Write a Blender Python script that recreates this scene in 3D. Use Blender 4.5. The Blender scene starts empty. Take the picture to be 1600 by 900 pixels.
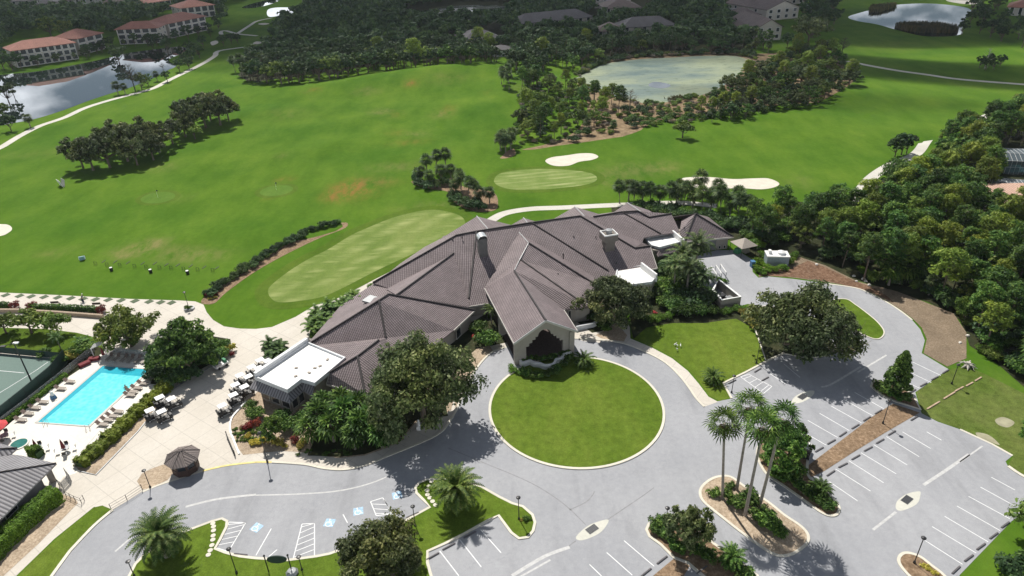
import bpy, bmesh, math, random
import numpy as np
from mathutils import Vector, Matrix
from mathutils.geometry import tessellate_polygon

random.seed(7)
RNG = np.random.default_rng(11)
SC = bpy.context.scene
COL = SC.collection
PI = math.pi

# ------------------------------------------------------------------ camera
FPX, PITCH, ROLL, CH = 1067.0, 0.5122193512437642, -0.03078578144972444, 67.27
_cp, _sp, _cr, _sr = math.cos(PITCH), math.sin(PITCH), math.cos(ROLL), math.sin(ROLL)
FWD = np.array([0, _cp, -_sp]); _R0 = np.array([1, 0, 0]); _U0 = np.array([0, _sp, _cp])
RIGHT = _cr * _R0 + _sr * _U0
UP = -_sr * _R0 + _cr * _U0

def ray(px, py):
    return FWD * FPX + RIGHT * (px - 800) + UP * (450 - py)

def G(px, py, z=0.0):
    """point of the place, at height z, seen at photo pixel (px, py)"""
    d = ray(px, py); t = (z - CH) / d[2]
    return (d[0] * t, d[1] * t, z)

def plane(p0, az, pitch):
    a = math.radians(az); t = math.tan(math.radians(pitch))
    n = np.array([math.cos(a) * t, math.sin(a) * t, 1.0])
    return n, float(n @ np.array(p0))

def hit(px, py, pl):
    n, k = pl; d = ray(px, py); o = np.array([0, 0, CH])
    t = (k - n @ o) / (n @ d)
    return tuple(o + d * t)

cam = bpy.data.cameras.new('camera'); camo = bpy.data.objects.new('camera', cam)
COL.objects.link(camo)
M3 = Matrix((RIGHT, UP, -FWD)).transposed()
camo.matrix_world = Matrix.Translation((0, 0, CH)) @ M3.to_4x4()
cam.sensor_width = 36.0; cam.lens = 36.0 * FPX / 1600.0
cam.clip_start = 0.5; cam.clip_end = 20000
SC.camera = camo

# ------------------------------------------------------------------ light
SUN_EL, SUN_AZ = 54.0, 113.0
w = bpy.data.worlds.new("World"); SC.world = w; w.use_nodes = True
nt = w.node_tree; nt.nodes.clear()
N = nt.nodes.new
wo = N('ShaderNodeOutputWorld'); bg = N('ShaderNodeBackground'); sky = N('ShaderNodeTexSky')
sky.sky_type = 'NISHITA'; sky.sun_disc = False
sky.sun_elevation = math.radians(SUN_EL)
sky.sun_rotation = math.radians(90 - SUN_AZ)
sky.air_density = 1.0; sky.dust_density = 1.0; sky.ozone_density = 1.5
# white fair-weather clouds in the sky
tc = N('ShaderNodeTexCoord'); mp = N('ShaderNodeMapping'); mp.inputs['Scale'].default_value = (1, 1, 2.6)
nz = N('ShaderNodeTexNoise'); nz.inputs['Scale'].default_value = 3.2; nz.inputs['Detail'].default_value = 7; nz.inputs['Roughness'].default_value = .55
rp = N('ShaderNodeValToRGB'); rp.color_ramp.elements[0].position = .43; rp.color_ramp.elements[1].position = .60
mx = N('ShaderNodeMixRGB'); hz = N('ShaderNodeSeparateXYZ'); lr = N('ShaderNodeValToRGB'); lr.color_ramp.elements[0].position = .20; lr.color_ramp.elements[0].color = (58, 60, 63, 1); lr.color_ramp.elements[1].position = .34; lr.color_ramp.elements[1].color = (4.5, 4.8, 5.2, 1)
L = nt.links.new
L(tc.outputs['Generated'], mp.inputs['Vector']); L(mp.outputs[0], nz.inputs['Vector'])
L(nz.outputs['Fac'], rp.inputs['Fac']); L(rp.outputs['Color'], mx.inputs['Fac'])
L(tc.outputs['Generated'], hz.inputs[0]); L(hz.outputs['Z'], lr.inputs['Fac']); L(lr.outputs[0], mx.inputs['Color2']); L(sky.outputs[0], mx.inputs['Color1']); L(mx.outputs[0], bg.inputs['Color'])
bg.inputs['Strength'].default_value = 0.05
L(bg.outputs[0], wo.inputs['Surface'])
sl = bpy.data.lights.new('sun', 'SUN'); sl.energy = 5.0; sl.angle = math.radians(.53); sl.color = (1, .955, .88)
so = bpy.data.objects.new('sun', sl); COL.objects.link(so)
el, az = math.radians(SUN_EL), math.radians(SUN_AZ)
sd = Vector((math.cos(el) * math.cos(az), math.cos(el) * math.sin(az), math.sin(el)))
so.rotation_euler = sd.to_track_quat('Z', 'Y').to_euler()
so.location = (0, 0, 200)
SC.view_settings.view_transform = 'Standard'; SC.view_settings.look = 'None'
SC.view_settings.gamma = 1; SC.view_settings.exposure = 0.19
SC.view_settings.use_curve_mapping = False
SC.cycles.max_bounces = 6; SC.cycles.diffuse_bounces = 2; SC.cycles.glossy_bounces = 2
SC.cycles.transmission_bounces = 3; SC.cycles.transparent_max_bounces = 8; SC.cycles.volume_bounces = 0
SC.cycles.caustics_reflective = False; SC.cycles.caustics_refractive = False

# ------------------------------------------------------------------ materials
MATS = {}
def _mat(name):
    m = bpy.data.materials.new(name); m.use_nodes = True
    nt = m.node_tree; b = nt.nodes['Principled BSDF']
    MATS[name] = m
    return m, nt, b

def _noise(nt, scale, detail=4, rough=.55, coord='Object', scl=(1, 1, 1), rotz=0.0):
    tc = nt.nodes.new('ShaderNodeTexCoord'); mp = nt.nodes.new('ShaderNodeMapping')
    mp.inputs['Scale'].default_value = scl; mp.inputs['Rotation'].default_value = (0, 0, rotz)
    n = nt.nodes.new('ShaderNodeTexNoise'); n.inputs['Scale'].default_value = scale
    n.inputs['Detail'].default_value = detail; n.inputs['Roughness'].default_value = rough
    nt.links.new(tc.outputs[coord], mp.inputs['Vector']); nt.links.new(mp.outputs[0], n.inputs['Vector'])
    return n

def _ramp(nt, src, stops):
    r = nt.nodes.new('ShaderNodeValToRGB'); e = r.color_ramp.elements
    e[0].position, e[0].color = stops[0][0], (*stops[0][1], 1)
    e[1].position, e[1].color = stops[-1][0], (*stops[-1][1], 1)
    for p, c in stops[1:-1]:
        k = e.new(p); k.color = (*c, 1)
    nt.links.new(src, r.inputs['Fac']); return r

def _mix(nt, a, b, fac, mode='MIX'):
    m = nt.nodes.new('ShaderNodeMixRGB'); m.blend_type = mode
    for s, v in (('Color1', a), ('Color2', b), ('Fac', fac)):
        if isinstance(v, (int, float)): m.inputs[s].default_value = v
        elif isinstance(v, tuple): m.inputs[s].default_value = (*v, 1)
        else: nt.links.new(v, m.inputs[s])
    return m.outputs[0]

def _math(nt, op, a, b=None):
    m = nt.nodes.new('ShaderNodeMath'); m.operation = op
    for i, v in enumerate((a, b)):
        if v is None: continue
        if isinstance(v, (int, float)): m.inputs[i].default_value = v
        else: nt.links.new(v, m.inputs[i])
    return m.outputs[0]

def _bump(nt, b, h, strength, dist=.05):
    bp = nt.nodes.new('ShaderNodeBump'); bp.inputs['Strength'].default_value = strength
    bp.inputs['Distance'].default_value = dist
    nt.links.new(h, bp.inputs['Height']); nt.links.new(bp.outputs[0], b.inputs['Normal'])

def flat(name, c, rough=.6, var=.12, scale=3.0, metal=0.0, spec=.5):
    m, nt, b = _mat(name)
    n = _noise(nt, scale)
    lo = tuple(x * (1 - var) for x in c); hi = tuple(min(1, x * (1 + var)) for x in c)
    r = _ramp(nt, n.outputs['Fac'], [(.3, lo), (.7, hi)])
    nt.links.new(r.outputs[0], b.inputs['Base Color'])
    b.inputs['Roughness'].default_value = rough; b.inputs['Metallic'].default_value = metal
    b.inputs['Specular IOR Level'].default_value = spec
    return m

def grass_mat(name, base, alt, dry=(.30, .24, .10), wear=(.36, .17, .06), stripes=None, attr=False, fine=.16):
    m, nt, b = _mat(name)
    n1 = _noise(nt, .035, 5, .6); n2 = _noise(nt, .9, 6, .7); n3 = _noise(nt, 6.0, 3, .7); n4 = _noise(nt, .13, 6, .65, scl=(1, .4, 1), rotz=.35)
    r1 = _ramp(nt, n1.outputs['Fac'], [(.35, base), (.65, alt)])
    c = _mix(nt, r1.outputs[0], _ramp(nt, n4.outputs['Fac'], [(.3, (.76, .83, .72)), (.5, (1, 1, 1)), (.72, (1.28, 1.14, 1.35))]).outputs[0], 1., 'MULTIPLY')
    g = _ramp(nt, n2.outputs['Fac'], [(.3, (1 - fine,) * 3), (.7, (1 + fine,) * 3)])
    c = _mix(nt, c, g.outputs[0], 1.0, 'MULTIPLY')
    g = _ramp(nt, n3.outputs['Fac'], [(.3, (1 - fine,) * 3), (.7, (1 + fine,) * 3)])
    c = _mix(nt, c, g.outputs[0], 1.0, 'MULTIPLY')
    if stripes:
        ang, width, amp, col = stripes
        tc = nt.nodes.new('ShaderNodeTexCoord'); mp = nt.nodes.new('ShaderNodeMapping')
        mp.inputs['Rotation'].default_value = (0, 0, -ang)
        wv = nt.nodes.new('ShaderNodeTexWave'); wv.bands_direction = 'Y'
        wv.inputs['Scale'].default_value = 2 * PI / 20 / width; wv.inputs['Distortion'].default_value = 3.0
        wv.inputs['Detail'].default_value = 2; wv.inputs['Detail Scale'].default_value = .35
        nt.links.new(tc.outputs['Object'], mp.inputs['Vector']); nt.links.new(mp.outputs[0], wv.inputs['Vector'])
        nb = _noise(nt, .42, 5, .65, scl=(.16, 1, 1), rotz=-ang)
        f = _math(nt, 'MULTIPLY', wv.outputs['Fac'], _ramp(nt, nb.outputs['Fac'], [(.44, (0,) * 3), (.66, (1,) * 3)]).outputs[0])
        f = _math(nt, 'MULTIPLY', f, amp)
        c = _mix(nt, c, col, f)
    if attr:
        for nm, cc in (('dry', dry), ('wear', wear)):
            a = nt.nodes.new('ShaderNodeAttribute'); a.attribute_name = nm
            nn = _noise(nt, .35, 6, .75, scl=(1, .45, 1), rotz=.5)
            rr = _ramp(nt, nn.outputs['Fac'], [(.38, (0,) * 3), (.62, (1,) * 3)])
            f = _math(nt, 'MULTIPLY', a.outputs['Fac'], rr.outputs[0])
            c = _mix(nt, c, cc, f)
    nt.links.new(c, b.inputs['Base Color'])
    b.inputs['Roughness'].default_value = .95; b.inputs['Specular IOR Level'].default_value = .03
    _bump(nt, b, n3.outputs['Fac'], .5, .06)
    return m

GR = grass_mat('range_grass', (.056, .128, .011), (.090, .165, .016), dry=(.20, .19, .07), wear=(.24, .13, .04), attr=True, fine=.10)
LAWN = grass_mat('lawn_grass', (.084, .140, .016), (.118, .168, .024), fine=.24)
LAWN2 = grass_mat('verge_grass', (.062, .110, .012), (.085, .128, .018), fine=.24)
GREEN = grass_mat('putting_turf', (.135, .195, .045), (.165, .220, .06), stripes=(.98, 5.2, .62, (.36, .39, .16)), fine=.10)
GREEN2 = grass_mat('far_putting_turf', (.14, .21, .05), (.17, .23, .065), stripes=(.25, 2.6, .7, (.40, .42, .20)), fine=.08)
COLLAR = grass_mat('collar_turf', (.070, .125, .014), (.09, .145, .02), fine=.12)
TGT = grass_mat('target_turf', (.085, .165, .025), (.10, .175, .03), fine=.10)

def asphalt():
    m, nt, b = _mat('asphalt')
    n1 = _noise(nt, .07, 6, .6); n2 = _noise(nt, 1.3, 6, .7); n3 = _noise(nt, 14, 3, .8)
    n4 = _noise(nt, .3, 4, .6, scl=(1, .18, 1), rotz=.6)
    c = _ramp(nt, n1.outputs['Fac'], [(.3, (.295, .303, .325)), (.7, (.355, .361, .380))]).outputs[0]
    c = _mix(nt, c, _ramp(nt, n2.outputs['Fac'], [(.25, (.90,) * 3), (.75, (1.08,) * 3)]).outputs[0], 1., 'MULTIPLY')
    c = _mix(nt, c, _ramp(nt, n3.outputs['Fac'], [(.25, (.88,) * 3), (.75, (1.12,) * 3)]).outputs[0], 1., 'MULTIPLY')
    c = _mix(nt, c, _ramp(nt, n4.outputs['Fac'], [(.28, (.80,) * 3), (.46, (1.,) * 3), (.70, (1.07,) * 3)]).outputs[0], .8, 'MULTIPLY')
    v = nt.nodes.new('ShaderNodeTexVoronoi'); v.feature = 'DISTANCE_TO_EDGE'; v.inputs['Scale'].default_value = .085
    tc = nt.nodes.new('ShaderNodeTexCoord'); nw = _noise(nt, .35, 5, .7)
    vm = nt.nodes.new('ShaderNodeVectorMath'); vm.operation = 'MULTIPLY_ADD'
    vm.inputs[1].default_value = (5, 5, 0)
    nt.links.new(nw.outputs['Color'], vm.inputs[0]); nt.links.new(tc.outputs['Object'], vm.inputs[2])
    nt.links.new(vm.outputs[0], v.inputs['Vector'])
    cr = _ramp(nt, v.outputs['Distance'], [(0.0, (.85,) * 3), (.006, (1,) * 3)])
    c = _mix(nt, c, cr.outputs[0], .55, 'MULTIPLY')
    nt.links.new(c, b.inputs['Base Color']); b.inputs['Roughness'].default_value = .85
    b.inputs['Specular IOR Level'].default_value = .25
    _bump(nt, b, n3.outputs['Fac'], .3, .02); return m
ASPH = asphalt()

def concrete(name, c0, c1, joint=3.0, jang=.95, jd=.80):
    m, nt, b = _mat(name)
    n1 = _noise(nt, .12, 5, .6); n2 = _noise(nt, 2.2, 6, .7)
    c = _ramp(nt, n1.outputs['Fac'], [(.3, c0), (.7, c1)]).outputs[0]
    c = _mix(nt, c, _ramp(nt, n2.outputs['Fac'], [(.25, (.90,) * 3), (.75, (1.06,) * 3)]).outputs[0], 1., 'MULTIPLY')
    if joint:
        tc = nt.nodes.new('ShaderNodeTexCoord'); mp = nt.nodes.new('ShaderNodeMapping')
        mp.inputs['Rotation'].default_value = (0, 0, -jang)
        br = nt.nodes.new('ShaderNodeTexBrick'); br.offset = 0; br.inputs['Scale'].default_value = 1
        br.inputs['Brick Width'].default_value = joint; br.inputs['Row Height'].default_value = joint
        br.inputs['Mortar Size'].default_value = .05; br.inputs['Color1'].default_value = (1, 1, 1, 1)
        br.inputs['Color2'].default_value = (.965, .96, .95, 1); br.inputs['Mortar'].default_value = (jd, jd, jd, 1)
        nt.links.new(tc.outputs['Object'], mp.inputs['Vector']); nt.links.new(mp.outputs[0], br.inputs['Vector'])
        c = _mix(nt, c, br.outputs['Color'], 1., 'MULTIPLY')
    nt.links.new(c, b.inputs['Base Color']); b.inputs['Roughness'].default_value = .8
    b.inputs['Specular IOR Level'].default_value = .25
    return m
CONC = concrete('plaza_concrete', (.54, .50, .44), (.62, .58, .52), 3.2)
DECK = concrete('pool_deck_concrete', (.72, .69, .63), (.79, .765, .71), 1.6, .95, .93)
KERBM = concrete('kerb_concrete', (.58, .55, .47), (.70, .66, .56), 0)
PATHM = concrete('cart_path_concrete', (.50, .48, .43), (.60, .58, .52), 3.0, .4, .85)
APRON = concrete('drain_apron_concrete', (.52, .52, .46), (.60, .59, .53), 0)
SAND = flat('bunker_sand', (.60, .555, .47), .9, .08, .5)
PATCHY = grass_mat('patchy_lawn', (.080, .122, .022), (.150, .170, .055), fine=.3)
SANDY = flat('bare_sand', (.30, .285, .19), .9, .2, .8)
PAINT = flat('white_road_paint', (.74, .75, .76), .6, .10, 2)
BLUEP = flat('blue_road_paint', (.28, .45, .62), .6, .22, 3)
YELP = flat('yellow_kerb_paint', (.60, .50, .16), .6, .25, 1)

def mulch(name, c0, c1, c2, sc=2.2):
    m, nt, b = _mat(name)
    n1 = _noise(nt, sc, 6, .8); n2 = _noise(nt, .35, 4, .6)
    c = _ramp(nt, n1.outputs['Fac'], [(.28, c0), (.5, c1), (.72, c2)]).outputs[0]
    c = _mix(nt, c, _ramp(nt, n2.outputs['Fac'], [(.3, (.8,) * 3), (.7, (1.15,) * 3)]).outputs[0], 1., 'MULTIPLY')
    nt.links.new(c, b.inputs['Base Color']); b.inputs['Roughness'].default_value = .95
    b.inputs['Specular IOR Level'].default_value = .1
    _bump(nt, b, n1.outputs['Fac'], .8, .12); return m
MULCH = mulch('pine_mulch', (.10, .065, .04), (.24, .165, .105), (.42, .31, .21))
CHIPS = mulch('wood_chip_litter', (.12, .09, .06), (.22, .17, .12), (.34, .275, .20), 3.5)
STONE = mulch('pebble_bed', (.22, .17, .12), (.42, .33, .24), (.62, .52, .40), 3)
DIRT = mulch('scrub_dirt', (.11, .085, .05), (.23, .165, .10), (.34, .27, .17), .5)
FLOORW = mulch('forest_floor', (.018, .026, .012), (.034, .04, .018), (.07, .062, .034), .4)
DEBRIS = mulch('fallen_bark_litter', (.06, .035, .02), (.17, .10, .065), (.34, .24, .17), 1.6)

def water(name, col, rough=.03, bump=.05, sc=1.2):
    m, nt, b = _mat(name)
    b.inputs['Base Color'].default_value = (*col, 1); b.inputs['Roughness'].default_value = rough
    b.inputs['IOR'].default_value = 1.6; b.inputs['Specular IOR Level'].default_value = .9
    n = _noise(nt, sc, 3, .5); _bump(nt, b, n.outputs['Fac'], bump, .05); return m
WATER = water('lake_water', (.012, .02, .018), .02, .03, .5)

def algae(name, water_amt=.0):
    m, nt, b = _mat(name)
    n1 = _noise(nt, .045, 6, .6, scl=(.5, 1, 1)); n2 = _noise(nt, .5, 6, .75, scl=(.4, 1, 1))
    c = _ramp(nt, n1.outputs['Fac'], [(.28, (.06, .11, .12)), (.42, (.15, .20, .17)), (.58, (.25, .29, .19)), (.75, (.14, .18, .14))]).outputs[0]
    d = _ramp(nt, n2.outputs['Fac'], [(.33, (.35, .42, .36)), (.46, (1,) * 3)])
    c = _mix(nt, c, d.outputs[0], 1., 'MULTIPLY')
    nt.links.new(c, b.inputs['Base Color'])
    r = _ramp(nt, n1.outputs['Fac'], [(.3, (.34,) * 3), (.6, (.7,) * 3)]); nt.links.new(r.outputs[0], b.inputs['Roughness']); b.inputs['Specular IOR Level'].default_value = .22
    return m
ALGAE = algae('algae_covered_water')

def marsh():
    m, nt, b = _mat('marsh_water')
    n = _noise(nt, .06, 7, .75, scl=(.5, 1.3, 1))
    r = _ramp(nt, n.outputs['Fac'], [(.44, (.035, .05, .025)), (.52, (.012, .02, .018))]); nt.links.new(r.outputs[0], b.inputs['Base Color'])
    q = _ramp(nt, n.outputs['Fac'], [(.46, (.9,) * 3), (.53, (.03,) * 3)]); nt.links.new(q.outputs[0], b.inputs['Roughness'])
    return m
MARSH = marsh()

def poolwater():
    m, nt, b = _mat('pool_water')
    n = _noise(nt, 1.5, 5, .7); v = nt.nodes.new('ShaderNodeTexVoronoi'); v.feature = 'SMOOTH_F1'; v.inputs['Scale'].default_value = 1.8
    tc = nt.nodes.new('ShaderNodeTexCoord'); nt.links.new(tc.outputs['Object'], v.inputs['Vector'])
    c = _ramp(nt, v.outputs['Distance'], [(.2, (.115, .63, .70)), (.75, (.20, .74, .80))]).outputs[0]  # caustic light painted into the water colour as a paler cell pattern
    c = _mix(nt, c, _ramp(nt, n.outputs['Fac'], [(.3, (.93,) * 3), (.7, (1.05,) * 3)]).outputs[0], 1., 'MULTIPLY')
    nt.links.new(c, b.inputs['Base Color']); b.inputs['Roughness'].default_value = .08; b.inputs['IOR'].default_value = 1.33
    _bump(nt, b, n.outputs['Fac'], .25, .05); return m
POOLW = poolwater()
POOLD = flat('pool_deep_tile', (.02, .30, .42), .15, .06, 2)
SPAW = flat('spa_water', (.035, .17, .15), .1, .2, 2)

def leaf(name, c0, c1, c2, trans=.25, rough=.55):
    m, nt, b = _mat(name)
    g = nt.nodes.new('ShaderNodeNewGeometry'); oi = nt.nodes.new('ShaderNodeObjectInfo')
    r = _ramp(nt, g.outputs['Random Per Island'], [(0, c0), (.55, c1), (1, c2)])
    hs = nt.nodes.new('ShaderNodeHueSaturation')
    pn = nt.nodes.new('ShaderNodeTexNoise'); pn.inputs['Scale'].default_value = .11; pn.inputs['Detail'].default_value = 3; nt.links.new(g.outputs['Position'], pn.inputs['Vector'])
    pr_ = _ramp(nt, pn.outputs['Fac'], [(.32, (.62, .68, .75)), (.5, (1, 1, 1)), (.68, (1.45, 1.30, 1.0))])
    nt.links.new(_mix(nt, r.outputs[0], pr_.outputs[0], 1., 'MULTIPLY'), hs.inputs['Color'])
    v = _math(nt, 'ADD', _math(nt, 'MULTIPLY', oi.outputs['Random'], .5), .75); nt.links.new(v, hs.inputs['Value'])
    h = _math(nt, 'ADD', _math(nt, 'MULTIPLY', oi.outputs['Random'], .022), .491); nt.links.new(h, hs.inputs['Hue'])
    nt.links.new(hs.outputs[0], b.inputs['Base Color'])
    b.inputs['Roughness'].default_value = rough; b.inputs['Specular IOR Level'].default_value = .14
    t = nt.nodes.new('ShaderNodeBsdfTranslucent'); nt.links.new(hs.outputs[0], t.inputs['Color'])
    ms = nt.nodes.new('ShaderNodeMixShader'); ms.inputs['Fac'].default_value = trans
    nt.links.new(b.outputs[0], ms.inputs[1]); nt.links.new(t.outputs[0], ms.inputs[2])
    nt.links.new(ms.outputs[0], nt.nodes['Material Output'].inputs['Surface'])
    return m
L_OAK = leaf('oak_leaf', (.036, .056, .018), (.088, .122, .042), (.22, .25, .12))
L_OAKB = leaf('bright_oak_leaf', (.07, .12, .02), (.13, .20, .035), (.27, .33, .09))
L_DARK = leaf('dark_wood_leaf', (.030, .062, .024), (.056, .104, .038), (.10, .16, .056))
L_PINE = leaf('pine_needle', (.028, .070, .016), (.072, .152, .030), (.18, .27, .06))
L_PINEY = leaf('yellow_pine_needle', (.11, .17, .025), (.17, .235, .035), (.26, .31, .06))
L_PALM = leaf('date_palm_leaf', (.035, .080, .018), (.075, .135, .030), (.17, .23, .07))
L_SABAL = leaf('sabal_leaf', (.022, .05, .016), (.062, .108, .032), (.19, .24, .10))
L_BUSH = leaf('shrub_leaf', (.022, .058, .010), (.058, .125, .020), (.20, .31, .07))
L_HEDGE = leaf('hedge_leaf', (.060, .125, .012), (.105, .20, .020), (.17, .28, .04))
L_GRASSY = leaf('grassy_leaf', (.13, .20, .025), (.19, .27, .035), (.27, .34, .07))
L_RED = leaf('red_cordyline_leaf', (.08, .012, .014), (.17, .025, .025), (.26, .06, .05))
L_YEL = leaf('croton_leaf', (.20, .19, .03), (.35, .32, .06), (.5, .42, .14))
L_DRY = leaf('dry_frond', (.13, .09, .045), (.22, .16, .08), (.33, .26, .15), .15)
L_DEAD = leaf('bare_twig', (.13, .10, .075), (.21, .17, .13), (.30, .26, .21), .0)
L_REED = leaf('marsh_reed', (.06, .07, .03), (.11, .10, .05), (.17, .14, .07))
BARK = flat('bark', (.135, .105, .08), .9, .3, 4)
BARKG = flat('grey_palm_bark', (.27, .235, .20), .9, .2, 5)
BARKD = flat('dark_bark', (.075, .06, .05), .9, .3, 4)
DEADW = flat('bleached_wood', (.42, .39, .35), .8, .2, 3)

def tiles(name, c, cd, ribw=.33, course=.42, blotch=(.85, 1.12), ribd=.62, metal=False):
    m, nt, b = _mat(name)
    uv = nt.nodes.new('ShaderNodeUVMap'); uv.uv_map = 'UVMap'
    sx = nt.nodes.new('ShaderNodeSeparateXYZ'); nt.links.new(uv.outputs[0], sx.inputs[0])
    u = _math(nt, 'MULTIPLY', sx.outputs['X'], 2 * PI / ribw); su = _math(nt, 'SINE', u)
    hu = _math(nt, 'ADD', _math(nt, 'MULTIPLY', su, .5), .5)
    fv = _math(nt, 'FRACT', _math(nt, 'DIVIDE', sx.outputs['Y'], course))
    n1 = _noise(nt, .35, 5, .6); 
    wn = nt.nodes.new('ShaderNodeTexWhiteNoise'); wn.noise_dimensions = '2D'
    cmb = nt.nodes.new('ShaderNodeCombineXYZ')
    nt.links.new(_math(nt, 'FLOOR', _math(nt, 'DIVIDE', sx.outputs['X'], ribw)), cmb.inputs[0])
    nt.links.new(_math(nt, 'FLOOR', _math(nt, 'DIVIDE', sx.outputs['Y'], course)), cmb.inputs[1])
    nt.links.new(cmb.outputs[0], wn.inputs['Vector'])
    cc = _mix(nt, cd, c, _ramp(nt, hu, [(.05, (0,) * 3), (.5, (1,) * 3)]).outputs[0])  # shade of the rib grooves painted into the colour, besides the bump
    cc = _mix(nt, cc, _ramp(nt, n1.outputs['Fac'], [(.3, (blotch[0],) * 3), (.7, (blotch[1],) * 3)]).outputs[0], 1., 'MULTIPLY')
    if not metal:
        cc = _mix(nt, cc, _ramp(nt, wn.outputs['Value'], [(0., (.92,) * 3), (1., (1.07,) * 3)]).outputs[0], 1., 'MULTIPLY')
        cc = _mix(nt, cc, _ramp(nt, fv, [(.0, (.30,) * 3), (.16, (.36,) * 3), (.3, (1.,) * 3)]).outputs[0], ribd, 'MULTIPLY')  # course edges darkened in the colour the same way
    nt.links.new(cc, b.inputs['Base Color']); b.inputs['Roughness'].default_value = .5 if metal else .7
    b.inputs['Specular IOR Level'].default_value = .4
    h = _math(nt, 'ADD', hu, _math(nt, 'MULTIPLY', fv, -.5) if not metal else 0.0)
    _bump(nt, b, h, 1.0, .06)
    return m
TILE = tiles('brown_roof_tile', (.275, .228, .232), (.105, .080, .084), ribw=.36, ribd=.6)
TILEG = tiles('grey_standing_rib_tile', (.27, .262, .275), (.075, .072, .08), ribw=.5, course=50, metal=True)
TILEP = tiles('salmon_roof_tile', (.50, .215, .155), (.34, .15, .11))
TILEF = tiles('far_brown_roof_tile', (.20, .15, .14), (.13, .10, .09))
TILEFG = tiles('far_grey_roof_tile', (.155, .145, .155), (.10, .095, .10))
CAPM = flat('shade_dark_ridge_tile', (.030, .024, .025), .7, .2, 2)  # dark cap tiles; near-black because their shadow side is put into the colour
CAPL = flat('pale_valley_metal', (.42, .42, .42), .45, .1, 2)
WALL = flat('taupe_stucco', (.33, .30, .265), .85, .06, 1.5)
WALLD = flat('grey_stucco', (.20, .20, .205), .85, .06, 1.5)
TRIM = flat('trim_paint', (.50, .475, .44), .7, .06, 2)
WHITE = flat('white_paint', (.78, .78, .77), .5, .05, 2)
MEMB = flat('white_roof_membrane', (.80, .80, .78), .6, .05, .7)
PARAP = flat('pale_parapet', (.62, .64, .66), .6, .06, 1)
CREAM = flat('cream_stucco', (.50, .46, .41), .85, .06, .6)
FWALL = flat('pale_house_stucco', (.42, .40, .38), .85, .06, .6)
DGLASS = flat('dark_glass', (.022, .028, .034), .08, .2, 1)
SCREEN = flat('dark_screen_mesh', (.05, .055, .06), .6, .2, 1)
BLACK = flat('black_plastic', (.018, .018, .02), .45, .2, 3)
BLACKM = flat('black_metal', (.02, .02, .022), .4, .2, 3)
GREYM = flat('grey_metal', (.30, .31, .32), .4, .1, 3, metal=.4)
GALV = flat('galvanised_steel', (.50, .52, .53), .35, .1, 3, metal=.6)
COURT = concrete('tennis_court_surface', (.125, .185, .165), (.145, .21, .185), 0)
SCRN = flat('green_windscreen', (.018, .040, .035), .7, .2, 2)
MAROON = flat('maroon_canvas', (.16, .018, .022), .8, .15, 3)
REDC = flat('red_canvas', (.50, .04, .045), .8, .12, 3)
TAN = flat('tan_sling_fabric', (.33, .29, .25), .8, .12, 3)
WOODD = flat('dark_wood', (.055, .03, .024), .7, .25, 3)
SHING = flat('brown_shingle', (.20, .165, .15), .85, .2, 4)
MAT = flat('tee_mat_turf', (.075, .105, .055), .9, .15, 4)
BRICKW = flat('retaining_wall_block', (.33, .26, .19), .9, .2, 3)
STOP = flat('concrete_wheel_stop_weathered', (.105, .10, .105), .9, .2, 3)
IRON = flat('cast_iron_grate', (.085, .09, .10), .6, .2, 6)
SKIN = flat('skin', (.45, .27, .19), .6, .05, 3)
NAVY = flat('navy_cloth', (.02, .03, .07), .9, .1, 3)
TEAL = flat('teal_cloth', (.07, .20, .19), .9, .1, 3)
HAIR = flat('dark_hair', (.03, .02, .015), .7, .1, 3)
GREENC = flat('green_cart_cover', (.06, .25, .12), .7, .2, 3)
BLUEC = flat('blue_plastic', (.05, .16, .32), .5, .1, 3)
REDF = leaf('red_flower', (.4, .02, .03), (.6, .04, .05), (.7, .15, .15), .1)
FRAMEB = flat('bronze_aluminium', (.32, .33, .34), .4, .05, 3)

# ------------------------------------------------------------------ objects
def tag(o, label=None, cat=None, group=None, kind=None):
    if label: o['label'] = label
    if cat: o['category'] = cat
    if group: o['group'] = group
    if kind: o['kind'] = kind
    return o

def mk(name, verts, faces, m, parent=None, smooth=False, uv=None):
    me = bpy.data.meshes.new(name); me.from_pydata([tuple(v) for v in verts], [], faces)
    if not isinstance(m, (list, tuple)): m = [m]
    for x in m: me.materials.append(x)
    if smooth: me.shade_smooth()
    o = bpy.data.objects.new(name, me); COL.objects.link(o)
    if parent is not None: o.parent = parent
    return o

def empty(name, loc, rz=0.0, label=None, cat=None, group=None, kind=None):
    o = bpy.data.objects.new(name, None); COL.objects.link(o)
    o.location = loc; o.rotation_euler = (0, 0, rz); o.empty_display_size = .3
    return tag(o, label, cat, group, kind)

def copy_tree(o, loc, rz, scale=None, label=None, group=None):
    r = o.copy(); COL.objects.link(r); r.location = loc; r.rotation_euler = (0, 0, rz)
    if scale is not None: r.scale = scale if isinstance(scale, tuple) else (scale,) * 3
    if label: r['label'] = label
    if group: r['group'] = group
    for ch in o.children:
        c = ch.copy(); COL.objects.link(c); c.parent = r
        for gch in ch.children:
            d = gch.copy(); COL.objects.link(d); d.parent = c
    return r

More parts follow.
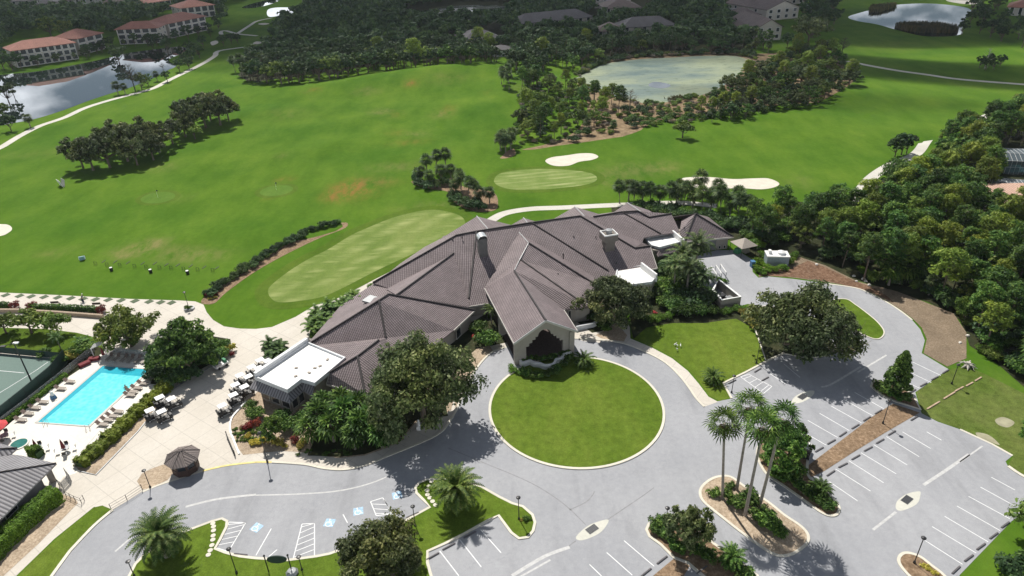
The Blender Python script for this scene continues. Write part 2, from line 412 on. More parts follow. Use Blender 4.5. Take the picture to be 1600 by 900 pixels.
class MB:
    """collects shapes into one mesh"""
    def __init__(s): s.v = []; s.f = []
    def add(s, v, f):
        k = len(s.v); s.v += [tuple(p) for p in v]; s.f += [tuple(i + k for i in q) for q in f]; return s
    def box(s, c, d, rz=0.0, taper=1.0, tilt=None):
        x, y, z = d[0] / 2, d[1] / 2, d[2] / 2
        P = []
        for sz, t in ((-z, 1.0), (z, taper)):
            for a, b in ((-x, -y), (x, -y), (x, y), (-x, y)):
                P.append(Vector((a * t, b * t, sz)))
        if tilt: P = [Matrix.Rotation(tilt[1], 3, tilt[0]) @ p for p in P]
        R = Matrix.Rotation(rz, 3, 'Z')
        P = [R @ p + Vector(c) for p in P]
        return s.add(P, [(3, 2, 1, 0), (4, 5, 6, 7), (0, 1, 5, 4), (1, 2, 6, 5), (2, 3, 7, 6), (3, 0, 4, 7)])
    def tube(s, pts, r, n=6, cap=True):
        pts = [Vector(p) for p in pts]
        rs = r if isinstance(r, (list, tuple)) else [r] * len(pts)
        k = len(s.v); up = Vector((0, 0, 1))
        for i, p in enumerate(pts):
            d = (pts[min(i + 1, len(pts) - 1)] - pts[max(i - 1, 0)]).normalized()
            a = d.cross(up)
            if a.length < .05: a = d.cross(Vector((1, 0, 0)))
            a.normalize(); b = d.cross(a)
            for j in range(n):
                t = 2 * PI * j / n
                s.v.append(tuple(p + (a * math.cos(t) + b * math.sin(t)) * rs[i]))
        for i in range(len(pts) - 1):
            for j in range(n):
                j2 = (j + 1) % n
                s.f.append((k + i * n + j, k + i * n + j2, k + (i + 1) * n + j2, k + (i + 1) * n + j))
        if cap:
            s.f.append(tuple(k + j for j in range(n))[::-1]); s.f.append(tuple(k + (len(pts) - 1) * n + j for j in range(n)))
        return s
    def lathe(s, prof, n=16, c=(0, 0, 0), rot=0.0):
        k = len(s.v)
        for r, z in prof:
            for j in range(n):
                t = 2 * PI * j / n + rot; s.v.append((c[0] + r * math.cos(t), c[1] + r * math.sin(t), c[2] + z))
        for i in range(len(prof) - 1):
            for j in range(n):
                j2 = (j + 1) % n
                s.f.append((k + i * n + j, k + i * n + j2, k + (i + 1) * n + j2, k + (i + 1) * n + j))
        s.f.append(tuple(k + j for j in range(n))[::-1]); s.f.append(tuple(k + (len(prof) - 1) * n + j for j in range(n)))
        return s
    def prism(s, poly, z0, z1):
        n = len(poly); k = len(s.v)
        s.v += [(p[0], p[1], z0) for p in poly] + [(p[0], p[1], z1) for p in poly]
        for i in range(n):
            j = (i + 1) % n; s.f.append((k + i, k + j, k + n + j, k + n + i))
        for t in tessellate_polygon([[Vector((p[0], p[1], 0)) for p in poly]]):
            s.f.append(tuple(k + n + i for i in t)); s.f.append(tuple(k + i for i in t)[::-1])
        return s
    def build(s, name, m, parent=None, smooth=False):
        return mk(name, s.v, s.f, m, parent, smooth)

def smooth_pts(P, closed=True, sub=5):
    n = len(P); out = []
    rng = range(n) if closed else range(n - 1)
    for i in rng:
        if closed: p0, p1, p2, p3 = P[i - 1], P[i], P[(i + 1) % n], P[(i + 2) % n]
        else: p0, p1, p2, p3 = P[max(i - 1, 0)], P[i], P[i + 1], P[min(i + 2, n - 1)]
        for k in range(sub):
            t = k / sub
            out.append(tuple(.5 * ((2 * p1[a]) + (p2[a] - p0[a]) * t + (2 * p0[a] - 5 * p1[a] + 4 * p2[a] - p3[a]) * t * t
                                   + (3 * p1[a] - p0[a] - 3 * p2[a] + p3[a]) * t ** 3) for a in (0, 1)))
    if not closed: out.append(tuple(P[-1][:2]))
    return out

def area2(P):
    return sum(P[i - 1][0] * P[i][1] - P[i][0] * P[i - 1][1] for i in range(len(P)))

def ground_pts(px): return [G(*p)[:2] for p in px]

def sheet(name, pts, z, m, kind='structure', sm=False, world=False, parent=None):
    P = list(pts) if world else ground_pts(pts)
    if sm: P = smooth_pts(P)
    if area2(P) < 0: P = P[::-1]
    V = [(p[0], p[1], z) for p in P]
    T = tessellate_polygon([[Vector(v) for v in V]])
    F = []
    for t in T:
        a, b, c = (V[i] for i in t)
        cr = (b[0] - a[0]) * (c[1] - a[1]) - (b[1] - a[1]) * (c[0] - a[0])
        if abs(cr) < 1e-9: continue
        F.append(tuple(t) if cr > 0 else tuple(t)[::-1])
    o = mk(name, V, F, m, parent)
    if kind: o['kind'] = kind
    return o, P

def ribbon(mb, P, wd, z, closed=False):
    """flat band of width wd along plan points"""
    n = len(P); k = len(mb.v)
    for i in range(n):
        a = P[i - 1] if (closed or i > 0) else P[0]; b = P[(i + 1) % n] if (closed or i < n - 1) else P[-1]
        d = Vector((b[0] - a[0], b[1] - a[1])); d = d.normalized() if d.length > 1e-6 else Vector((1, 0))
        nx, ny = -d.y * wd / 2, d.x * wd / 2
        mb.v += [(P[i][0] + nx, P[i][1] + ny, z), (P[i][0] - nx, P[i][1] - ny, z)]
    for i in range(n if closed else n - 1):
        j = (i + 1) % n
        mb.f.append((k + 2 * i, k + 2 * i + 1, k + 2 * j + 1, k + 2 * j))
    return mb

def wallband(mb, P, wd, z0, z1, closed=False):
    """upright strip (kerb, wall) of thickness wd along plan points"""
    n = len(P); k = len(mb.v)
    for i in range(n):
        a = P[i - 1] if (closed or i > 0) else P[0]; b = P[(i + 1) % n] if (closed or i < n - 1) else P[-1]
        d = Vector((b[0] - a[0], b[1] - a[1])); d = d.normalized() if d.length > 1e-6 else Vector((1, 0))
        nx, ny = -d.y * wd / 2, d.x * wd / 2
        mb.v += [(P[i][0] + nx, P[i][1] + ny, z1), (P[i][0] - nx, P[i][1] - ny, z1), (P[i][0] - nx, P[i][1] - ny, z0), (P[i][0] + nx, P[i][1] + ny, z0)]
    for i in range(n if closed else n - 1):
        j = (i + 1) % n
        for q in range(4):
            r = (q + 1) % 4
            mb.f.append((k + 4 * i + q, k + 4 * i + r, k + 4 * j + r, k + 4 * j + q))
    if not closed:
        mb.f.append((k, k + 3, k + 2, k + 1)); e = k + 4 * (n - 1); mb.f.append((e, e + 1, e + 2, e + 3))
    return mb

def kerb(name, pts, closed=False, sm=True, wd=.32, h=.13, m=None, world=False):
    P = list(pts) if world else ground_pts(pts)
    if sm: P = smooth_pts(P, closed)
    o = wallband(MB(), P, wd, 0.0, h, closed).build(name, m or KERBM); o['kind'] = 'structure'
    return o

def inside(p, P):
    c = False; n = len(P)
    for i in range(n):
        x1, y1 = P[i - 1][:2]; x2, y2 = P[i][:2]
        if (y1 > p[1]) != (y2 > p[1]) and p[0] < (x2 - x1) * (p[1] - y1) / (y2 - y1) + x1: c = not c
    return c
# ------------------------------------------------------------------ terrain
HILLS = [(-28, 318, 34, 17, .35, 4.2), (-70, 300, 30, 16, .3, 1.8), (0, 290, 14, 36, .1, 2.2), (-12, 252, 10, 20, .25, 1.8), (-95, 262, 26, 10, .2, 1.0),
         (-60, 215, 22, 9, .5, .9), (-25, 205, 12, 12, 0, 1.0), (-70, 150, 20, 6, .1, .35), (-60, 245, 20, 7, .5, .8), (95, 235, 26, 8, .2, .7), (120, 215, 22, 8, .4, .6), (70, 215, 20, 7, .1, .5)]
def gz(x, y):
    z = 0
    for cx, cy, sx, sy, a, h in HILLS:
        dx, dy = x - cx, y - cy; u = dx * math.cos(a) + dy * math.sin(a); v = -dx * math.sin(a) + dy * math.cos(a)
        z = z + h * np.exp(-(u * u / sx / sx + v * v / sy / sy))
    return z

def terrain():
    xs = np.concatenate([np.linspace(-6000, -700, 12), np.arange(-690, -150, 15), np.arange(-150, 90, 2.5), np.arange(90, 620, 15), np.linspace(640, 6000, 12)])
    ys = np.concatenate([np.linspace(-1500, 20, 6), np.arange(30, 110, 5), np.arange(110, 345, 2.5), np.arange(345, 1200, 15), np.linspace(1250, 9000, 14)])
    X, Y = np.meshgrid(xs, ys); Z = gz(X, Y)
    nx, ny = len(xs), len(ys)
    V = np.stack([X.ravel(), Y.ravel(), Z.ravel()], 1)
    i = (np.arange(ny - 1)[:, None] * nx + np.arange(nx - 1)[None, :]).ravel()
    F = np.stack([i, i + 1, i + nx + 1, i + nx], 1)
    me = bpy.data.meshes.new('ground'); me.vertices.add(len(V)); me.vertices.foreach_set('co', V.ravel().astype('f'))
    me.loops.add(F.size); me.loops.foreach_set('vertex_index', F.ravel().astype('i'))
    me.polygons.add(len(F)); me.polygons.foreach_set('loop_start', (np.arange(len(F)) * 4).astype('i'))
    me.update(); me.validate(); me.shade_smooth(); me.materials.append(GR)
    # worn and dried-out turf (soil showing through), at its places on the range
    def blob(lst):
        a = np.zeros(len(V))
        for px, py, rx, ry, s in lst:
            c = G(px, py); k = G(px + rx, py); q = G(px, py + ry)
            ex = abs(k[0] - c[0]); ey = abs(q[1] - c[1])
            sk = (k[1] - c[1]) / max(ex, .1)
            dx = V[:, 0] - c[0]; dy = V[:, 1] - c[1]
            a += s * np.exp(-((dx / ex) ** 2 + (dy / ey) ** 2))
        return np.clip(a, 0, 1)
    wear = blob([(548, 292, 26, 12, .95), (528, 305, 20, 10, .9), (560, 300, 30, 12, .5), (643, 137, 9, 3, .9), (489, 147, 12, 3, .5), (640, 224, 30, 5, .35), (445, 280, 14, 4, .5),
                 (618, 180, 12, 5, .3), (700, 175, 14, 8, .35), (420, 310, 9, 3, .3), (600, 285, 30, 6, .3), (760, 150, 8, 4, .2), (618, 208, 14, 5, .3)])
    dry = blob([(240, 380, 26, 7, 1.), (215, 390, 26, 8, 1.), (190, 398, 22, 7, .9), (270, 395, 40, 9, .6), (300, 400, 40, 10, .55), (340, 400, 30, 8, .4), (250, 262, 25, 8, .5),
                (595, 175, 16, 5, .8), (575, 147, 18, 4, .6), (443, 245, 10, 4, .7), (975, 265, 50, 10, .6), (1040, 262, 30, 10, .6), (930, 282, 50, 10, .6), (680, 325, 60, 10, .5),
                (620, 262, 50, 6, .5), (585, 285, 26, 7, .4), (690, 180, 16, 5, .6), (60, 240, 60, 6, .3), (90, 395, 30, 8, .5), (285, 310, 14, 6, .5), (655, 210, 22, 5, .5), (450, 180, 30, 8, .3),
                (1250, 285, 30, 12, .3), (1400, 70, 60, 8, .3), (810, 145, 10, 6, .4), (700, 130, 30, 5, .4), (1540, 610, 60, 20, .5), (1480, 640, 40, 20, .4)])
    for nm, a in (('wear', wear), ('dry', dry)):
        at = me.attributes.new(nm, 'FLOAT', 'POINT'); at.data.foreach_set('value', a.astype('f'))
    o = bpy.data.objects.new('ground', me); COL.objects.link(o); o['kind'] = 'structure'; o['label'] = 'mown grass ground of the golf course and driving range'
terrain()

# ------------------------------------------------------------------ sheets of ground
# concrete plaza and walks (one sheet; beds, road and lawn lie over or beside it)
PLAZA = [(-60, 452), (0, 457), (100, 461.5), (200, 467), (280, 469.5), (305, 471), (318, 476), (323, 488), (333, 500), (350, 510), (375, 513.5), (400, 514), (425, 511), (462, 495), (500, 472), (540, 449), (602, 411.5), (625, 411),
         (760, 430), (935, 520), (932, 531), (870, 560), (800, 556), (787, 544), (770, 550), (755, 563), (740, 583), (728, 605), (718, 630), (705, 655), (688, 676), (650, 695), (607, 712), (575, 725), (540, 734), (507, 732),
         (475, 726), (425, 722.5), (400, 722), (355, 727), (317, 736), (250, 757), (222, 769), (176, 797), (147, 792), (85, 842), (20, 905), (-40, 960), (-160, 900), (-120, 640), (-60, 540)]
sheet('plaza', PLAZA, .012, CONC)
DECKP = [(162, 545), (240, 548), (285, 565), (262, 590), (200, 645), (160, 690), (118, 740), (100, 745), (60, 790), (-60, 800), (-60, 690), (0, 665), (80, 600), (130, 560)]
sheet('pool_deck', DECKP, .018, DECK)
ROAD = [(78, 905), (110, 861), (147, 822), (176, 797.5), (222, 769), (250, 757.5), (317, 736), (355, 727.5), (400, 722.5), (425, 722.5), (475, 726), (507, 732.5), (540, 734), (575, 726), (607, 712.5), (650, 695), (687, 677),
        (705, 655), (718, 630), (728, 605), (740, 583), (755, 563), (770, 550), (787, 544), (830, 535), (892, 528), (932, 531), (975, 537), (1012, 552), (1040, 567.5), (1062, 588), (1077, 607), (1087, 622), (1100, 636), (1122, 627), (1143, 623),
        (1130, 599), (1165, 582), (1197, 565), (1220, 552), (1235, 520), (1210, 480), (1168, 475), (1154, 479), (1090, 440), (1080, 404), (1100, 396), (1120, 391), (1152, 391), (1174, 405), (1176, 425), (1185, 434), (1200, 432), (1240, 436), (1290, 443), (1337, 450), (1360, 459), (1385, 472), (1407, 486),
        (1425, 500), (1438, 515), (1445, 532), (1440, 552), (1482, 577), (1430, 613), (1440, 646), (1465, 659), (1500, 671), (1550, 694), (1582, 712), (1571, 721), (1575, 729), (1605, 748), (1720, 800), (1720, 850), (1600, 800), (1580, 815), (1500, 898), (1440, 990), (1200, 1060), (400, 1060), (-40, 1060)]
sheet('road', ROAD, .024, ASPH)
sheet('drain_strip', [(910, 533), (940, 536), (935, 520), (893, 524)], .03, CONC)
# right-hand walk along the drop-off
WALK = [(892, 524.5), (930, 519.5), (965, 500), (970, 489), (978, 495), (984, 512), (985, 529), (1020, 544), (1050, 560), (1075, 580), (1092, 600), (1107, 620), (1122, 628), (1100, 636), (1087, 622), (1077, 607), (1062, 588), (1040, 567), (1012, 552), (975, 537), (932, 531)]
sheet('walkway', WALK, .028, CONC)
kerb('kerb', [(892, 529), (932, 531), (975, 537), (1012, 552), (1040, 567.5), (1062, 588), (1077, 607), (1087, 622), (1100, 636)], m=KERBM)
kerb('kerb', [(110, 861), (147, 822), (176, 797.5)], wd=.4)
kerb('kerb', [(40, 960), (78, 905), (110, 861)], wd=.4)
kerb('kerb', [(222, 769), (250, 757.5), (285, 746), (317, 736)], h=.06)
kerb('kerb', [(317, 736), (355, 727.5), (400, 722.5), (425, 722.5)], m=YELP, h=.06)
kerb('kerb', [(425, 722.5), (475, 726), (507, 732.5), (540, 734), (575, 726), (607, 712.5), (650, 695), (687, 677), (705, 655), (718, 630), (728, 605), (740, 583), (755, 563), (770, 550), (787, 544)])
kerb('kerb', [(1143, 623), (1130, 599), (1165, 582), (1197, 565), (1225, 552)], sm=False)
kerb('kerb', [(1290, 443), (1337, 450), (1360, 459), (1385, 472), (1407, 486), (1425, 500)], h=.06)
kerb('kerb', [(1500, 671), (1550, 694), (1582, 712)], h=.05, sm=False)
kerb('kerb', [(1575, 729), (1605, 748), (1700, 795)], wd=.45)

# round lawn of the drop-off
CC = (9.62, 81.25); CR = 13.4
import numpy.linalg as _la
circ = [(930,556.3),(960,566.3),(990,580),(1012.5,600),(1030,620),(1041,645),(1040,665),(1036,677.5),(1020,695),(997.5,712.5),(960,729),(920,736),(875,734),(837.5,724),(800,705),(790,586),(775,605),(766,627.5),(766,650),(772.5,672.5)]
C_ = np.array([G(*c)[:2] for c in circ]); A_ = np.c_[2 * C_, np.ones(len(C_))]
s_ = _la.lstsq(A_, (C_ ** 2).sum(1), rcond=None)[0]; CC = (s_[0], s_[1]); CR = math.sqrt(s_[2] + s_[0] ** 2 + s_[1] ** 2)
ring = [(CC[0] + (CR - .3) * math.cos(t), CC[1] + (CR - .3) * math.sin(t)) for t in np.linspace(0, 2 * PI, 96, endpoint=False)]
sheet('round_lawn', ring, .12, LAWN, world=True)
kerb('kerb', ring, True, sm=False, wd=.38, h=.15, world=True)

def island(name, pts, m, z=.11, wd=.34, sm=True, hh=.13):
    o, P = sheet(name, pts, z, m, sm=sm)
    kerb('kerb', P, True, sm=False, wd=wd, h=hh, world=True)
    return o, P
island('parking_lawn', [(200, 905), (212, 882), (227, 867), (250, 850), (275, 837), (300, 827), (332, 815), (347, 811), (355, 815), (354, 824), (345, 842), (336, 858), (352, 864), (375, 870), (400, 873), (450, 876), (495, 870), (515, 866), (560, 850), (632, 815), (672, 793), (662, 782), (651, 771), (649, 763), (655, 755), (667, 750), (690, 749), (715, 750), (752, 761), (780, 777), (800, 787), (817, 792), (832, 805), (836, 817), (833, 830), (825, 840), (811, 842), (799, 833), (779, 806), (762, 814), (725, 835), (695, 850), (668, 862), (668, 880), (675, 905), (690, 960), (300, 1000), (170, 960)], LAWN, sm=False)
island('palm_island', [(1094, 772), (1097, 761), (1110, 750), (1125, 745), (1142, 746), (1162, 760), (1200, 785), (1225, 805), (1250, 822), (1262, 836), (1260, 850), (1240, 865), (1222, 869), (1208, 866), (1190, 855), (1162, 835), (1125, 806), (1100, 785)], STONE)
island('strip_island', [(1183, 712), (1187, 695), (1205, 670), (1235, 668), (1262, 690), (1262, 715), (1262, 742), (1278, 760), (1295, 773), (1308, 788), (1311, 797), (1306, 805), (1295, 806), (1281, 800), (1256, 782), (1225, 760), (1200, 743), (1190, 730)], MULCH)
island('corner_island', [(1010, 828), (1014, 819), (1024, 814), (1040, 811), (1070, 812), (1095, 832), (1115, 850), (1150, 875), (1183, 900), (1200, 930), (1130, 925), (1092, 895), (1075, 880), (1053, 872), (1032, 851), (1015, 839)], MULCH, sm=False)
sheet('mulch_strip', [(1053, 873), (1078, 884), (1066, 905), (1040, 940), (980, 940), (1018, 902)], .05, MULCH)
island('lamp_island', [(1404, 874), (1410, 866), (1421, 865), (1438, 871), (1455, 884), (1475, 900), (1500, 930), (1460, 940), (1425, 905), (1408, 886)], MULCH)
island('conical_tree_island', [(1361, 604), (1363, 598), (1372, 596), (1395, 600), (1425, 616), (1438, 640), (1400, 628), (1382, 620), (1369, 611)], MULCH, sm=False)
sheet('mulch_strip', [(1395, 631), (1437, 645), (1387, 674), (1330, 709), (1290, 735), (1268, 746), (1255, 733), (1262, 728), (1332, 675), (1362, 652)], .05, MULCH)
island('teardrop_lawn', [(1322, 468), (1337, 477), (1352, 488), (1370, 503), (1381, 518), (1377, 528), (1366, 530), (1348, 523), (1330, 512), (1312, 500), (1296, 486), (1300, 470)], LAWN, wd=.2)
island('oak_bed', [(1168, 482), (1200, 478), (1238, 488), (1262, 505), (1290, 525), (1306, 545), (1298, 556), (1262, 560), (1225, 553), (1197, 565), (1185, 530)], FLOORW, z=.09, sm=False, wd=.2)
# lawn between the walk and the car park
sheet('side_lawn', [(985, 527), (990, 508), (1050, 498), (1100, 500), (1145, 496), (1160, 500), (1185, 530), (1197, 563), (1165, 580), (1130, 597), (1143, 621), (1124, 627), (1109, 619), (1094, 599), (1077, 579), (1052, 559), (1022, 543)], .03, LAWN)
sheet('bed', [(985, 490), (1010, 480), (1100, 470), (1155, 478), (1168, 482), (1175, 512), (1150, 498), (1100, 505), (1050, 505), (1010, 512), (990, 530), (985, 510)], .034, FLOORW)
sheet('bed', [(938, 520), (965, 503), (972, 515), (980, 524), (975, 534), (940, 529), (930, 524)], .036, STONE)
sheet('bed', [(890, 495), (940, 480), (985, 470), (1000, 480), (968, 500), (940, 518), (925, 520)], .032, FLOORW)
sheet('bed', [(705, 590), (722, 565), (745, 545), (765, 540), (770, 548), (755, 561), (738, 582), (722, 602), (712, 640)], .032, STONE)
sheet('bed', [(690, 575), (640, 560), (760, 490), (800, 490), (792, 535), (765, 541), (745, 547), (722, 568), (704, 592)], .028, FLOORW)
# big planting bed in front of the west wing
sheet('bed', [(360, 668), (363, 655), (372, 643), (385, 625), (420, 600), (560, 590), (690, 560), (715, 600), (705, 640), (680, 660), (650, 660), (625, 690), (605, 700), (570, 712), (530, 716), (500, 712), (465, 706), (440, 705), (415, 707), (380, 711), (372, 700)], .03, STONE)
sheet('bed', [(480, 712), (500, 670), (560, 640), (640, 620), (690, 600), (700, 650), (650, 657), (625, 687), (605, 697), (570, 710), (530, 714)], .034, FLOORW)
wallband(MB(), smooth_pts(ground_pts([(374, 710), (366, 690), (360, 672), (362, 655), (372, 642), (385, 628)]), False), .25, 0, .2).build('kerb', WHITE)['kind'] = 'structure'
# pale stone bed beside the starter hut, gravel bed beside the hedge
sheet('bed', [(214, 752), (222, 740), (238, 732), (255, 726), (268, 729), (271, 738), (262, 750), (248, 757), (232, 764), (222, 765)], .03, STONE)
sheet('bed', [(240, 612), (262, 603), (268, 609), (215, 675), (150, 742), (125, 738), (118, 728), (170, 680)], .03, STONE)
wallband(MB(), ground_pts([(122, 736), (150, 742.5), (215, 675.5), (268, 610), (300, 590), (333, 572), (352, 562)]), .15, 0, .12).build('kerb', GREYM)['kind'] = 'structure'
sheet('bed', [(88, 768), (118, 780), (122, 786), (60, 850), (0, 905), (-40, 905), (0, 860), (60, 800)], .03, STONE)
sheet('bed', [(255, 540), (240, 545), (235, 600), (262, 603), (300, 585), (345, 560), (362, 545), (360, 530), (330, 525), (280, 520)], .026, FLOORW)
# grass wedge at lower left
sheet('verge_lawn', [(10, 920), (60, 868), (100, 832), (147, 793), (160, 790), (172, 795), (176, 798), (147, 822), (110, 861), (72, 912)], .035, LAWN)
# planting round the tennis court
sheet('verge_lawn', [(-60, 512), (0, 512), (70, 514), (120, 520), (160, 530), (165, 545), (130, 562), (80, 552), (0, 547), (-60, 545)], .03, LAWN2)
sheet('bed', [(100, 560), (150, 540), (165, 548), (128, 575), (75, 610), (0, 675), (-40, 700), (-40, 680), (50, 605)], .034, FLOORW)
o, _ = sheet('tennis_court', [(-60, 552), (0, 553), (104, 562), (106, 566), (85, 590), (45, 625), (0, 660), (-60, 700)], .045, COURT)
mb = MB()
for a, b in (((-40, 576), (38, 583)), ((55, 580), (0, 614)), ((55, 580), (75, 566)), ((0, 614), (-40, 640))):
    ribbon(mb, ground_pts([a, b]), .10, .052)
mb.build('court_line', PAINT)['kind'] = 'structure'

# ------------------------------------------------------------------ golf turf and sand
def turf(name, pts, z, m, collar=None, cz=.02):
    o, P = sheet(name, pts, z, m, sm=True)
    if collar:
        c = np.mean(np.array(P), 0); Q = []
        n = len(P)
        for i in range(n):
            a, b = P[i - 1], P[(i + 1) % n]; d = Vector((b[0] - a[0], b[1] - a[1])).normalized()
            Q.append((P[i][0] + d.y * collar, P[i][1] - d.x * collar))
        sheet(name.replace('green', 'collar'), Q, cz, COLLAR, world=True)
turf('practice_green', [(419, 458), (424, 446), (450, 425), (482, 405), (512, 390), (550, 367), (577, 355), (612, 341), (650, 331), (676, 328), (700, 331), (720, 338), (727, 348), (722, 360), (700, 376), (655, 393), (612, 412), (575, 430), (532, 452), (500, 465), (455, 472), (430, 471)], .045, GREEN, 2.6, .03)
turf('far_green', [(772, 281), (785, 270), (830, 264.5), (880, 265), (920, 270), (933, 278), (925, 286), (895, 292), (850, 296), (800, 296), (778, 290)], .045, GREEN2, 2.2, .03)
for nm, c, rx, ry in (('target_green', (247, 309), 27, 8.5), ('target_green', (432, 298), 26, 8), ):
    turf(nm, [(c[0] + rx * math.cos(t), c[1] + ry * math.sin(t) - rx * math.cos(t) * .12) for t in np.linspace(0, 2 * PI, 12, endpoint=False)], .04, TGT, 1.4, .028)
for p in ([(852, 252), (862, 246), (885, 243), (905, 240), (925, 240), (935, 245), (925, 250), (905, 253), (888, 259), (865, 259)],
          [(1065, 281), (1080, 277), (1110, 277), (1145, 280), (1175, 279), (1200, 279), (1217, 286), (1212, 292), (1190, 296), (1150, 294), (1120, 298), (1095, 297)],
          [(-40, 352), (0, 350.5), (14, 352), (19, 358), (13, 364), (0, 369), (-40, 372)],
          [(403, 37.5), (412, 36), (421, 37), (412, 39)], [(395, 68.5), (400, 65), (410, 66), (404, 69)], [(329, 66), (338, 63.5), (341, 67), (332, 71)]):
    sheet('sand_bunker', p, .05, SAND, sm=True)
sheet('patchy_lawn', [(1441, 646), (1432, 612), (1482, 578), (1510, 572), (1540, 585), (1600, 615), (1680, 640), (1680, 760), (1606, 746), (1575, 727), (1584, 711), (1550, 693), (1500, 670), (1465, 658)], .02, PATCHY)
sheet('bare_patch', [(1525, 676), (1545, 680), (1562, 695), (1550, 692), (1530, 684)], .03, SANDY, sm=True)
sheet('bare_patch', [(1555, 656), (1568, 652), (1585, 660), (1575, 668), (1560, 664)], .03, SANDY, sm=True)

def path(name, pts, wd, z, m):
    P = smooth_pts(ground_pts(pts), False)
    o = ribbon(MB(), P, wd, z).build(name, m); o['kind'] = 'structure'; return o
path('cart_path', [(-40, 250), (0, 231), (12, 224), (32, 212), (62, 197), (100, 184), (130, 170), (160, 160), (200, 149), (237, 139), (260, 127.5), (275, 120), (312, 102), (335, 88), (338, 82), (350, 78), (400, 71.5)], 2.8, .04, PATHM)
path('cart_path', [(1325, 95.5), (1350, 101), (1400, 110), (1450, 117), (1500, 124), (1600, 132), (1680, 138)], 2.8, .04, PATHM)
path('cart_path', [(1340, 320), (1346, 298), (1356, 283), (1376, 267), (1400, 254), (1422, 246), (1436, 236), (1452, 215), (1480, 198), (1525, 187), (1560, 175), (1610, 160), (1700, 140)], 3.0, .04, PATHM)
path('cart_path', [(758, 352), (768, 344), (790, 333), (830, 326.5), (880, 324.5), (930, 322), (975, 320), (1060, 317), (1120, 322)], 2.7, .04, PATHM)
path('cart_path', [(346, 54), (345, 50), (352, 48), (372, 53), (402, 56)], 2.5, .04, PATHM)
path('cart_path', [(370, 53), (390, 40), (402, 33), (425, 28)], 2.5, .04, PATHM)
path('cart_path', [(1220, 97), (1180, 96), (1165, 92)], 3, .04, SANDY)

# ------------------------------------------------------------------ lakes
def lake(pts, m, sm=True, nm='water', z=.03): sheet(nm, pts, z, m, sm=sm)
lake([(-90, 128), (0, 117), (60, 111.5), (125, 100), (180, 88), (200, 83), (250, 76), (284, 73), (292, 80), (264, 93), (275, 103), (262, 110), (235, 124), (200, 138), (180, 144), (140, 157), (100, 172), (62, 184), (35, 190), (0, 196), (-90, 212)], WATER)
HAM = [(797, 125), (812, 168), (802, 205), (808, 230), (830, 234), (870, 228), (915, 222), (985, 212), (1060, 203), (1130, 195), (1200, 183), (1262, 168), (1328, 132), (1335, 115), (1310, 95), (1270, 80), (1180, 84), (1060, 80), (940, 92), (880, 108)]
sheet('scrub_ground', HAM, .02, DIRT, sm=True)
lake([(898, 126), (910, 117), (925, 107), (950, 99), (1000, 92.5), (1050, 90), (1100, 87.5), (1150, 88), (1172, 97), (1160, 112), (1140, 128), (1115, 142), (1080, 153), (1040, 160), (1005, 161), (965, 152), (930, 142)], ALGAE)
lake([(1013, 133), (1022, 128), (1040, 130), (1048, 134), (1038, 138), (1020, 137)], WATER, nm='open_water', z=.05)
lake([(1325, 27), (1340, 21), (1375, 12), (1400, 7.5), (1450, 5.5), (1500, 10), (1518, 17), (1508, 30), (1503, 46), (1503, 53), (1480, 57), (1440, 56), (1400, 46.5), (1370, 38), (1340, 33)], WATER)
lake([(600, 27), (630, 20), (670, 15), (720, 9), (770, 8), (800, 14), (790, 26), (750, 33), (700, 27), (650, 24)], MARSH)
lake([(418, 16), (430, 12), (455, 12), (476, 15), (470, 19), (440, 24), (420, 26)], WATER)
lake([(378, 12), (400, 4), (440, -4), (430, 4), (400, 12)], WATER)
lake([(1480, 0), (1535, 2), (1520, 7), (1490, 4)], PATHM, nm='road', z=.05)
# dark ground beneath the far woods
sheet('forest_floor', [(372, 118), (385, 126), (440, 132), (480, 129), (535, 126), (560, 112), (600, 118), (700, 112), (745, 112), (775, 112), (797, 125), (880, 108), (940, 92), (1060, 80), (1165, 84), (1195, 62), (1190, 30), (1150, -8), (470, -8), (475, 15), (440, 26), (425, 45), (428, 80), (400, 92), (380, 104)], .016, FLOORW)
sheet('bed', [(1018, 446), (1028, 425), (1032, 402), (1076, 396), (1086, 440), (1112, 462), (1130, 484), (1010, 484)], .033, FLOORW)
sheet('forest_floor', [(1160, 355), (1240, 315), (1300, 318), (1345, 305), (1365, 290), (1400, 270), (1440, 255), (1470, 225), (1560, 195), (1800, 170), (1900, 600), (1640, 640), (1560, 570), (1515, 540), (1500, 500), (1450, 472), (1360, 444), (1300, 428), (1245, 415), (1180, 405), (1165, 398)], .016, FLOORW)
sheet('leaf_litter', [(1185, 433), (1188, 420), (1215, 405), (1250, 402), (1290, 415), (1340, 440), (1400, 455), (1440, 470), (1490, 490), (1510, 520), (1510, 560), (1480, 573), (1443, 552), (1448, 530), (1440, 512), (1425, 497), (1407, 484), (1385, 470), (1360, 457), (1337, 448), (1290, 441), (1240, 434), (1200, 430)], .035, CHIPS, sm=False)
sheet('leaf_litter', [(1188, 431), (1200, 422), (1235, 420), (1262, 408), (1290, 418), (1330, 437), (1362, 449), (1385, 462), (1397, 473), (1360, 456), (1300, 441), (1240, 433)], .045, DEBRIS, sm=False)
sheet('forest_floor', [(957, 345), (1170, 358), (1165, 395), (1140, 375), (1085, 333), (1050, 330), (975, 318), (955, 322)], .03, FLOORW)
sheet('bed', [(643, 285), (650, 270), (690, 262), (720, 290), (770, 300), (778, 322), (768, 330), (740, 330), (712, 318), (700, 300), (670, 295)], .03, MULCH, sm=True)
sheet('bed', [(315, 474), (322, 462), (360, 436), (420, 399), (470, 370), (535, 348), (540, 356), (500, 372), (450, 396), (400, 424), (355, 456), (335, 474)], .04, MULCH, sm=True)
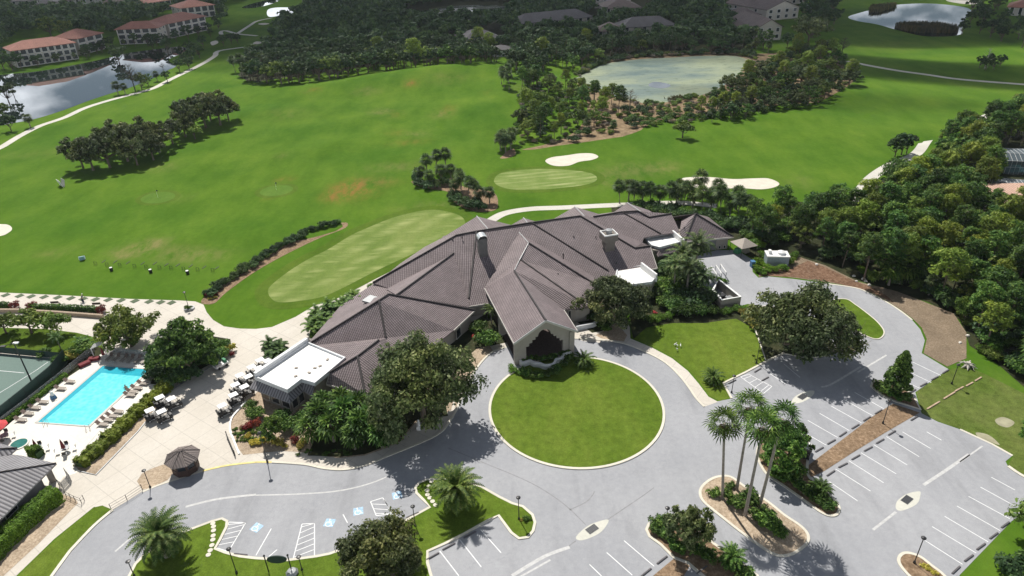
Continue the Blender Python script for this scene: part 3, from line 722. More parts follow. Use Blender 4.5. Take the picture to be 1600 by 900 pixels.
sheet('bed', [(770, 240), (780, 228), (800, 230), (805, 242), (785, 248)], .03, MULCH, sm=True)

# ------------------------------------------------------------------ painted markings
mk_ = MB()
def line(a, b, w=.11, z=.034, mb=None): ribbon(mb or mk_, ground_pts([a, b]), w, z)
# upper row (stops towards lower right)
for a, b in (((1365, 611), (1380, 620)),): pass
for a, b in (((1335.5, 613.5), (1381, 639)), ((1317.5, 624), (1364, 650)), ((1299, 635), (1346, 661)), ((1280.5, 646), (1327, 673)), ((1262, 657), (1309, 684)), ((1243.5, 668), (1291, 696))): line(a, b)
for a, b in (((1423, 564.5), (1470, 587)), ((1420, 581), (1455, 598)), ((1418, 598), (1437, 607))): line(a, b)
line((1200, 582), (1227, 600)); line((1225, 569), (1250, 590)) 
for a, b in (((1448, 675), (1471, 688)), ((1410, 675), (1454, 701)), ((1385, 682.5), (1436, 713.8)), ((1365, 695), (1417.5, 726.8)), ((1345, 707.5), (1400, 740.5)), ((1326, 720), (1380.5, 754.5)), ((1305.5, 733), (1360, 767.5)), ((1296, 753), (1340, 783))): line(a, b)
for a, b in (((1549, 746), (1586, 766)), ((1531.8, 761.3), (1584, 790)), ((1513.3, 775.8), (1578, 811)), ((1495, 790.8), (1562.5, 829.3)), ((1475.8, 807), (1543.8, 846.8)), ((1456.3, 823), (1525, 864.3)), ((1442.5, 843), (1503.8, 882))): line(a, b)
for a, b in (((975, 845), (1022, 885)), ((948, 863.5), (988, 899)), ((921, 882), (955, 915))): line(a, b)
for a, b in (((751, 828), (783, 864)), ((718, 843), (752, 886)), ((687, 861), (717, 900))): line(a, b)
# hatched bays
def hatch(q, n, t0=.0, t1=1., skew=.4):
    a, b, c, d = [np.array(p, float) for p in q]   # a-b near edge (front) , d-c far edge
    for s, e in ((a, b), (b, c), (c, d), (d, a)): line(s, e, .11)
    for i in range(n):
        t = (i + .5) / n
        p = a + (d - a) * t; tt = min(1, max(0, t + skew / n)); r = b + (c - b) * tt
        line(p, r, .09)
hatch([(358, 816), (384, 817), (357, 862), (337, 856)], 5, skew=-1.2)
hatch([(472, 819), (491.5, 818), (491.5, 871), (457.5, 876)], 6, skew=-.9)
hatch([(579, 784), (598, 778), (614, 803), (588, 806)], 3, skew=.8)
line((424, 826), (400, 868)); line((536, 804), (543, 817)); line((600, 780), (614, 806))
line((433, 859), (420, 870)); 
hatch([(1157, 589), (1170, 585), (1206, 604), (1193, 615)], 4, skew=.0)
mk_.build('road_marking', PAINT)['kind'] = 'structure'
# centre seams of paler asphalt
sm_ = MB()
for pts, wd in (([(400, 774), (470, 772), (530, 767), (580, 755), (620, 738)], .22), ([(290, 792), (340, 780), (400, 773)], .35), ([(180, 862), (210, 836), (230, 820)], .25), ([(800, 900), (850, 870), (890, 855)], .45), ([(812, 902), (860, 875)], .25), ([(1443, 758), (1475, 737), (1514, 710)], .4), ([(1364, 828), (1400, 800)], .3), ([(1500, 722), (1535, 697)], .2), ([(1283, 605), (1300, 600), (1345, 573)], .35), ([(1340, 582), (1385, 555)], .3)):
    ribbon(sm_, smooth_pts(ground_pts(pts), False), wd, .029)
sm_.build('worn_seam', flat('worn_pale_asphalt', (.50, .50, .50), .8, .15, 2))['kind'] = 'structure'
ds = MB()
for pts in ([(948, 813), (1000, 778), (1022, 762)], [(890, 797), (915, 785), (925, 775), (929, 768)], [(700, 700), (760, 725), (830, 755), (880, 787), (915, 820)], [(900, 845), (880, 860)]):
    ribbon(ds, smooth_pts(ground_pts(pts), False), .14, .028)
ds.build('tarred_crack', flat('tarred_crack', (.24, .24, .25), .8, .15, 2))['kind'] = 'structure'
for c, q in (((925, 827), [(900, 842), (905, 833), (922, 820), (947, 812), (950, 817), (937, 833), (912, 844)]), ((1417, 781), [(1400, 795), (1402, 783), (1417, 772), (1436, 768), (1438, 774), (1432, 788), (1410, 798)]), ((1254, 620), [(1237, 630), (1242, 620), (1258, 612), (1272, 611), (1268, 620), (1252, 629)])):
    sheet('drain_apron', q, .031, APRON, sm=True)
    x, y, _ = G(*c)
    t = empty('storm_drain', (x, y, .035), .62, 'storm drain grate in the ' + {925: 'pale apron below the round lawn', 1417: 'pale apron in the middle of the right car park', 1254: 'pale apron left of the conical tree'}[c[0]], 'drain', 'storm drains in the car park')
    m = MB(); m.box((0, 0, .02), (1.5, .9, .04)); m.build('frame', IRON, t)
    m = MB()
    for k in range(7): m.box((-.6 + k * .2, 0, .05), (.07, .8, .03))
    m.build('grate', BLACKM, t)
# blue parking symbols
def wheelchair(px, py, rz):
    x, y, _ = G(px, py)
    R = Matrix.Rotation(rz, 2)
    def T(p): q = R @ Vector(p); return (x + q.x, y + q.y)
    P = [T(p) for p in ((-.62, -.62), (.62, -.62), (.62, .62), (-.62, .62))]
    sheet('blue_marking', P, .032, BLUEP, world=True)
    m = MB()
    ribbon(m, [T((-.08 + .36 * math.cos(t), -.22 + .36 * math.sin(t))) for t in np.linspace(1.9, 6.0, 14)], .09, .037)
    ribbon(m, [T(p) for p in ((-.12, .36), (-.08, -.02), (.26, -.02), (.40, -.42), (.56, -.38))], .10, .0371)
    ribbon(m, [T(p) for p in ((-.1, .16), (.2, .16))], .08, .0373)
    k = [T((-.14 + .10 * math.cos(t), .52 + .10 * math.sin(t))) for t in np.linspace(0, 2 * PI, 9)[:-1]]
    m.v += [(p[0], p[1], .0372) for p in k]; m.f.append(tuple(range(len(m.v) - 8, len(m.v))))
    m.build('wheelchair_marking', PAINT)['kind'] = 'structure'
wheelchair(401, 824.5, -.5); wheelchair(515, 817, -.15); wheelchair(560, 799, .2); wheelchair(620.5, 774, .3)

# wheel stops
def stops(lst, lab, grp, ln=1.8):
    me = None
    for (a, b) in lst:
        A, B = G(*a), G(*b); c = ((A[0] + B[0]) / 2, (A[1] + B[1]) / 2, .02); rz = math.atan2(B[1] - A[1], B[0] - A[0])
        if me is None:
            m = MB(); m.box((0, 0, .075), (1.8, .17, .15), taper=.9); o = m.build('wheel_stop', STOP); me = o
        else:
            o = me.copy(); COL.objects.link(o)
        o.location = c; o.rotation_euler = (0, 0, rz)
        tag(o, lab, 'wheel stop', grp)
stops([((1471, 585), (1484, 577)), ((1454, 595), (1467, 588)), ((1436.5, 605), (1449.5, 598)), ((1420, 616), (1432, 608))], 'grey wheel stop in the short row behind the conical tree', 'wheel stops behind the conical tree')
stops([((1366, 648), (1379, 640)), ((1348, 659), (1361, 651)), ((1330, 671), (1343, 663)), ((1311, 683), (1323, 675)), ((1292, 695), (1306, 687)), ((1273, 707), (1287, 699))], 'grey wheel stop along the upper edge of the mulch strip', 'wheel stops above the mulch strip')
stops([((1422, 658), (1435, 650)), ((1387, 681), (1400, 673)), ((1368, 694), (1382, 686)), ((1349, 706), (1364, 698)), ((1330, 719), (1344, 711)), ((1310, 731), (1324, 724)), ((1292, 744), (1304, 736))], 'grey wheel stop along the lower edge of the mulch strip', 'wheel stops below the mulch strip')
stops([((1563, 826), (1578, 815)), ((1545, 843), (1560, 832)), ((1525, 860), (1540, 849)), ((1506, 878), (1521, 867)), ((1486, 898), (1501, 884))], 'grey wheel stop along the lawn edge of the lower right car park', 'wheel stops by the lower right lawn')
stops([((1026, 882), (1043, 869)), ((1002, 901), (1017, 889)), ((1089, 897), (1105, 885))], 'grey wheel stop beside the mulch below the round car park tree', 'wheel stops by the round tree')
stops([((693, 859), (710, 850)), ((725, 841), (744, 831)), ((669, 874), (683, 866))], 'dark wheel stop in the bays under the shadow of the date palm', 'wheel stops below the right date palm')
stops([((635, 810), (655, 801))], 'dark wheel stop in the bay beside the right date palm lawn', 'wheel stop by stepping stones')
stops([((366, 866), (386, 868))], 'dark wheel stop in front of the hatched bay by the left date palm', 'wheel stop by left date palm')
stops([((1179, 582), (1189, 576)), ((1138, 600), (1150, 594)), ((1191, 595), (1200, 590))], 'dark wheel stop at the upper bays beside the side lawn', 'wheel stops by the side lawn')
# stepping stones
st = None
for i, p in enumerate([(333, 819), (334, 824), (334, 830), (333.5, 838), (333, 844.5), (331.5, 853), (329, 861), (326, 868)] + [(674, 753), (670.5, 761), (667.5, 767.5), (668, 774), (671.5, 779), (676, 784.5), (680.5, 790)]):
    left = i < 8
    if st is None:
        m = MB(); m.lathe([(.30, 0), (.31, .05), (.28, .06)], 12); st = o = m.build('stepping_stone', KERBM)
    else: o = st.copy(); COL.objects.link(o)
    x, y, _ = G(*p); o.location = (x, y, .11); o.rotation_euler = (0, 0, i)
    tag(o, 'round pale stepping stone in the curved row by the ' + ('left' if left else 'right') + ' date palm', 'stepping stone', 'stepping stones by the ' + ('left' if left else 'right') + ' date palm')
# ------------------------------------------------------------------ roofs
def newell(V):
    n = Vector((0, 0, 0))
    for i in range(len(V)):
        a, b = Vector(V[i - 1]), Vector(V[i]); n += Vector(((a.y - b.y) * (a.z + b.z), (a.z - b.z) * (a.x + b.x), (a.x - b.x) * (a.y + b.y)))
    n.normalize(); return n if n.z > 0 else -n

def roofpoly(name, polys, m, parent, thick=.22):
    """tiled slopes with thickness, tile courses laid out level along each slope"""
    verts, faces, uvs = [], [], []
    for V in polys:
        V = [Vector(v) for v in V]
        if area2(V) < 0: V = V[::-1]
        n = newell(V)
        d = Vector((n.x, n.y, 0)); d = d.normalized() if d.length > 1e-4 else Vector((0, -1, 0))
        u = Vector((-d.y, d.x, 0)); s = u.cross(n).normalized()
        k = len(verts); c = len(V)
        verts += V + [v - Vector((0, 0, thick)) for v in V]
        for t in tessellate_polygon([[Vector((v.x, v.y, 0)) for v in V]]):
            a, b, e = (V[i] for i in t)
            cr = (b - a).cross(e - a)
            if abs(cr.z) < 1e-7: continue
            if cr.z < 0: t = tuple(t)[::-1]
            faces.append(tuple(k + i for i in t)); uvs.append([(V[i].dot(u), V[i].dot(s)) for i in t])
            faces.append(tuple(k + c + i for i in t)[::-1]); uvs.append([(0, 0)] * 3)
        for i in range(c):
            j = (i + 1) % c
            faces.append((k + i, k + c + i, k + c + j, k + j)); uvs.append([(0, 0)] * 4)
    me = bpy.data.meshes.new(name); me.from_pydata(verts, [], faces); me.materials.append(m)
    ul = me.uv_layers.new(name='UVMap'); i = 0
    for q in uvs:
        for x in q: ul.data[i].uv = x; i += 1
    o = bpy.data.objects.new(name, me); COL.objects.link(o)
    if parent is not None: o.parent = parent
    return o

def caps(name, lines, m, parent, r=.19, dz=.06):
    mb = MB()
    for a, b in lines:
        mb.tube([(a[0], a[1], a[2] + dz), (b[0], b[1], b[2] + dz)], r, 6)
    return mb.build(name, m, parent)

club = empty('clubhouse', (0, 110, 0), 0, 'large taupe golf clubhouse with many hipped brown tile roofs and flat white sections', 'clubhouse')
club.location = (0, 0, 0)
P_ = G
b0 = G(795, 353, 10); S0 = plane(b0, -74.5, 24)
A = G(713, 368, 10); B = G(744.5, 361.8, 10); C = G(830, 348.3, 10); D = G(906.5, 337.8, 10)
E1 = hit(992, 388, S0); E2 = hit(1016, 384.6, S0); E3 = hit(1027, 419, S0); EL = hit(733, 479, S0)
VB = hit(732.5, 466.5, S0)
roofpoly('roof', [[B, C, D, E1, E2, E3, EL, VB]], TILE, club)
nd = Vector((-math.cos(math.radians(-74.5)), -math.sin(math.radians(-74.5)), 0))   # towards the back
def back(p, dist, z): return (p[0] + nd.x * dist, p[1] + nd.y * dist, z)
# rear slope and the dark east slope
N1 = back(A, 15.5, 3.1); N2 = back(D, 12, 4.6)
E4 = (E2[0] - .8, E2[1] + 4.5, 4.3)
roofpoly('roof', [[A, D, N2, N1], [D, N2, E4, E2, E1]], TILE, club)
# projecting hipped block over the entrance
g0 = hit(811, 363, S0); g1 = G(826, 380, g0[2]); S1 = plane(g1, -74.5, 24)
L1 = hit(920, 438, S1); L1b = hit(929, 444, S1)
r1 = hit(812, 406, S1); s2 = (r1[0] + .25, r1[1] + .1, r1[2] - .15)
pr = G(803.7, 423, 8.2); pf = G(853, 501, 8.35); pe0 = G(803, 537, 4.9); pe1 = G(757, 450, 4.6); pe2 = G(903, 518, 4.9); pe3 = G(881, 484, 4.9)
LB = G(903, 469, 4.3); LC = G(926, 478, 3.4)
roofpoly('roof', [[g1, L1, L1b, LC, LB, s2, r1]], TILE, club)
roofpoly('roof', [[s2, LB, LC, G(900, 482, 3.4), G(880, 484, 3.6), pr]], TILE, club)
roofpoly('roof', [[g0, L1b if False else hit(928, 432, S0), L1b, L1, g1]], TILE, club)
roofpoly('roof', [[g0, g1, r1, pr, pe1]], TILE, club)
roofpoly('porch_roof', [[pr, pf, pe0, pe1]], TILE, club); roofpoly('porch_roof', [[pr, pe3, pe2, pf]], TILE, club)
# west wing
R1e = G(582.5, 442, 3.6)
_n = Vector(VB) - Vector(A); _m = Vector(R1e) - Vector(A); _k = _n.cross(_m); _k = _k / _k.z; WP = (np.array(_k), float(np.array(_k) @ np.array(A)))
R2a = hit(709, 396, WP); R2b = G(620, 461, R2a[2]); R2e = G(734, 480, 3.2)
roofpoly('roof', [[R1e, A, B, VB, EL, R2e, R2a, hit(612, 452, WP)]], TILE, club)
nw = Vector((math.cos(math.radians(145)), math.sin(math.radians(145)), 0))
roofpoly('roof', [[R1e, G(601, 431, 3.5), G(625, 412, 3.5), G(663, 386, 3.4), G(690, 372, 3.3), (N1[0], N1[1], 3.1), A]], TILE, club)
roofpoly('roof', [[R2a, R2b, G(604, 452, R2b[2] - 1.6), hit(612, 447, WP)]], TILE, club)
roofpoly('roof', [[R2a, R2e, G(700, 492, 3.2), G(612, 466, R2b[2] - .2), R2b]], TILE, club)
# hipped west block
a3 = G(607, 460, 8.7); b3 = G(592, 470, 8.7); E3h = G(742, 485, 3.1); W3h = G(477, 541, 3.6); S3h = G(603, 528, 4.9); SEe = G(709, 516, 3.1); SE2 = G(620, 585, 3.1)
roofpoly('roof', [[a3, E3h, SEe, SE2, S3h, b3]], TILE, club)
roofpoly('roof', [[b3, S3h, G(592, 531.5, 5.7), G(541, 562, 4.4), G(482, 545, 3.7), W3h]], TILE, club)
nw2 = Vector((math.cos(math.radians(150)), math.sin(math.radians(150)), 0))
kk = (a3[0] + nw2.x * 12, a3[1] + nw2.y * 12, 3.2)
roofpoly('roof', [[b3, W3h, kk, a3], [a3, kk, (kk[0] + 6.5, kk[1] + 11, 3.2), E3h]], TILE, club)
a4 = G(592, 531.5, 5.9); b4 = G(558.5, 557, 5.9); W4 = G(515, 582.5, 4.45); S4 = G(571, 617, 2.9); SW4 = G(510, 600, 2.9); E4h = G(640, 590, 2.9)
roofpoly('roof', [[a4, S3h, SE2, E4h, S4, b4]], TILE, club)
roofpoly('roof', [[b4, S4, SW4, W4]], TILE, club)
roofpoly('roof', [[a4, b4, W4, G(541, 562, 4.4)]], TILE, club)
# lower east roofs
RR = plane(G(950, 335.2, 8), -74.5, 23)
f1 = G(927, 339, 8); f2 = G(971, 331.6, 8); f3 = G(996.5, 330, 8); f4 = hit(1014, 340, RR); f5 = hit(1049, 334, RR); f6 = hit(1062, 361.5, RR); f7 = hit(1048, 364.5, RR); f8 = hit(1033, 366, RR); f9 = hit(1006, 371.5, RR); f10 = hit(1003, 381, RR)
roofpoly('roof', [[D, f1, hit(962, 370, RR), (E4[0], E4[1], E4[2]), E2, E1]], TILE, club)
roofpoly('roof', [[D, N2, back(f1, 9, 4.4), f1]], TILE, club)
roofpoly('roof', [[f1, f2, f3, f4, f5, f6, f7, f8, f9, f10, hit(962, 370, RR)]], TILE, club)
roofpoly('roof', [[f1, back(f1, 9, 4.4), back(f3, 9, 4.4), f3], [f3, back(f3, 9, 4.4), back(f5, 7, 4), f5, f4]], TILE, club)
# rear gables
for ap, jn, wL, wR in (((745, 338), (763, 359), (716, 368), (788, 354)), ((818, 340.5), (824.5, 349), (806, 352), (828, 349)), ((898, 323), (913, 338), (880, 339), (930, 338)), ((980, 317), (1001, 331), (962, 330), (1020, 336))):
    z = 8.2 if ap[0] < 970 else 6.9
    a = G(*ap, z); j = G(*jn, z)
    d = Vector((a[0] - j[0], a[1] - j[1], 0)).normalized(); s = Vector((d.y, -d.x, 0)); hw = 8.5 if ap[0] != 818 else 4; dz = hw * .445
    if ap[0] == 980: hw = 6; dz = 2.9
    lo = lambda q, sg: (q[0] + s.x * hw * sg, q[1] + s.y * hw * sg, z - dz)
    roofpoly('gable_roof', [[a, j, lo(j, -1), lo(a, -1)], [j, a, lo(a, 1), lo(j, 1)]], TILE, club)
    m = MB(); m.add([lo(a, -1), lo(a, 1), a], [(0, 1, 2)])
    caps('ridge_cap', [(a, j)], CAPL, club, .12, .05)
# right hipped block
ax = G(1086.5, 334, 7.0); RS = G(1069, 378, 3.2); RSE = G(1146, 370, 3.1); RW = G(1062, 362, 4.6); RWn = G(1066, 336.5, 4.6)
RNE = (RSE[0] - 2.5, RSE[1] + 11, 3.1); RNW = (RNE[0] - 12.5, RNE[1] - 1, 3.4)
roofpoly('roof', [[ax, RS, RSE], [ax, RSE, RNE], [ax, RNE, RNW], [ax, RNW, RWn, RW, RS]], TILE, club)
caps('ridge_cap', [(A, B), (B, C), (C, D), (D, E1), (E1, E2), (B, VB), (C, hit(950, 423, S0)), (g1, L1b), (s2, LB), (pr, pf), (R1e, A), (R2a, R2b), (a3, E3h), (b3, a3), (b3, W3h), (b3, S3h), (a4, b4), (b4, S4), (b4, W4),
                  (f1, f2), (f2, f8), (f3, f4), (f4, f5), (ax, RS), (ax, RSE), (f2, f3)], CAPM, club)
for ab in ((g0, g1), (g1, r1), (pf, pe0), (pf, pe2), (r1, pr)): caps('roof_flashing', [ab], CAPL, club, .10, .04)
# flat white roofs
def flatroof(px, z, par=.35, mt=MEMB, zb=None):
    P = [G(*p, z)[:2] for p in px]
    m = MB(); m.prism(P, z - .3, z); m.build('flat_roof', mt, club)
    wallband(MB(), P, .3, z - .35, z + par, True).build('parapet', PARAP, club)
    return P
W1P = flatroof([(400, 591), (481, 537), (539, 561), (513.5, 582), (492, 600), (471, 594), (450, 610.5)], 4.4)
wallband(MB(), [G(399.5, 590, 4.4)[:2], G(480.5, 535, 4.4)[:2]], .55, 3.9, 5.3).build('parapet', PARAP, club)
flatroof([(1008, 373), (1049, 365), (1050, 361), (1068, 377), (1030, 387), (1019, 384)], 4.0, .2)
wallband(MB(), [G(1047.5, 361, 4.6)[:2], G(1068, 378, 4.6)[:2]], .35, 3.6, 5.2).build('parapet', WHITE, club)
flatroof([(965, 420), (1002, 416), (1026, 431), (1018, 441), (988, 445), (962, 434)], 3.6, .2)
wallband(MB(), [G(1002, 413.5, 4.4)[:2], G(1026, 432, 4.4)[:2]], .35, 3.2, 4.9).build('parapet', WHITE, club)
# tiled skirt under the west flat roof and the east flat roof
t1 = [G(400, 591, 3.9), G(450, 611, 3.9), G(471, 595, 3.9), G(492, 601, 3.9)]; t2 = [G(389, 606, 2.8), G(453, 630, 2.8), G(474, 611, 2.8), G(487.5, 618, 2.8)]
roofpoly('awning_roof', [[t1[0], t1[1], t2[1], t2[0]], [t1[1], t1[2], t2[2], t2[1]], [t1[2], t1[3], t2[3], t2[2]]], TILEG, club, .12)
q1 = [G(1018, 385, 3.9), G(1030, 387, 3.9), G(1072, 378, 3.9)]; q2 = [G(1026, 397, 2.8), G(1028, 401, 2.8), G(1075, 388, 2.8)]
roofpoly('awning_roof', [[q1[0], q1[1], q2[1], q2[0]], [q1[1], q1[2], q2[2], q2[1]]], TILE, club, .12)
# walls below the eaves
def walls(P, z0, z1, m=WALL, nm='wall'):
    mb = MB(); mb.prism(P, z0, z1); return mb.build(nm, m, club)
def shrink(P, d):
    c = np.mean(np.array([p[:2] for p in P]), 0); Q = []
    if area2(P) < 0: P = P[::-1]
    n = len(P)
    for i in range(n):
        a, p, b = (Vector(P[j][:2]) for j in (i - 1, i, (i + 1) % n))
        u = (p - a).normalized(); v = (b - p).normalized(); nu = Vector((-u.y, u.x)); nv = Vector((-v.y, v.x))
        k = nu + nv; k = k / max(.4, k.dot(k) / 2) if k.length > .3 else nu
        Q.append((p.x + k.x * d, p.y + k.y * d))
    return Q
walls(shrink([EL, E3, E2, back(E2, 8, 0), back(D, 11, 0), back(A, 14.5, 0), G(663, 386, 3), G(625, 412, 3), R1e, R2e], .7), 0, 2.55)
walls(shrink([G(733, 462, 3), G(929, 444, 3), LC, G(900, 482, 3.4), G(763, 474, 3)], .6), 0, 2.7)
walls(shrink([G(700, 497, 3.1), E3h, SEe, SE2, E4h, S4, SW4, G(482, 545, 3), W3h, kk, (kk[0] + 6, kk[1] + 10)], .75), 0, 2.65)
walls(shrink([G(400, 591, 4.2), G(481, 537, 4.2), G(539, 561, 4.2), G(513.5, 582, 4.2), G(492, 600, 4.2), G(471, 594, 4.2), G(450, 610.5, 4.2)], .1), 0, 4.1)
walls(shrink([RS, RSE, RNE, RNW], .7), 0, 2.85)
walls(shrink([f10, f6, back(f5, 6.5, 0), back(f1, 8, 0)], .5), 0, 3.3)
walls(shrink([G(1008, 373, 4), G(1068, 377, 4), G(1072, 385, 3), G(1030, 396, 3), G(1019, 388, 4)], .3), 0, 3.5)
walls(shrink([G(965, 420, 3.6), G(1002, 416, 3.6), G(1026, 431, 3.6), G(1018, 441, 3.6), G(988, 445, 3.6), G(962, 434, 3.6)], .1), 0, 3.4)
for q in (0, 1):
    a = (745, 338) if q == 0 else (898, 323)
    x, y, _ = G(*a, 8.2); mb = MB(); mb.box((x + 1.0, y - 3.5, 2), (14, 6, 4), math.radians(15.5)); mb.build('wall', WALL, club)
# gable front of the entrance porch: thick wall with a round-topped stepped opening
fl = Vector(pe0) + (Vector(pe2) - Vector(pe0)) * .05; fr = Vector(pe2) + (Vector(pe0) - Vector(pe2)) * .05
ux = (Vector(pe2) - Vector(pe0)); ux.z = 0; ux.normalize(); uy = Vector((ux.y, -ux.x, 0))  # towards the viewer
org = Vector((fl.x, fl.y, 0)) - uy * 1.1; Wd = (fr - fl).length
def porchwall(org, nm, solid=False):
    half = Wd / 2; apexz = 7.95; ez = 4.7
    outer = [(0, 0), (0, ez), (half, apexz), (Wd, ez), (Wd, 0)]
    def st(s):   # stepped half opening from the foot to the crown, s = -1 / 1
        return [(half + s * 3.25, 0), (half + s * 3.25, 3.2), (half + s * 2.7, 3.2), (half + s * 2.7, 3.75), (half + s * 2.15, 3.75), (half + s * 2.15, 4.3), (half + s * 1.6, 4.3), (half + s * 1.6, 4.8), (half + s * 1.15, 4.8)]
    arc = [(half - 1.15 * math.cos(t), 4.8 + 1.2 * math.sin(t)) for t in np.linspace(.15, PI - .15, 11)]
    poly = outer + st(1) + arc[::-1] + st(-1)[::-1]
    V = [org + ux * a + Vector((0, 0, b)) for a, b in poly]; n = len(V)
    T = tessellate_polygon([[Vector((a, b, 0)) for a, b in poly]])
    verts = [v + uy * .25 for v in V] + [v - uy * .25 for v in V]
    F = [tuple(t) for t in T] + [tuple(n + i for i in t)[::-1] for t in T] + [(i, n + i, n + (i + 1) % n, (i + 1) % n) for i in range(n)]
    return mk(nm, verts, F, WALL, club)
porchwall(org, 'porch_front')
porchwall(org - uy * 9.5, 'porch_arch')
mb = MB()
for s, px in ((0.2, 0), (Wd - .2, 0)):
    for d in (0, 9.5):
        p = org + ux * s - uy * d; MB().box((p.x, p.y, 2.3), (.9, .9, 4.6), math.radians(15.5)).build('porch_pier', WALL, club)
# beams along the porch sides, white fascias
mb = MB()
for s in (.2, Wd - .2):
    a = org + ux * s; b = a - uy * 17; mb.tube([(a.x, a.y, 4.45), (b.x, b.y, 4.3)], .3, 4)
mb.build('porch_beam', WALL, club)
q_ = [org + ux * .3, org + ux * (Wd - .3), org + ux * (Wd - .3) - uy * 17, org + ux * .3 - uy * 17]
sheet('porch_paving', [(v.x, v.y) for v in q_], .045, flat('dark_brick_paver', (.085, .06, .05), .8, .3, 3), world=True)
def fascia(lines):
    for a, b in lines:
        mb = MB(); wallband(mb, [a[:2], b[:2]], .12, -.30, .03); n = len(mb.v)
        za, zb = a[2], b[2]
        for i in range(n - 8, n):
            x, y, z = mb.v[i]; mb.v[i] = (x, y, z + (za if i < n - 4 else zb))
        mb.build('fascia', TRIM, club)
fascia([(EL, hit(763, 474, S0)), (hit(945, 437, S0), E3), (E3, E2), (pe0, pe1), (pf, pe0), (pf, pe2), (pe2, pe3), (E3h, SEe), (S4, SW4), (RS, RSE), (SW4, W4), (LB, LC)])
# wall openings: windows and doors, each a dark pane with a frame
def window(a, b, z0, z1, parent, nm='window', off=.05, fm=TRIM, gm=DGLASS, fw=.10):
    a, b = Vector((a[0], a[1], 0)), Vector((b[0], b[1], 0)); u = (b - a); L_ = u.length; u.normalize(); n = Vector((u.y, -u.x, 0))
    c = (a + b) / 2 + n * off; rz = math.atan2(u.y, u.x)
    f = MB()
    f.box((c.x - u.x * (L_ / 2), c.y - u.y * (L_ / 2), (z0 + z1) / 2), (fw, .12, z1 - z0), rz); f.box((c.x + u.x * (L_ / 2), c.y + u.y * (L_ / 2), (z0 + z1) / 2), (fw, .12, z1 - z0), rz)
    f.box((c.x, c.y, z0), (L_ + fw, .16, fw), rz); f.box((c.x, c.y, z1), (L_ + fw, .12, fw), rz)
    fo = f.build(nm, fm, parent)
    g = MB(); g.box((c.x, c.y, (z0 + z1) / 2), (L_ - fw, .05, z1 - z0 - fw), rz); g.build('pane', gm, fo)
    return fo
def wrow(a, b, n, z0, z1, frac=.6, **k):
    for i in range(n):
        t0 = (i + .5 - frac / 2) / n; t1 = (i + .5 + frac / 2) / n
        window([a[j] + (b[j] - a[j]) * t0 for j in (0, 1)], [a[j] + (b[j] - a[j]) * t1 for j in (0, 1)], z0, z1, club, **k)
ws = shrink([G(400, 591, 4.2), G(450, 610.5, 4.2), G(471, 594, 4.2), G(492, 600, 4.2), G(481, 537, 4.2)], .1)
wa, wb, wc = G(401.5, 591.5, 4.2), G(450, 610, 4.2), G(470.5, 594.5, 4.2)
wrow(wa, wb, 3, .6, 2.2, .75); wrow(wb, wc, 2, .6, 2.2, .8)
rs = shrink([RS, RSE, RNE, RNW], .7)
a_, b_ = Vector((RS[0] + .9, RS[1] + 1.0)), Vector((RSE[0] - .9, RSE[1] + .45))
window(a_ + (b_ - a_) * .42, a_ + (b_ - a_) * .70, .3, 2.5, club, 'service_door', .1, WALLD, WALLD)
for t in (.78, .90): window(a_ + (b_ - a_) * t, a_ + (b_ - a_) * (t + .05), .3, 1.0, club, 'vent', .1)
a_, b_ = Vector(hit(890, 478, S0)[:2]), Vector(hit(930, 468, S0)[:2])
wl = shrink([G(733, 462, 3), G(929, 444, 3), LC, G(900, 482, 3.4), G(763, 474, 3)], .6)
a_ = Vector((G(884, 486, 3)[0] + .3, G(884, 486, 3)[1] + .9)); b_ = Vector((LC[0] - .6, LC[1] + .6))
wrow(a_, b_, 3, .4, 2.5, .7)
a_ = Vector((SEe[0] - .1, SEe[1] + .3)); b_ = Vector((E3h[0] - .9, E3h[1] + .0))
wrow(a_, b_, 2, .5, 2.3, .5)
# chimneys
c1 = G(950, 393, 5.2); rz = math.radians(15.5)
mb = MB(); mb.box((c1[0], c1[1], 6.4), (2.0, 2.0, 5.2), rz); mb.box((c1[0], c1[1], 8.6), (2.9, 2.7, 1.3), rz)
ch = mb.build('chimney', TRIM, club)
ch.data.materials[0] = flat('chimney_stucco', (.175, .155, .135), .85, .08, 1.5)
wallband(MB(), [(c1[0] + Vector((a, b)) @ Vector((math.cos(rz), -math.sin(rz))), c1[1] + Vector((a, b)) @ Vector((math.sin(rz), math.cos(rz)))) for a, b in ((-1.35, -1.25), (1.35, -1.25), (1.35, 1.25), (-1.35, 1.25))], .25, 9.2, 9.5, True).build('chimney_rim', WHITE, ch)
MB().lathe([(.6, 9.3), (.6, 9.9), (.68, 9.9), (.68, 10.05), (.3, 10.1)], 14, (c1[0], c1[1], 0)).build('flue', GREYM, ch)
c2 = G(754, 389, 8.6)
mb = MB(); mb.box((c2[0], c2[1], 8.8), (1.7, 1.5, 4.4), rz)
ch2 = mb.build('chimney', flat('dark_chimney_stucco', (.13, .125, .12), .85, .1, 1.5), club)
m = MB(); v = []; k = 10
for sx in (-1.0, 1.0):
    for i in range(k + 1):
        t = PI * i / k; v.append((sx, -.95 * math.cos(t), 11.05 + .75 * math.sin(t)))
R = Matrix.Rotation(rz + PI / 2, 3, 'Z'); v = [tuple(R @ Vector(p) + Vector((c2[0], c2[1], 0))) for p in v]
m.add(v, [(i, i + 1, k + 2 + i, k + 1 + i) for i in range(k)]); m.build('chimney_hood', GALV, ch2, True)
c3 = G(580, 471, 6.6)
mb = MB(); mb.box((c3[0], c3[1], 5.6), (1.7, 1.7, 2.4), math.radians(60)); c3o = mb.build('chimney', WALLD, club)
mb = MB(); mb.box((c3[0], c3[1], 6.95), (2.2, 2.2, .35), math.radians(60)); mb.build('chimney_cap', GREYM, c3o)
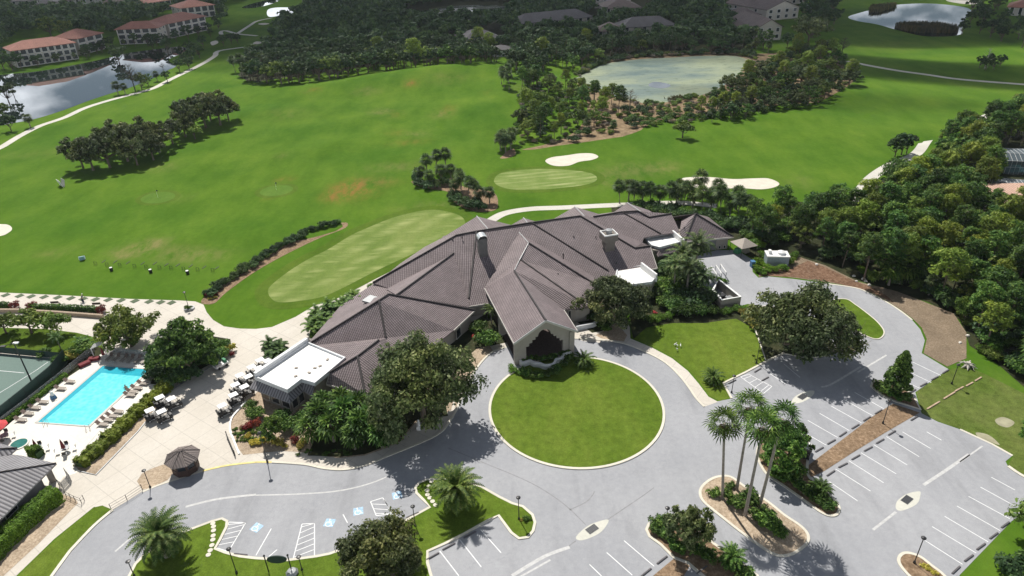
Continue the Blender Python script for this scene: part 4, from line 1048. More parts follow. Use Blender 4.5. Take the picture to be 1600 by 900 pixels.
for px, py, pl in ((880, 404, S1), (896.5, 371, S0), (931, 372, S0), (963, 412, S0), (872, 430, S1), (1069, 357, None), (707, 375, WP), (722, 372, WP)):
    p = hit(px, py, pl) if pl is not None else G(px, py, 5)
    MB().tube([(p[0], p[1], p[2] - .1), (p[0], p[1], p[2] + (1.1 if px == 880 else .4))], .11, 8).build('vent_pipe', BLACKM, club)
# boards on the roof edge of the white sections
x, y, z = G(492, 575, 4.45); mb = MB()
for dx, dy in ((0, 0), (.7, .5), (-.6, -1.2), (-3, .2), (1.5, 2.2), (-2.5, -2.0)): mb.box((x + dx, y + dy, 4.5), (.5, .35, .1), dx)
mb.build('roof_debris', TAN, club)

# ------------------------------------------------------------------ planter wall by the porch
pw = [(811, 566), (816, 573), (824, 571), (829, 570), (834, 573), (843, 574), (850, 577), (858, 577), (866, 574), (869, 568), (878, 566), (880, 560), (893, 557)]
o = wallband(MB(), smooth_pts(ground_pts(pw), False, 3), .42, .1, .95).build('planter_wall', WHITE)
tag(o, 'low white stepped and curved planter wall in front of the entrance porch', 'wall')
pw = [(898, 512), (920, 508), (935, 504), (931, 497), (948, 494)]
o = wallband(MB(), ground_pts([(900, 516), (926, 511), (937, 506), (933, 499), (950, 496)]), .4, 0, .9).build('garden_wall', PARAP)
tag(o, 'low pale garden wall right of the entrance porch under the oak', 'wall')

# ------------------------------------------------------------------ generic hip-roofed building
def hipbuilding(a, b, depth, h, rise, label, cat, name, wm, rm, storeys, bays, over=.9, gable=False, group=None, zb=0, win=True, nobal=False):
    """a, b: ground pixels of the front wall ends; depth away from the viewer"""
    A_, B_ = Vector(G(*a)[:2]), Vector(G(*b)[:2]); u = (B_ - A_); Lf = u.length; u.normalize(); n = Vector((-u.y, u.x))
    rz = math.atan2(u.y, u.x); c = (A_ + B_) / 2 + n * depth / 2
    t = empty(name, (c.x, c.y, zb), rz, label, cat, group)
    lx, ly = Lf / 2, depth / 2
    MB().box((0, 0, h / 2), (Lf, depth, h)).build('wall', wm, t)
    ox, oy = lx + over, ly + over; e = h - .05
    if ox >= oy: r = (max(ox - oy, .3) if not gable else ox, 0)
    else: r = (0, oy - ox if not gable else oy)
    p = [(-ox, -oy, e), (ox, -oy, e), (ox, oy, e), (-ox, oy, e)]
    q1_, q2_ = ((-r[0], 0, e + rise), (r[0], 0, e + rise)) if ox >= oy else ((0, -r[1], e + rise), (0, r[1], e + rise))
    if ox >= oy: F = [[p[0], p[1], q2_, q1_], [p[2], p[3], q1_, q2_], [p[1], p[2], q2_], [p[3], p[0], q1_]]
    else: F = [[p[0], p[1], q1_], [p[2], p[3], q2_], [p[1], p[2], q2_, q1_], [p[3], p[0], q1_, q2_]]
    if gable: F = [f for f in F if len(f) == 4]
    roofpoly('roof', F, rm, t, .3)
    if gable:
        if ox >= oy: MB().add([(-lx, -ly, h), (-lx, ly, h), (-lx, 0, h + rise * .93), (lx, -ly, h), (lx, ly, h), (lx, 0, h + rise * .93)], [(0, 2, 1), (3, 4, 5)]).build('gable_wall', wm, t)
        else: MB().add([(-lx, -ly, h), (lx, -ly, h), (0, -ly, h + rise * .93), (-lx, ly, h), (lx, ly, h), (0, ly, h + rise * .93)], [(0, 1, 2), (3, 5, 4)]).build('gable_wall', wm, t)
    if win:
        sh = h / storeys
        for s in range(storeys):
            for i in range(bays):
                x = -lx + Lf * (i + .5) / bays; wdt = Lf / bays * (.78 if not nobal else .4)
                window((x - wdt / 2, -ly), (x + wdt / 2, -ly), s * sh + (.30 if not nobal else .9), s * sh + sh - .38, t, 'balcony' if not nobal else 'window', .06, WHITE, SCREEN if not nobal else DGLASS, .16)
            for sx in (-1, 1):
                for j in range(2):
                    y = -ly + depth * (j + .5) / 2
                    window((sx * lx, y - 1.0 * sx), (sx * lx, y + 1.0 * sx), s * sh + 1.0, s * sh + sh - .7, t, 'window', .06, WHITE, DGLASS, .12)
    return t
CG = 'salmon roofed apartment blocks beyond the lake'
hipbuilding((28, 106), (124, 92), 15, 8.6, 3.3, 'long cream three storey apartment block with salmon roof behind the left lake', 'apartment block', 'apartment_block', CREAM, TILEP, 3, 9, group=CG)
hipbuilding((128, 86), (166, 76), 16, 8.8, 3.6, 'short salmon roofed apartment wing joined to the right end of the long lakeside block', 'apartment block', 'apartment_block', CREAM, TILEP, 3, 3, group=CG)
hipbuilding((188, 70), (252, 67), 14, 8.8, 3.2, 'three storey apartment block with salmon roof at the right head of the lake', 'apartment block', 'apartment_block', CREAM, TILEP, 3, 5, group=CG)
hipbuilding((268, 60), (325, 47), 18, 8.8, 3.6, 'angled apartment block with salmon roof behind the lakehead block', 'apartment block', 'apartment_block', CREAM, TILEP, 3, 5, group=CG)
hipbuilding((286, 31), (338, 25), 22, 8, 4, 'salmon roofed apartment block farthest back at the top left among trees', 'apartment block', 'apartment_block', CREAM, TILEP, 2, 5, group=CG)
hipbuilding((232, 20), (270, 14), 20, 7, 3, 'pale salmon roofed house half hidden in trees at the top left', 'house', 'house', CREAM, TILEP, 2, 4, group=CG)
HG = 'grey roofed houses among the far trees'
hipbuilding((727, 80), (782, 75), 18, 5.6, 4.2, 'grey hip roofed house nearest the driving range behind yellow green trees', 'house', 'house', FWALL, TILEFG, 2, 4, group=HG, nobal=True)
hipbuilding((772, 90), (800, 88), 9, 3.6, 1.6, 'small pale roofed garden building at the right of the range hill', 'outbuilding', 'outbuilding', WHITE, TILEFG, 1, 2, group=HG, nobal=True)
hipbuilding((812, 54), (925, 42), 15, 6.0, 4.4, 'long grey hip roofed house with white walls above the middle of the wood', 'house', 'house', CREAM, TILEFG, 2, 9, group=HG, nobal=True)
hipbuilding((945, 32), (1000, 30), 24, 7.2, 5, 'large house with brown hip roof and cream gable wall at the top centre', 'house', 'house', CREAM, TILEF, 2, 5, group=HG, nobal=True)
hipbuilding((928, 13), (985, 9), 22, 7.5, 5, 'house with pink brown roof at the top edge left of the large brown roofed house', 'house', 'house', CREAM, TILEF, 2, 5, group=HG, nobal=True)
hipbuilding((972, 61), (1054, 57), 15, 6.2, 4.2, 'grey roofed house with white porch behind the algae pond', 'house', 'house', CREAM, TILEFG, 2, 6, group=HG, nobal=True)
hipbuilding((932, 65), (968, 65), 14, 5.5, 3.8, 'low brown roofed house left of the grey house behind the algae pond', 'house', 'house', FWALL, TILEF, 1, 3, group=HG, nobal=True)
RG = 'brown roofed villas along the right fairway'
hipbuilding((1181, 64), (1219, 62), 34, 6.6, 4.2, 'villa with salmon brown roof and blank cream gable facing the fairway pines', 'villa', 'villa', CREAM, TILEF, 2, 3, gable=True, group=RG, nobal=True)
hipbuilding((1196, 33), (1246, 28), 40, 6.6, 4.6, 'middle villa with brown roof in the row behind the fairway', 'villa', 'villa', CREAM, TILEF, 2, 4, gable=True, group=RG, nobal=True)
hipbuilding((1212, 10), (1256, 5), 50, 6.6, 4.6, 'farthest villa with brown roof at the top edge of the row', 'villa', 'villa', CREAM, TILEF, 2, 4, gable=True, group=RG, nobal=True)
hipbuilding((1153, 62), (1177, 60), 16, 4.5, 3.2, 'low brown roofed wing left of the villas', 'villa', 'villa', CREAM, TILEF, 1, 2, group=RG, nobal=True)
hipbuilding((1160, 38), (1185, 36), 18, 5, 3.2, 'small brown roofed villa half hidden left of the row', 'villa', 'villa', CREAM, TILEF, 1, 2, group=RG, nobal=True)
hipbuilding((1572, 24), (1612, 26), 18, 5, 3.4, 'house with pinkish roof behind dark trees in the top right corner', 'house', 'house', CREAM, TILEP, 1, 3, nobal=True)
hipbuilding((1578, 352), (1660, 352), 14, 4.4, 2.8, 'house with flat pink terracotta tiles at the right edge below the pool cage', 'house', 'house', WHITE, tiles('pink_roof_tile', (.58, .38, .29), (.45, .28, .21)), 1, 4, nobal=True)
for i, (p, q) in enumerate((((20, 14), (60, 12)), ((62, 18), (85, 17)), ((108, 12), (150, 10)), ((165, 16), (196, 14)))):
    hipbuilding(p, q, 18, 6, 4, ['grey roofed house at the far left of the top edge', 'small pale house second from the top left corner', 'pinkish roofed house third from the top left corner', 'pinkish roofed house right of three others at the top left'][i], 'house', 'house', FWALL, [TILEFG, TILEFG, TILEF, TILEF][i], 2, 4, nobal=True)
# pool cages
def cage(a, b, depth, h, label):
    A_, B_ = Vector(G(*a)[:2]), Vector(G(*b)[:2]); u = B_ - A_; Lf = u.length; u.normalize(); n = Vector((-u.y, u.x)); rz = math.atan2(u.y, u.x); c = (A_ + B_) / 2 + n * depth / 2
    t = empty('pool_cage', (c.x, c.y, 0), rz, label, 'pool cage')
    m = MB(); lx, ly = Lf / 2, depth / 2; nb = 7
    for i in range(nb + 1):
        x = -lx + Lf * i / nb
        for s in (-1, 1): m.tube([(x, s * ly, 0), (x, s * ly, h * .75)], .035, 4)
        m.tube([(x, -ly, h * .75), (x, -ly * .4, h), (x, ly * .4, h), (x, ly, h * .75)], .035, 4)
    for y, z in ((-ly, h * .75), (-ly * .4, h), (ly * .4, h), (ly, h * .75), (-ly, h * .4), (ly, h * .4)): m.tube([(-lx, y, z), (lx, y, z)], .035, 4)
    m.build('frame', WHITE, t)
    m = MB(); e = .02
    P0 = [(-ly, 0), (-ly, h * .75), (-ly * .4, h), (ly * .4, h), (ly, h * .75), (ly, 0)]
    k = len(P0); m.add([(-lx + e, y, z - e) for y, z in P0] + [(lx - e, y, z - e) for y, z in P0], [(i, i + 1, k + i + 1, k + i) for i in range(k - 1)] + [tuple(range(k)), tuple(range(2 * k - 1, k - 1, -1))])
    sm, nt, b = _mat('insect_screen'); b.inputs['Base Color'].default_value = (.10, .13, .15, 1); b.inputs['Alpha'].default_value = .78
    m.build('screen', sm, t)
    MB().box((0, 0, .05), (Lf * .7, depth * .55, .1)).build('pool', POOLW, t)
cage((1568, 272), (1620, 274), 10, 5.0, 'dark screened pool cage with white frame at the right edge')
cage((1556, 312), (1600, 316), 7, 4.0, 'lower dark screened pool cage beside the pink tiled house')
cage((1576, 400), (1625, 402), 8, 4.2, 'pool cage hidden among yellow green trees at the right edge')
cage((1138, 30), (1160, 28), 10, 5, 'bluish pool cage left of the villas in the far wood')

# ------------------------------------------------------------------ pool house at the left edge
ph = empty('pool_house', (0, 0, 0), 0, 'grey rib roofed pool house at the left edge beside the tall clipped hedge', 'building')
ap = G(0, 735, 5.2); e1 = G(88, 724, 3.0); e2 = G(0, 812, 3.0)
ridge_a = G(-40, 752, 6.0); 
rb = G(30, 714, 4.4)
roofpoly('roof', [[e1, e2, G(-80, 900, 3.0), G(-90, 770, 6.0), G(-25, 742, 5.6)]], TILEG, ph)
roofpoly('roof', [[e1, G(-25, 742, 5.6), G(-60, 700, 3.2), G(35, 712, 3.0)]], TILEG, ph)
roofpoly('roof', [[G(27, 700, 3.4), G(0, 724, 3.0), G(-40, 745, 3.0), G(-60, 705, 5.2)], [G(27, 700, 3.4), G(-60, 705, 5.2), G(-60, 680, 3), G(-10, 690, 3)]], TILEG, ph)
caps('ridge_cap', [(e1, G(-25, 742, 5.6)), (G(27, 700, 3.4), G(-60, 705, 5.2))], CAPM, ph, .1)
P = shrink([e1, e2, G(-80, 900, 3), G(-100, 720, 3), G(20, 716, 3)], 1.6)
mb = MB(); mb.prism(P, 0, 2.8); mb.build('wall', WALLD, ph)
a_, b_ = Vector(G(20, 806, 2.2)[:2]), Vector(G(42, 783, 2.2)[:2])
u = Vector((e1[0] - e2[0], e1[1] - e2[1])).normalized(); n_ = Vector((u.y, -u.x)); base = Vector(P[0 if area2([e1, e2, G(-80, 900, 3)]) > 0 else 0])
Q = sorted(P, key=lambda p: (Vector(p) - Vector(e2[:2])).length)[0]; Q2 = sorted(P, key=lambda p: (Vector(p) - Vector(e1[:2])).length)[0]
qa, qb = Vector(Q), Vector(Q2)
window(qa + (qb - qa) * .22, qa + (qb - qa) * .45, .9, 2.2, ph, 'window', .08, WHITE)
window(qa + (qb - qa) * -.05, qa + (qb - qa) * .05, .1, 2.3, ph, 'door', .08, TRIM)
pc = G(83, 752, 0); pc2 = G(77, 735, 2.6)
mb = MB(); mb.box((pc[0], pc[1], 1.3), (.7, .7, 2.6), .9); mb.build('column', WALL, ph)

# ------------------------------------------------------------------ octagonal starter hut
x, y, _ = G(291.5, 733)
t = empty('starter_hut', (x, y, 0), .2, 'small octagonal dark wood starter hut with brown shingle roof at the kerb', 'hut')
n8 = 8; R8 = 1.75
m = MB(); m.lathe([(R8, .02), (R8, 1.0)], 8, rot=PI / 8); m.build('wall', WOODD, t)
m = MB()
for k in range(8):
    a = PI / 8 + k * PI / 4; m.box((R8 * .95 * math.cos(a), R8 * .95 * math.sin(a), 1.6), (.16, .16, 1.3), a)
m.build('post', WOODD, t)
for k in range(8):
    a = k * PI / 4; r = R8 * .90
    c_ = (r * math.cos(a), r * math.sin(a)); tx, ty = -math.sin(a) * .55, math.cos(a) * .55
    window((c_[0] + tx, c_[1] + ty), (c_[0] - tx, c_[1] - ty), 1.05, 2.1, t, 'window', .0, WOODD)
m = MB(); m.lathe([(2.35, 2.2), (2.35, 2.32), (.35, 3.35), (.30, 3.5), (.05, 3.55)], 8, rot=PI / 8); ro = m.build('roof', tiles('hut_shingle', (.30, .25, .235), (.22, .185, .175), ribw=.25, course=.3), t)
ul = ro.data.uv_layers.new(name='UVMap')
for lp in ro.data.loops:
    v = ro.data.vertices[lp.vertex_index].co; ul.data[lp.index].uv = (math.atan2(v.y, v.x) * 1.5, v.length)
m = MB()
for k in range(8):
    a = PI / 8 + k * PI / 4; m.tube([(2.36 * math.cos(a), 2.36 * math.sin(a), 2.35), (.33 * math.cos(a), .33 * math.sin(a), 3.40)], .05, 4)
m.build('hip_cap', flat('shingle_cap', (.27, .23, .21), .8), t)
# ------------------------------------------------------------------ foliage
def quadmesh(name, V, mats, nv=4, mi=None):
    """V: (n*nv,3) array, each nv-gon its own leaf"""
    V = np.asarray(V, 'f').reshape(-1, 3); nf = len(V) // nv
    me = bpy.data.meshes.new(name); me.vertices.add(len(V)); me.vertices.foreach_set('co', V.ravel())
    me.loops.add(len(V)); me.loops.foreach_set('vertex_index', np.arange(len(V), dtype='i'))
    me.polygons.add(nf); me.polygons.foreach_set('loop_start', np.arange(nf, dtype='i') * nv)
    for m in (mats if isinstance(mats, (list, tuple)) else [mats]): me.materials.append(m)
    if mi is not None: me.polygons.foreach_set('material_index', np.asarray(mi, 'i'))
    me.update(); return me

def unit(a): return a / np.maximum(np.linalg.norm(a, axis=1, keepdims=True), 1e-6)

def leaves(P, Nn, size, asp=.5, rng=RNG, jit=.35):
    n = len(P); r = unit(rng.normal(size=(n, 3))); t = unit(np.cross(Nn, r)); b = np.cross(Nn, t)
    s = (size * (1 + jit * rng.normal(size=n)).clip(.4, 1.8))[:, None]
    return np.stack([P + t * s, P + b * s * asp, P - t * s, P - b * s * asp], 1).reshape(-1, 3)

def clump(rng, C, R, n, size, asp=.55, sq=.8, up=.35, spread=.45):
    C = np.asarray(C); k = len(C); d = unit(rng.normal(size=(k * n, 3)))
    d[:, 2] = np.where(d[:, 2] < -.3, -d[:, 2] * .6, d[:, 2])
    cc = np.repeat(C, n, 0); rr = np.repeat(np.asarray(R), n)[:, None]
    rad = rng.uniform(.55, 1.08, (k * n, 1))
    P = cc + d * rr * rad * np.array([1, 1, sq])
    Nn = unit(d + rng.normal(size=d.shape) * spread + np.array([0, 0, up]))
    return leaves(P, Nn, size, asp, rng)

def limbs(mb, base, tips, r0, rng, fork=.45, h=None):
    b = Vector(base)
    for tp in tips:
        tp = Vector(tp); f = b + (tp - b) * fork; f.z = b.z + (tp.z - b.z) * (fork * .75); f += Vector(rng.normal(size=3) * .25)
        mb.tube([b, f, f + (tp - f) * .55 + Vector(rng.normal(size=3) * .2), tp], [r0, r0 * .7, r0 * .4, r0 * .12], 5, cap=False)

def meobj(name, me, parent):
    o = bpy.data.objects.new(name, me); COL.objects.link(o); o.parent = parent; return o

PROTO = {}
NAMES = {'fbA': 'woodland_tree', 'fbB': 'woodland_tree', 'fbC': 'tall_woodland_tree', 'brA': 'bushy_tree', 'brB': 'bushy_tree', 'liveA': 'live_oak', 'liveB': 'live_oak', 'hed': 'clipped_bush', 'shd': 'undergrowth_bush', 'sh2': 'leafy_bush'}
def proto(key, root):
    """keep a prototype; the first placed tree of this key reuses it"""
    PROTO[key] = [root, False]; return root

def oak(key, seed, R=6.0, H=8.5, ncl=70, nl=90, ls=.30, mat=None, trunk_h=2.2, lean=(0, 0), sq=.62, gaps=.0, crad=1.25, twig=0):
    rng = np.random.default_rng(seed); root = empty('broadleaf_tree', (0, 0, 0))
    C = []; Rr = []
    cz = H - R * sq
    lob = [(rng.uniform(0, 2 * PI), rng.uniform(.0, .25)) for _ in range(5)]
    for i in range(ncl):
        a = rng.uniform(0, 2 * PI); e = math.asin(rng.uniform(-.35, 1)); 
        f = 1 + sum(w_ * math.cos((k + 2) * (a - p_)) for k, (p_, w_) in enumerate(lob)) * .6
        rr = R * f * rng.uniform(.72, 1.0) if rng.random() < .72 else R * rng.uniform(.15, .7)
        C.append((rr * math.cos(e) * math.cos(a) + lean[0], rr * math.cos(e) * math.sin(a) + lean[1], max(trunk_h + .3, cz + rr * math.sin(e) * sq))); Rr.append(crad * rng.uniform(.65, 1.3) * R / 6)
    V = clump(rng, C, Rr, nl, ls)
    meobj('crown', quadmesh('crown', V, mat or L_OAK), root)
    mb = MB(); tr = .045 * R + .08
    fork = (lean[0] * .2, lean[1] * .2, trunk_h)
    mb.tube([(0, 0, -.2), (0, 0, .4), fork], [tr * 1.5, tr * 1.05, tr * .85], 7)
    idx = rng.choice(ncl, min(14 if R > 4 else 7, ncl), replace=False)
    limbs(mb, fork, [C[i] for i in idx], tr * .6, rng)
    mb.build('trunk', BARK, root)
    if twig:
        idx = rng.choice(ncl, twig, replace=False); m = MB()
        for i in idx:
            c = Vector(C[i]); 
            for _ in range(5):
                d = Vector(rng.normal(size=3)); d.z = abs(d.z); d.normalize(); m.tube([c, c + d * Rr[i] * .8, c + d * Rr[i] * 1.5 + Vector(rng.normal(size=3) * .2)], [.06, .035, .012], 3, cap=False)
        m.build('bare_branch', L_DEAD, root)
    return proto(key, root)

def pine(key, seed, H=12, R=2.8, ncl=26, nl=55, mat=None, ls=.26, top=.5, tr=.2):
    rng = np.random.default_rng(seed); root = empty('pine_tree', (0, 0, 0)); C = []; Rr = []; mb = MB()
    bx, by = rng.normal(size=2) * .35
    mb.tube([(0, 0, -.1), (bx * .5, by * .5, H * .45), (bx, by, H * .93)], [tr, tr * .75, tr * .25], 6)
    for i in range(ncl):
        f = i / ncl; z = H * (1 - top + top * f * .98); r = R * (1 - .55 * f ** 2) * rng.uniform(.45, 1.0); a = i * 2.4 + rng.normal() * .4
        c = (bx * z / H + r * math.cos(a), by * z / H + r * math.sin(a), z + r * .18); C.append(c); Rr.append(rng.uniform(.75, 1.15) * R / 2.8)
        mb.tube([(bx * z / H, by * z / H, z - r * .15), c], [tr * .3, .03], 3, cap=False)
    V = clump(rng, C, Rr, nl, ls, .36, .7, .5, .6)
    meobj('crown', quadmesh('crown', V, mat or L_PINE), root); mb.build('trunk', BARK, root)
    return proto(key, root)

def shrub(key, seed, R=1.0, H=1.4, n=700, mat=None, ls=.14, name='shrub', asp=.5, k=9):
    rng = np.random.default_rng(seed)
    C = [(rng.normal() * R * .38, rng.normal() * R * .38, H * rng.uniform(.3, .62)) for _ in range(k)]
    V = clump(rng, C, [R * .55] * k, n // k, ls, asp, H / R * .62)
    o = bpy.data.objects.new(name, quadmesh(name, V, mat or L_BUSH)); COL.objects.link(o)
    return proto(key, o)

def fronds(rng, n, top, L_, droop, e0, e1, lw=.06, ll=.55, nleaf=22, az0=0, curve=1.0):
    """feather palm fronds as many leaflets"""
    Q = []; rach = MB()
    for i in range(n):
        az_ = az0 + i * 2.39996 + rng.normal() * .12; f = (i + .5) / n; e = e0 + (e1 - e0) * f + rng.normal() * .06
        ln = L_ * (.8 + .25 * math.sin(PI * min(f + .2, 1))) * rng.uniform(.92, 1.06)
        h = np.array([math.cos(az_), math.sin(az_), 0]); side = np.array([-h[1], h[0], 0])
        p = np.array(top, float); P = [p.copy()]; D = []
        for k in range(nleaf):
            s = k / nleaf; ee = e - droop * (s ** 1.4) * curve
            d = h * math.cos(ee) + np.array([0, 0, math.sin(ee)]); D.append(d); p = p + d * ln / nleaf; P.append(p.copy())
        rach.tube([P[0], P[nleaf // 3], P[2 * nleaf // 3], P[-1]], [.05, .035, .02, .008], 3, cap=False)
        for k in range(2, nleaf):
            s = k / nleaf; w = ll * (math.sin(PI * min(1, s * .92 + .10))) ** .6; d = D[k]; upv = np.cross(d, side)
            upv = upv if upv[2] > 0 else -upv
            for sg in (-1, 1):
                dd = side * sg * .82 + d * .50 + upv * .22; dd /= np.linalg.norm(dd); a = P[k]; b = a + dd * w; b[2] -= w * .18
                Q.append([a - d * lw, a + d * lw, b + d * lw * .25, b - d * lw * .25])
    return np.array(Q).reshape(-1, 3), rach

def datepalm(key, seed, TH=3.2, L_=4.4, n=95):
    rng = np.random.default_rng(seed); root = empty('date_palm', (0, 0, 0))
    V, ra = fronds(rng, n, (0, 0, TH + .3), L_, 1.6, 1.45, -.6, .13, .58, 17)
    meobj('crown', quadmesh('crown', V, L_PALM), root); ra.build('frond_stem', L_PALM, root)
    m = MB(); m.lathe([(.62, -.1), (.55, .3), (.48, TH * .5), (.52, TH * .75), (.62, TH * .92), (.45, TH + .35)], 14); m.build('trunk', BARKG, root)
    V, ra = fronds(rng, 14, (0, 0, TH), 2.2, .9, -.5, -1.0, .07, .4, 10); meobj('dead_frond', quadmesh('dead_frond', V, L_DRY), root)
    return proto(key, root)

def fans(rng, n, top, R, stalk, e0, e1, seg=11, droop=.5, span=2.0):
    Q = []; m = MB()
    for i in range(n):
        az_ = i * 2.39996 + rng.normal() * .2; f = (i + .5) / n; e = e0 + (e1 - e0) * f + rng.normal() * .1
        h = np.array([math.cos(az_), math.sin(az_), 0]); side = np.array([-h[1], h[0], 0]); st = stalk * rng.uniform(.8, 1.15)
        d = h * math.cos(e) + np.array([0, 0, math.sin(e)]); hub = np.array(top) + d * st; e2 = e - .35; d2 = h * math.cos(e2) + np.array([0, 0, math.sin(e2)])
        nrm = np.cross(d2, side)
        m.tube([top, hub], [.03, .02], 3, cap=False)
        for k in range(seg):
            a = (k / (seg - 1) - .5) * 2 * span; q = d2 * math.cos(a) + side * math.sin(a); w = np.cross(nrm, q); rr = R * (.72 + .28 * math.cos(a * .7)) * rng.uniform(.9, 1.08)
            mid = hub + q * rr * .6; tip = hub + q * rr; tip[2] -= droop * rr * .45; wd = R * span / seg * (.62 if R > 1.3 else .8)
            Q.append([hub, mid - w * wd * .5, tip, mid + w * wd * .5])
    return np.array(Q).reshape(-1, 3), m

def fanpalm(key, seed, TH=4.5, R=.95, n=34, name='sabal_palm', mat=None, tr=.17, stalk=.95, skirt=0, seg=9, bend=0, bark=None, e1=-.7):
    rng = np.random.default_rng(seed); root = empty(name, (0, 0, 0))
    top = (bend, bend * .4, TH)
    V, m = fans(rng, n, top, R, stalk, 1.45, e1, seg)
    meobj('crown', quadmesh('crown', V, mat or L_SABAL), root)
    mb = MB(); mb.tube([(0, 0, -.1), (0, 0, .3), (bend * .3, bend * .1, TH * .5), (bend * .8, bend * .3, TH * .85), top], [tr * 1.6, tr * 1.15, tr * .9, tr * .85, tr * .95], 8); mb.build('trunk', bark or BARKG, root)
    if skirt:
        V, m2 = fans(rng, skirt, (top[0], top[1], TH - .2), R * .8, .5, -.9, -1.4, 7, 1.0); meobj('dead_frond', quadmesh('dead_frond', V, L_DRY), root)
    return proto(key, root)

def featherpalm(key, seed, TH=5, L_=2.6, n=18, name='queen_palm', stems=1, mat=None, spread=.6, tr=.14, e0=1.3, e1=-.35, ll=.5, lw=.085):
    rng = np.random.default_rng(seed); root = empty(name, (0, 0, 0)); VV = []; mb = MB()
    for s in range(stems):
        a = rng.uniform(0, 2 * PI); r = spread * math.sqrt(rng.random()) if stems > 1 else 0; th = TH * rng.uniform(.55, 1.05) if stems > 1 else TH
        b = (r * math.cos(a), r * math.sin(a)); tp = (b[0] * 1.6, b[1] * 1.6, th)
        V, ra = fronds(rng, n, tp, L_ * (rng.uniform(.8, 1.1)), 1.5, e0, e1, lw, ll, 16, a); VV.append(V)
        mb.tube([(b[0], b[1], -.1), (b[0] * 1.3, b[1] * 1.3, th * .5), tp], [tr * 1.2, tr, tr * .8], 6)
    meobj('crown', quadmesh('crown', np.concatenate(VV), mat or L_PALM), root); mb.build('trunk', BARKG, root)
    return proto(key, root)

def snag(key, seed, H=9, name='bare_tree', m=None, n=34, twigs=True):
    rng = np.random.default_rng(seed); root = empty(name, (0, 0, 0)); mb = MB()
    mb.tube([(0, 0, -.1), (.1, 0, H * .5), (.2, .1, H)], [.22, .15, .03], 6)
    for i in range(n):
        z = H * rng.uniform(.3, .95); a = rng.uniform(0, 2 * PI); L_ = (H - z) * .5 + .8; p = Vector((.1, 0, z)); d = Vector((math.cos(a), math.sin(a), rng.uniform(.3, 1.0))).normalized()
        q = p + d * L_; mb.tube([p, p + d * L_ * .5, q], [.07, .045, .012], 4, cap=False)
        if twigs:
            for _ in range(5):
                e = (d + Vector(rng.normal(size=3) * .6)).normalized(); s = p + d * L_ * rng.uniform(.4, 1); mb.tube([s, s + e * L_ * .4], [.03, .01], 3, cap=False)
    mb.build('trunk', m or L_DEAD, root); return proto(key, root)

def put(key, px, py, s=1.0, rz=None, label=None, cat=None, group=None, name=None, z=0.0, world=None, sz=None):
    root, used = PROTO[key]
    if world is not None: x, y = world
    else:
        x, y, _ = G(px, py)
    z = z + float(gz(x, y)) - (.03 if z == 0 else 0)
    rz = random.uniform(0, 2 * PI) if rz is None else rz; sc = (s, s, s * (sz or 1))
    if not used:
        o = root; o.location = (x, y, z); o.rotation_euler = (0, 0, rz); o.scale = sc; PROTO[key][1] = True
    else: o = copy_tree(root, (x, y, z), rz, sc)
    for k_ in ('label', 'category', 'group'):
        if k_ in o: del o[k_]
    tag(o, label, cat, group)
    o.name = name or NAMES.get(key, o.name.split('.')[0])
    return o

# prototypes ---------------------------------------------------------------
oak('oakA', 1, 7.4, 9.6, 140, 190, .22, L_OAK, 2.4, twig=26)
oak('oakB', 2, 5.6, 8.6, 130, 190, .20, L_OAK, 2.0, sq=.75)
oak('oakC', 3, 6.6, 8.2, 130, 170, .22, L_OAK, 2.2, twig=16)
oak('oakD', 4, 5.6, 7.4, 100, 160, .21, L_OAK, 2.2, twig=8)
oak('liveA', 5, 5.5, 8.2, 60, 75, .34, L_OAK, 2.6); oak('liveB', 6, 5.0, 7.6, 55, 75, .34, L_OAK, 2.6, sq=.7)
oak('magn', 7, 2.7, 6.4, 60, 110, .20, L_BUSH, .8, sq=1.05, crad=1.5)
oak('round', 8, 2.7, 5.6, 60, 110, .20, L_OAK, .9, sq=.95, crad=1.6)
oak('ficus', 9, 4.7, 8.0, 90, 120, .27, L_BUSH, 1.0, sq=.85)
oak('acacia', 10, 4.6, 6.6, 90, 110, .24, L_OAKB, 1.0, sq=.7)
oak('small', 12, 1.9, 3.9, 30, 90, .20, L_OAKB, 1.3, sq=.85, crad=2.6)
oak('fbA', 13, 4.0, 8.5, 30, 44, .50, L_DARK, 2.0, sq=.85); oak('fbB', 14, 4.6, 9.5, 32, 44, .52, L_DARK, 2.0, sq=.8); oak('fbC', 15, 3.4, 10, 28, 44, .46, L_DARK, 2.5, sq=1.1)
oak('brA', 16, 3.6, 8.0, 34, 60, .32, L_OAKB, 1.5, sq=.9); oak('brB', 17, 4.0, 8.6, 34, 60, .34, L_BUSH, 1.5, sq=.85)
pine('pA', 21, 12, 3.2, 34, 70, ls=.34); pine('pB', 22, 13, 3.0, 30, 70, ls=.34, top=.48); pine('pC', 23, 11, 3.6, 36, 70, ls=.36, top=.6)
pine('pY', 24, 11.5, 3.4, 34, 70, L_PINEY, .34); pine('pYs', 25, 8.5, 2.4, 20, 60, L_PINEY, .32, top=.5)
pine('pF', 26, 12, 3.2, 20, 34, L_DARK, .42, top=.6)
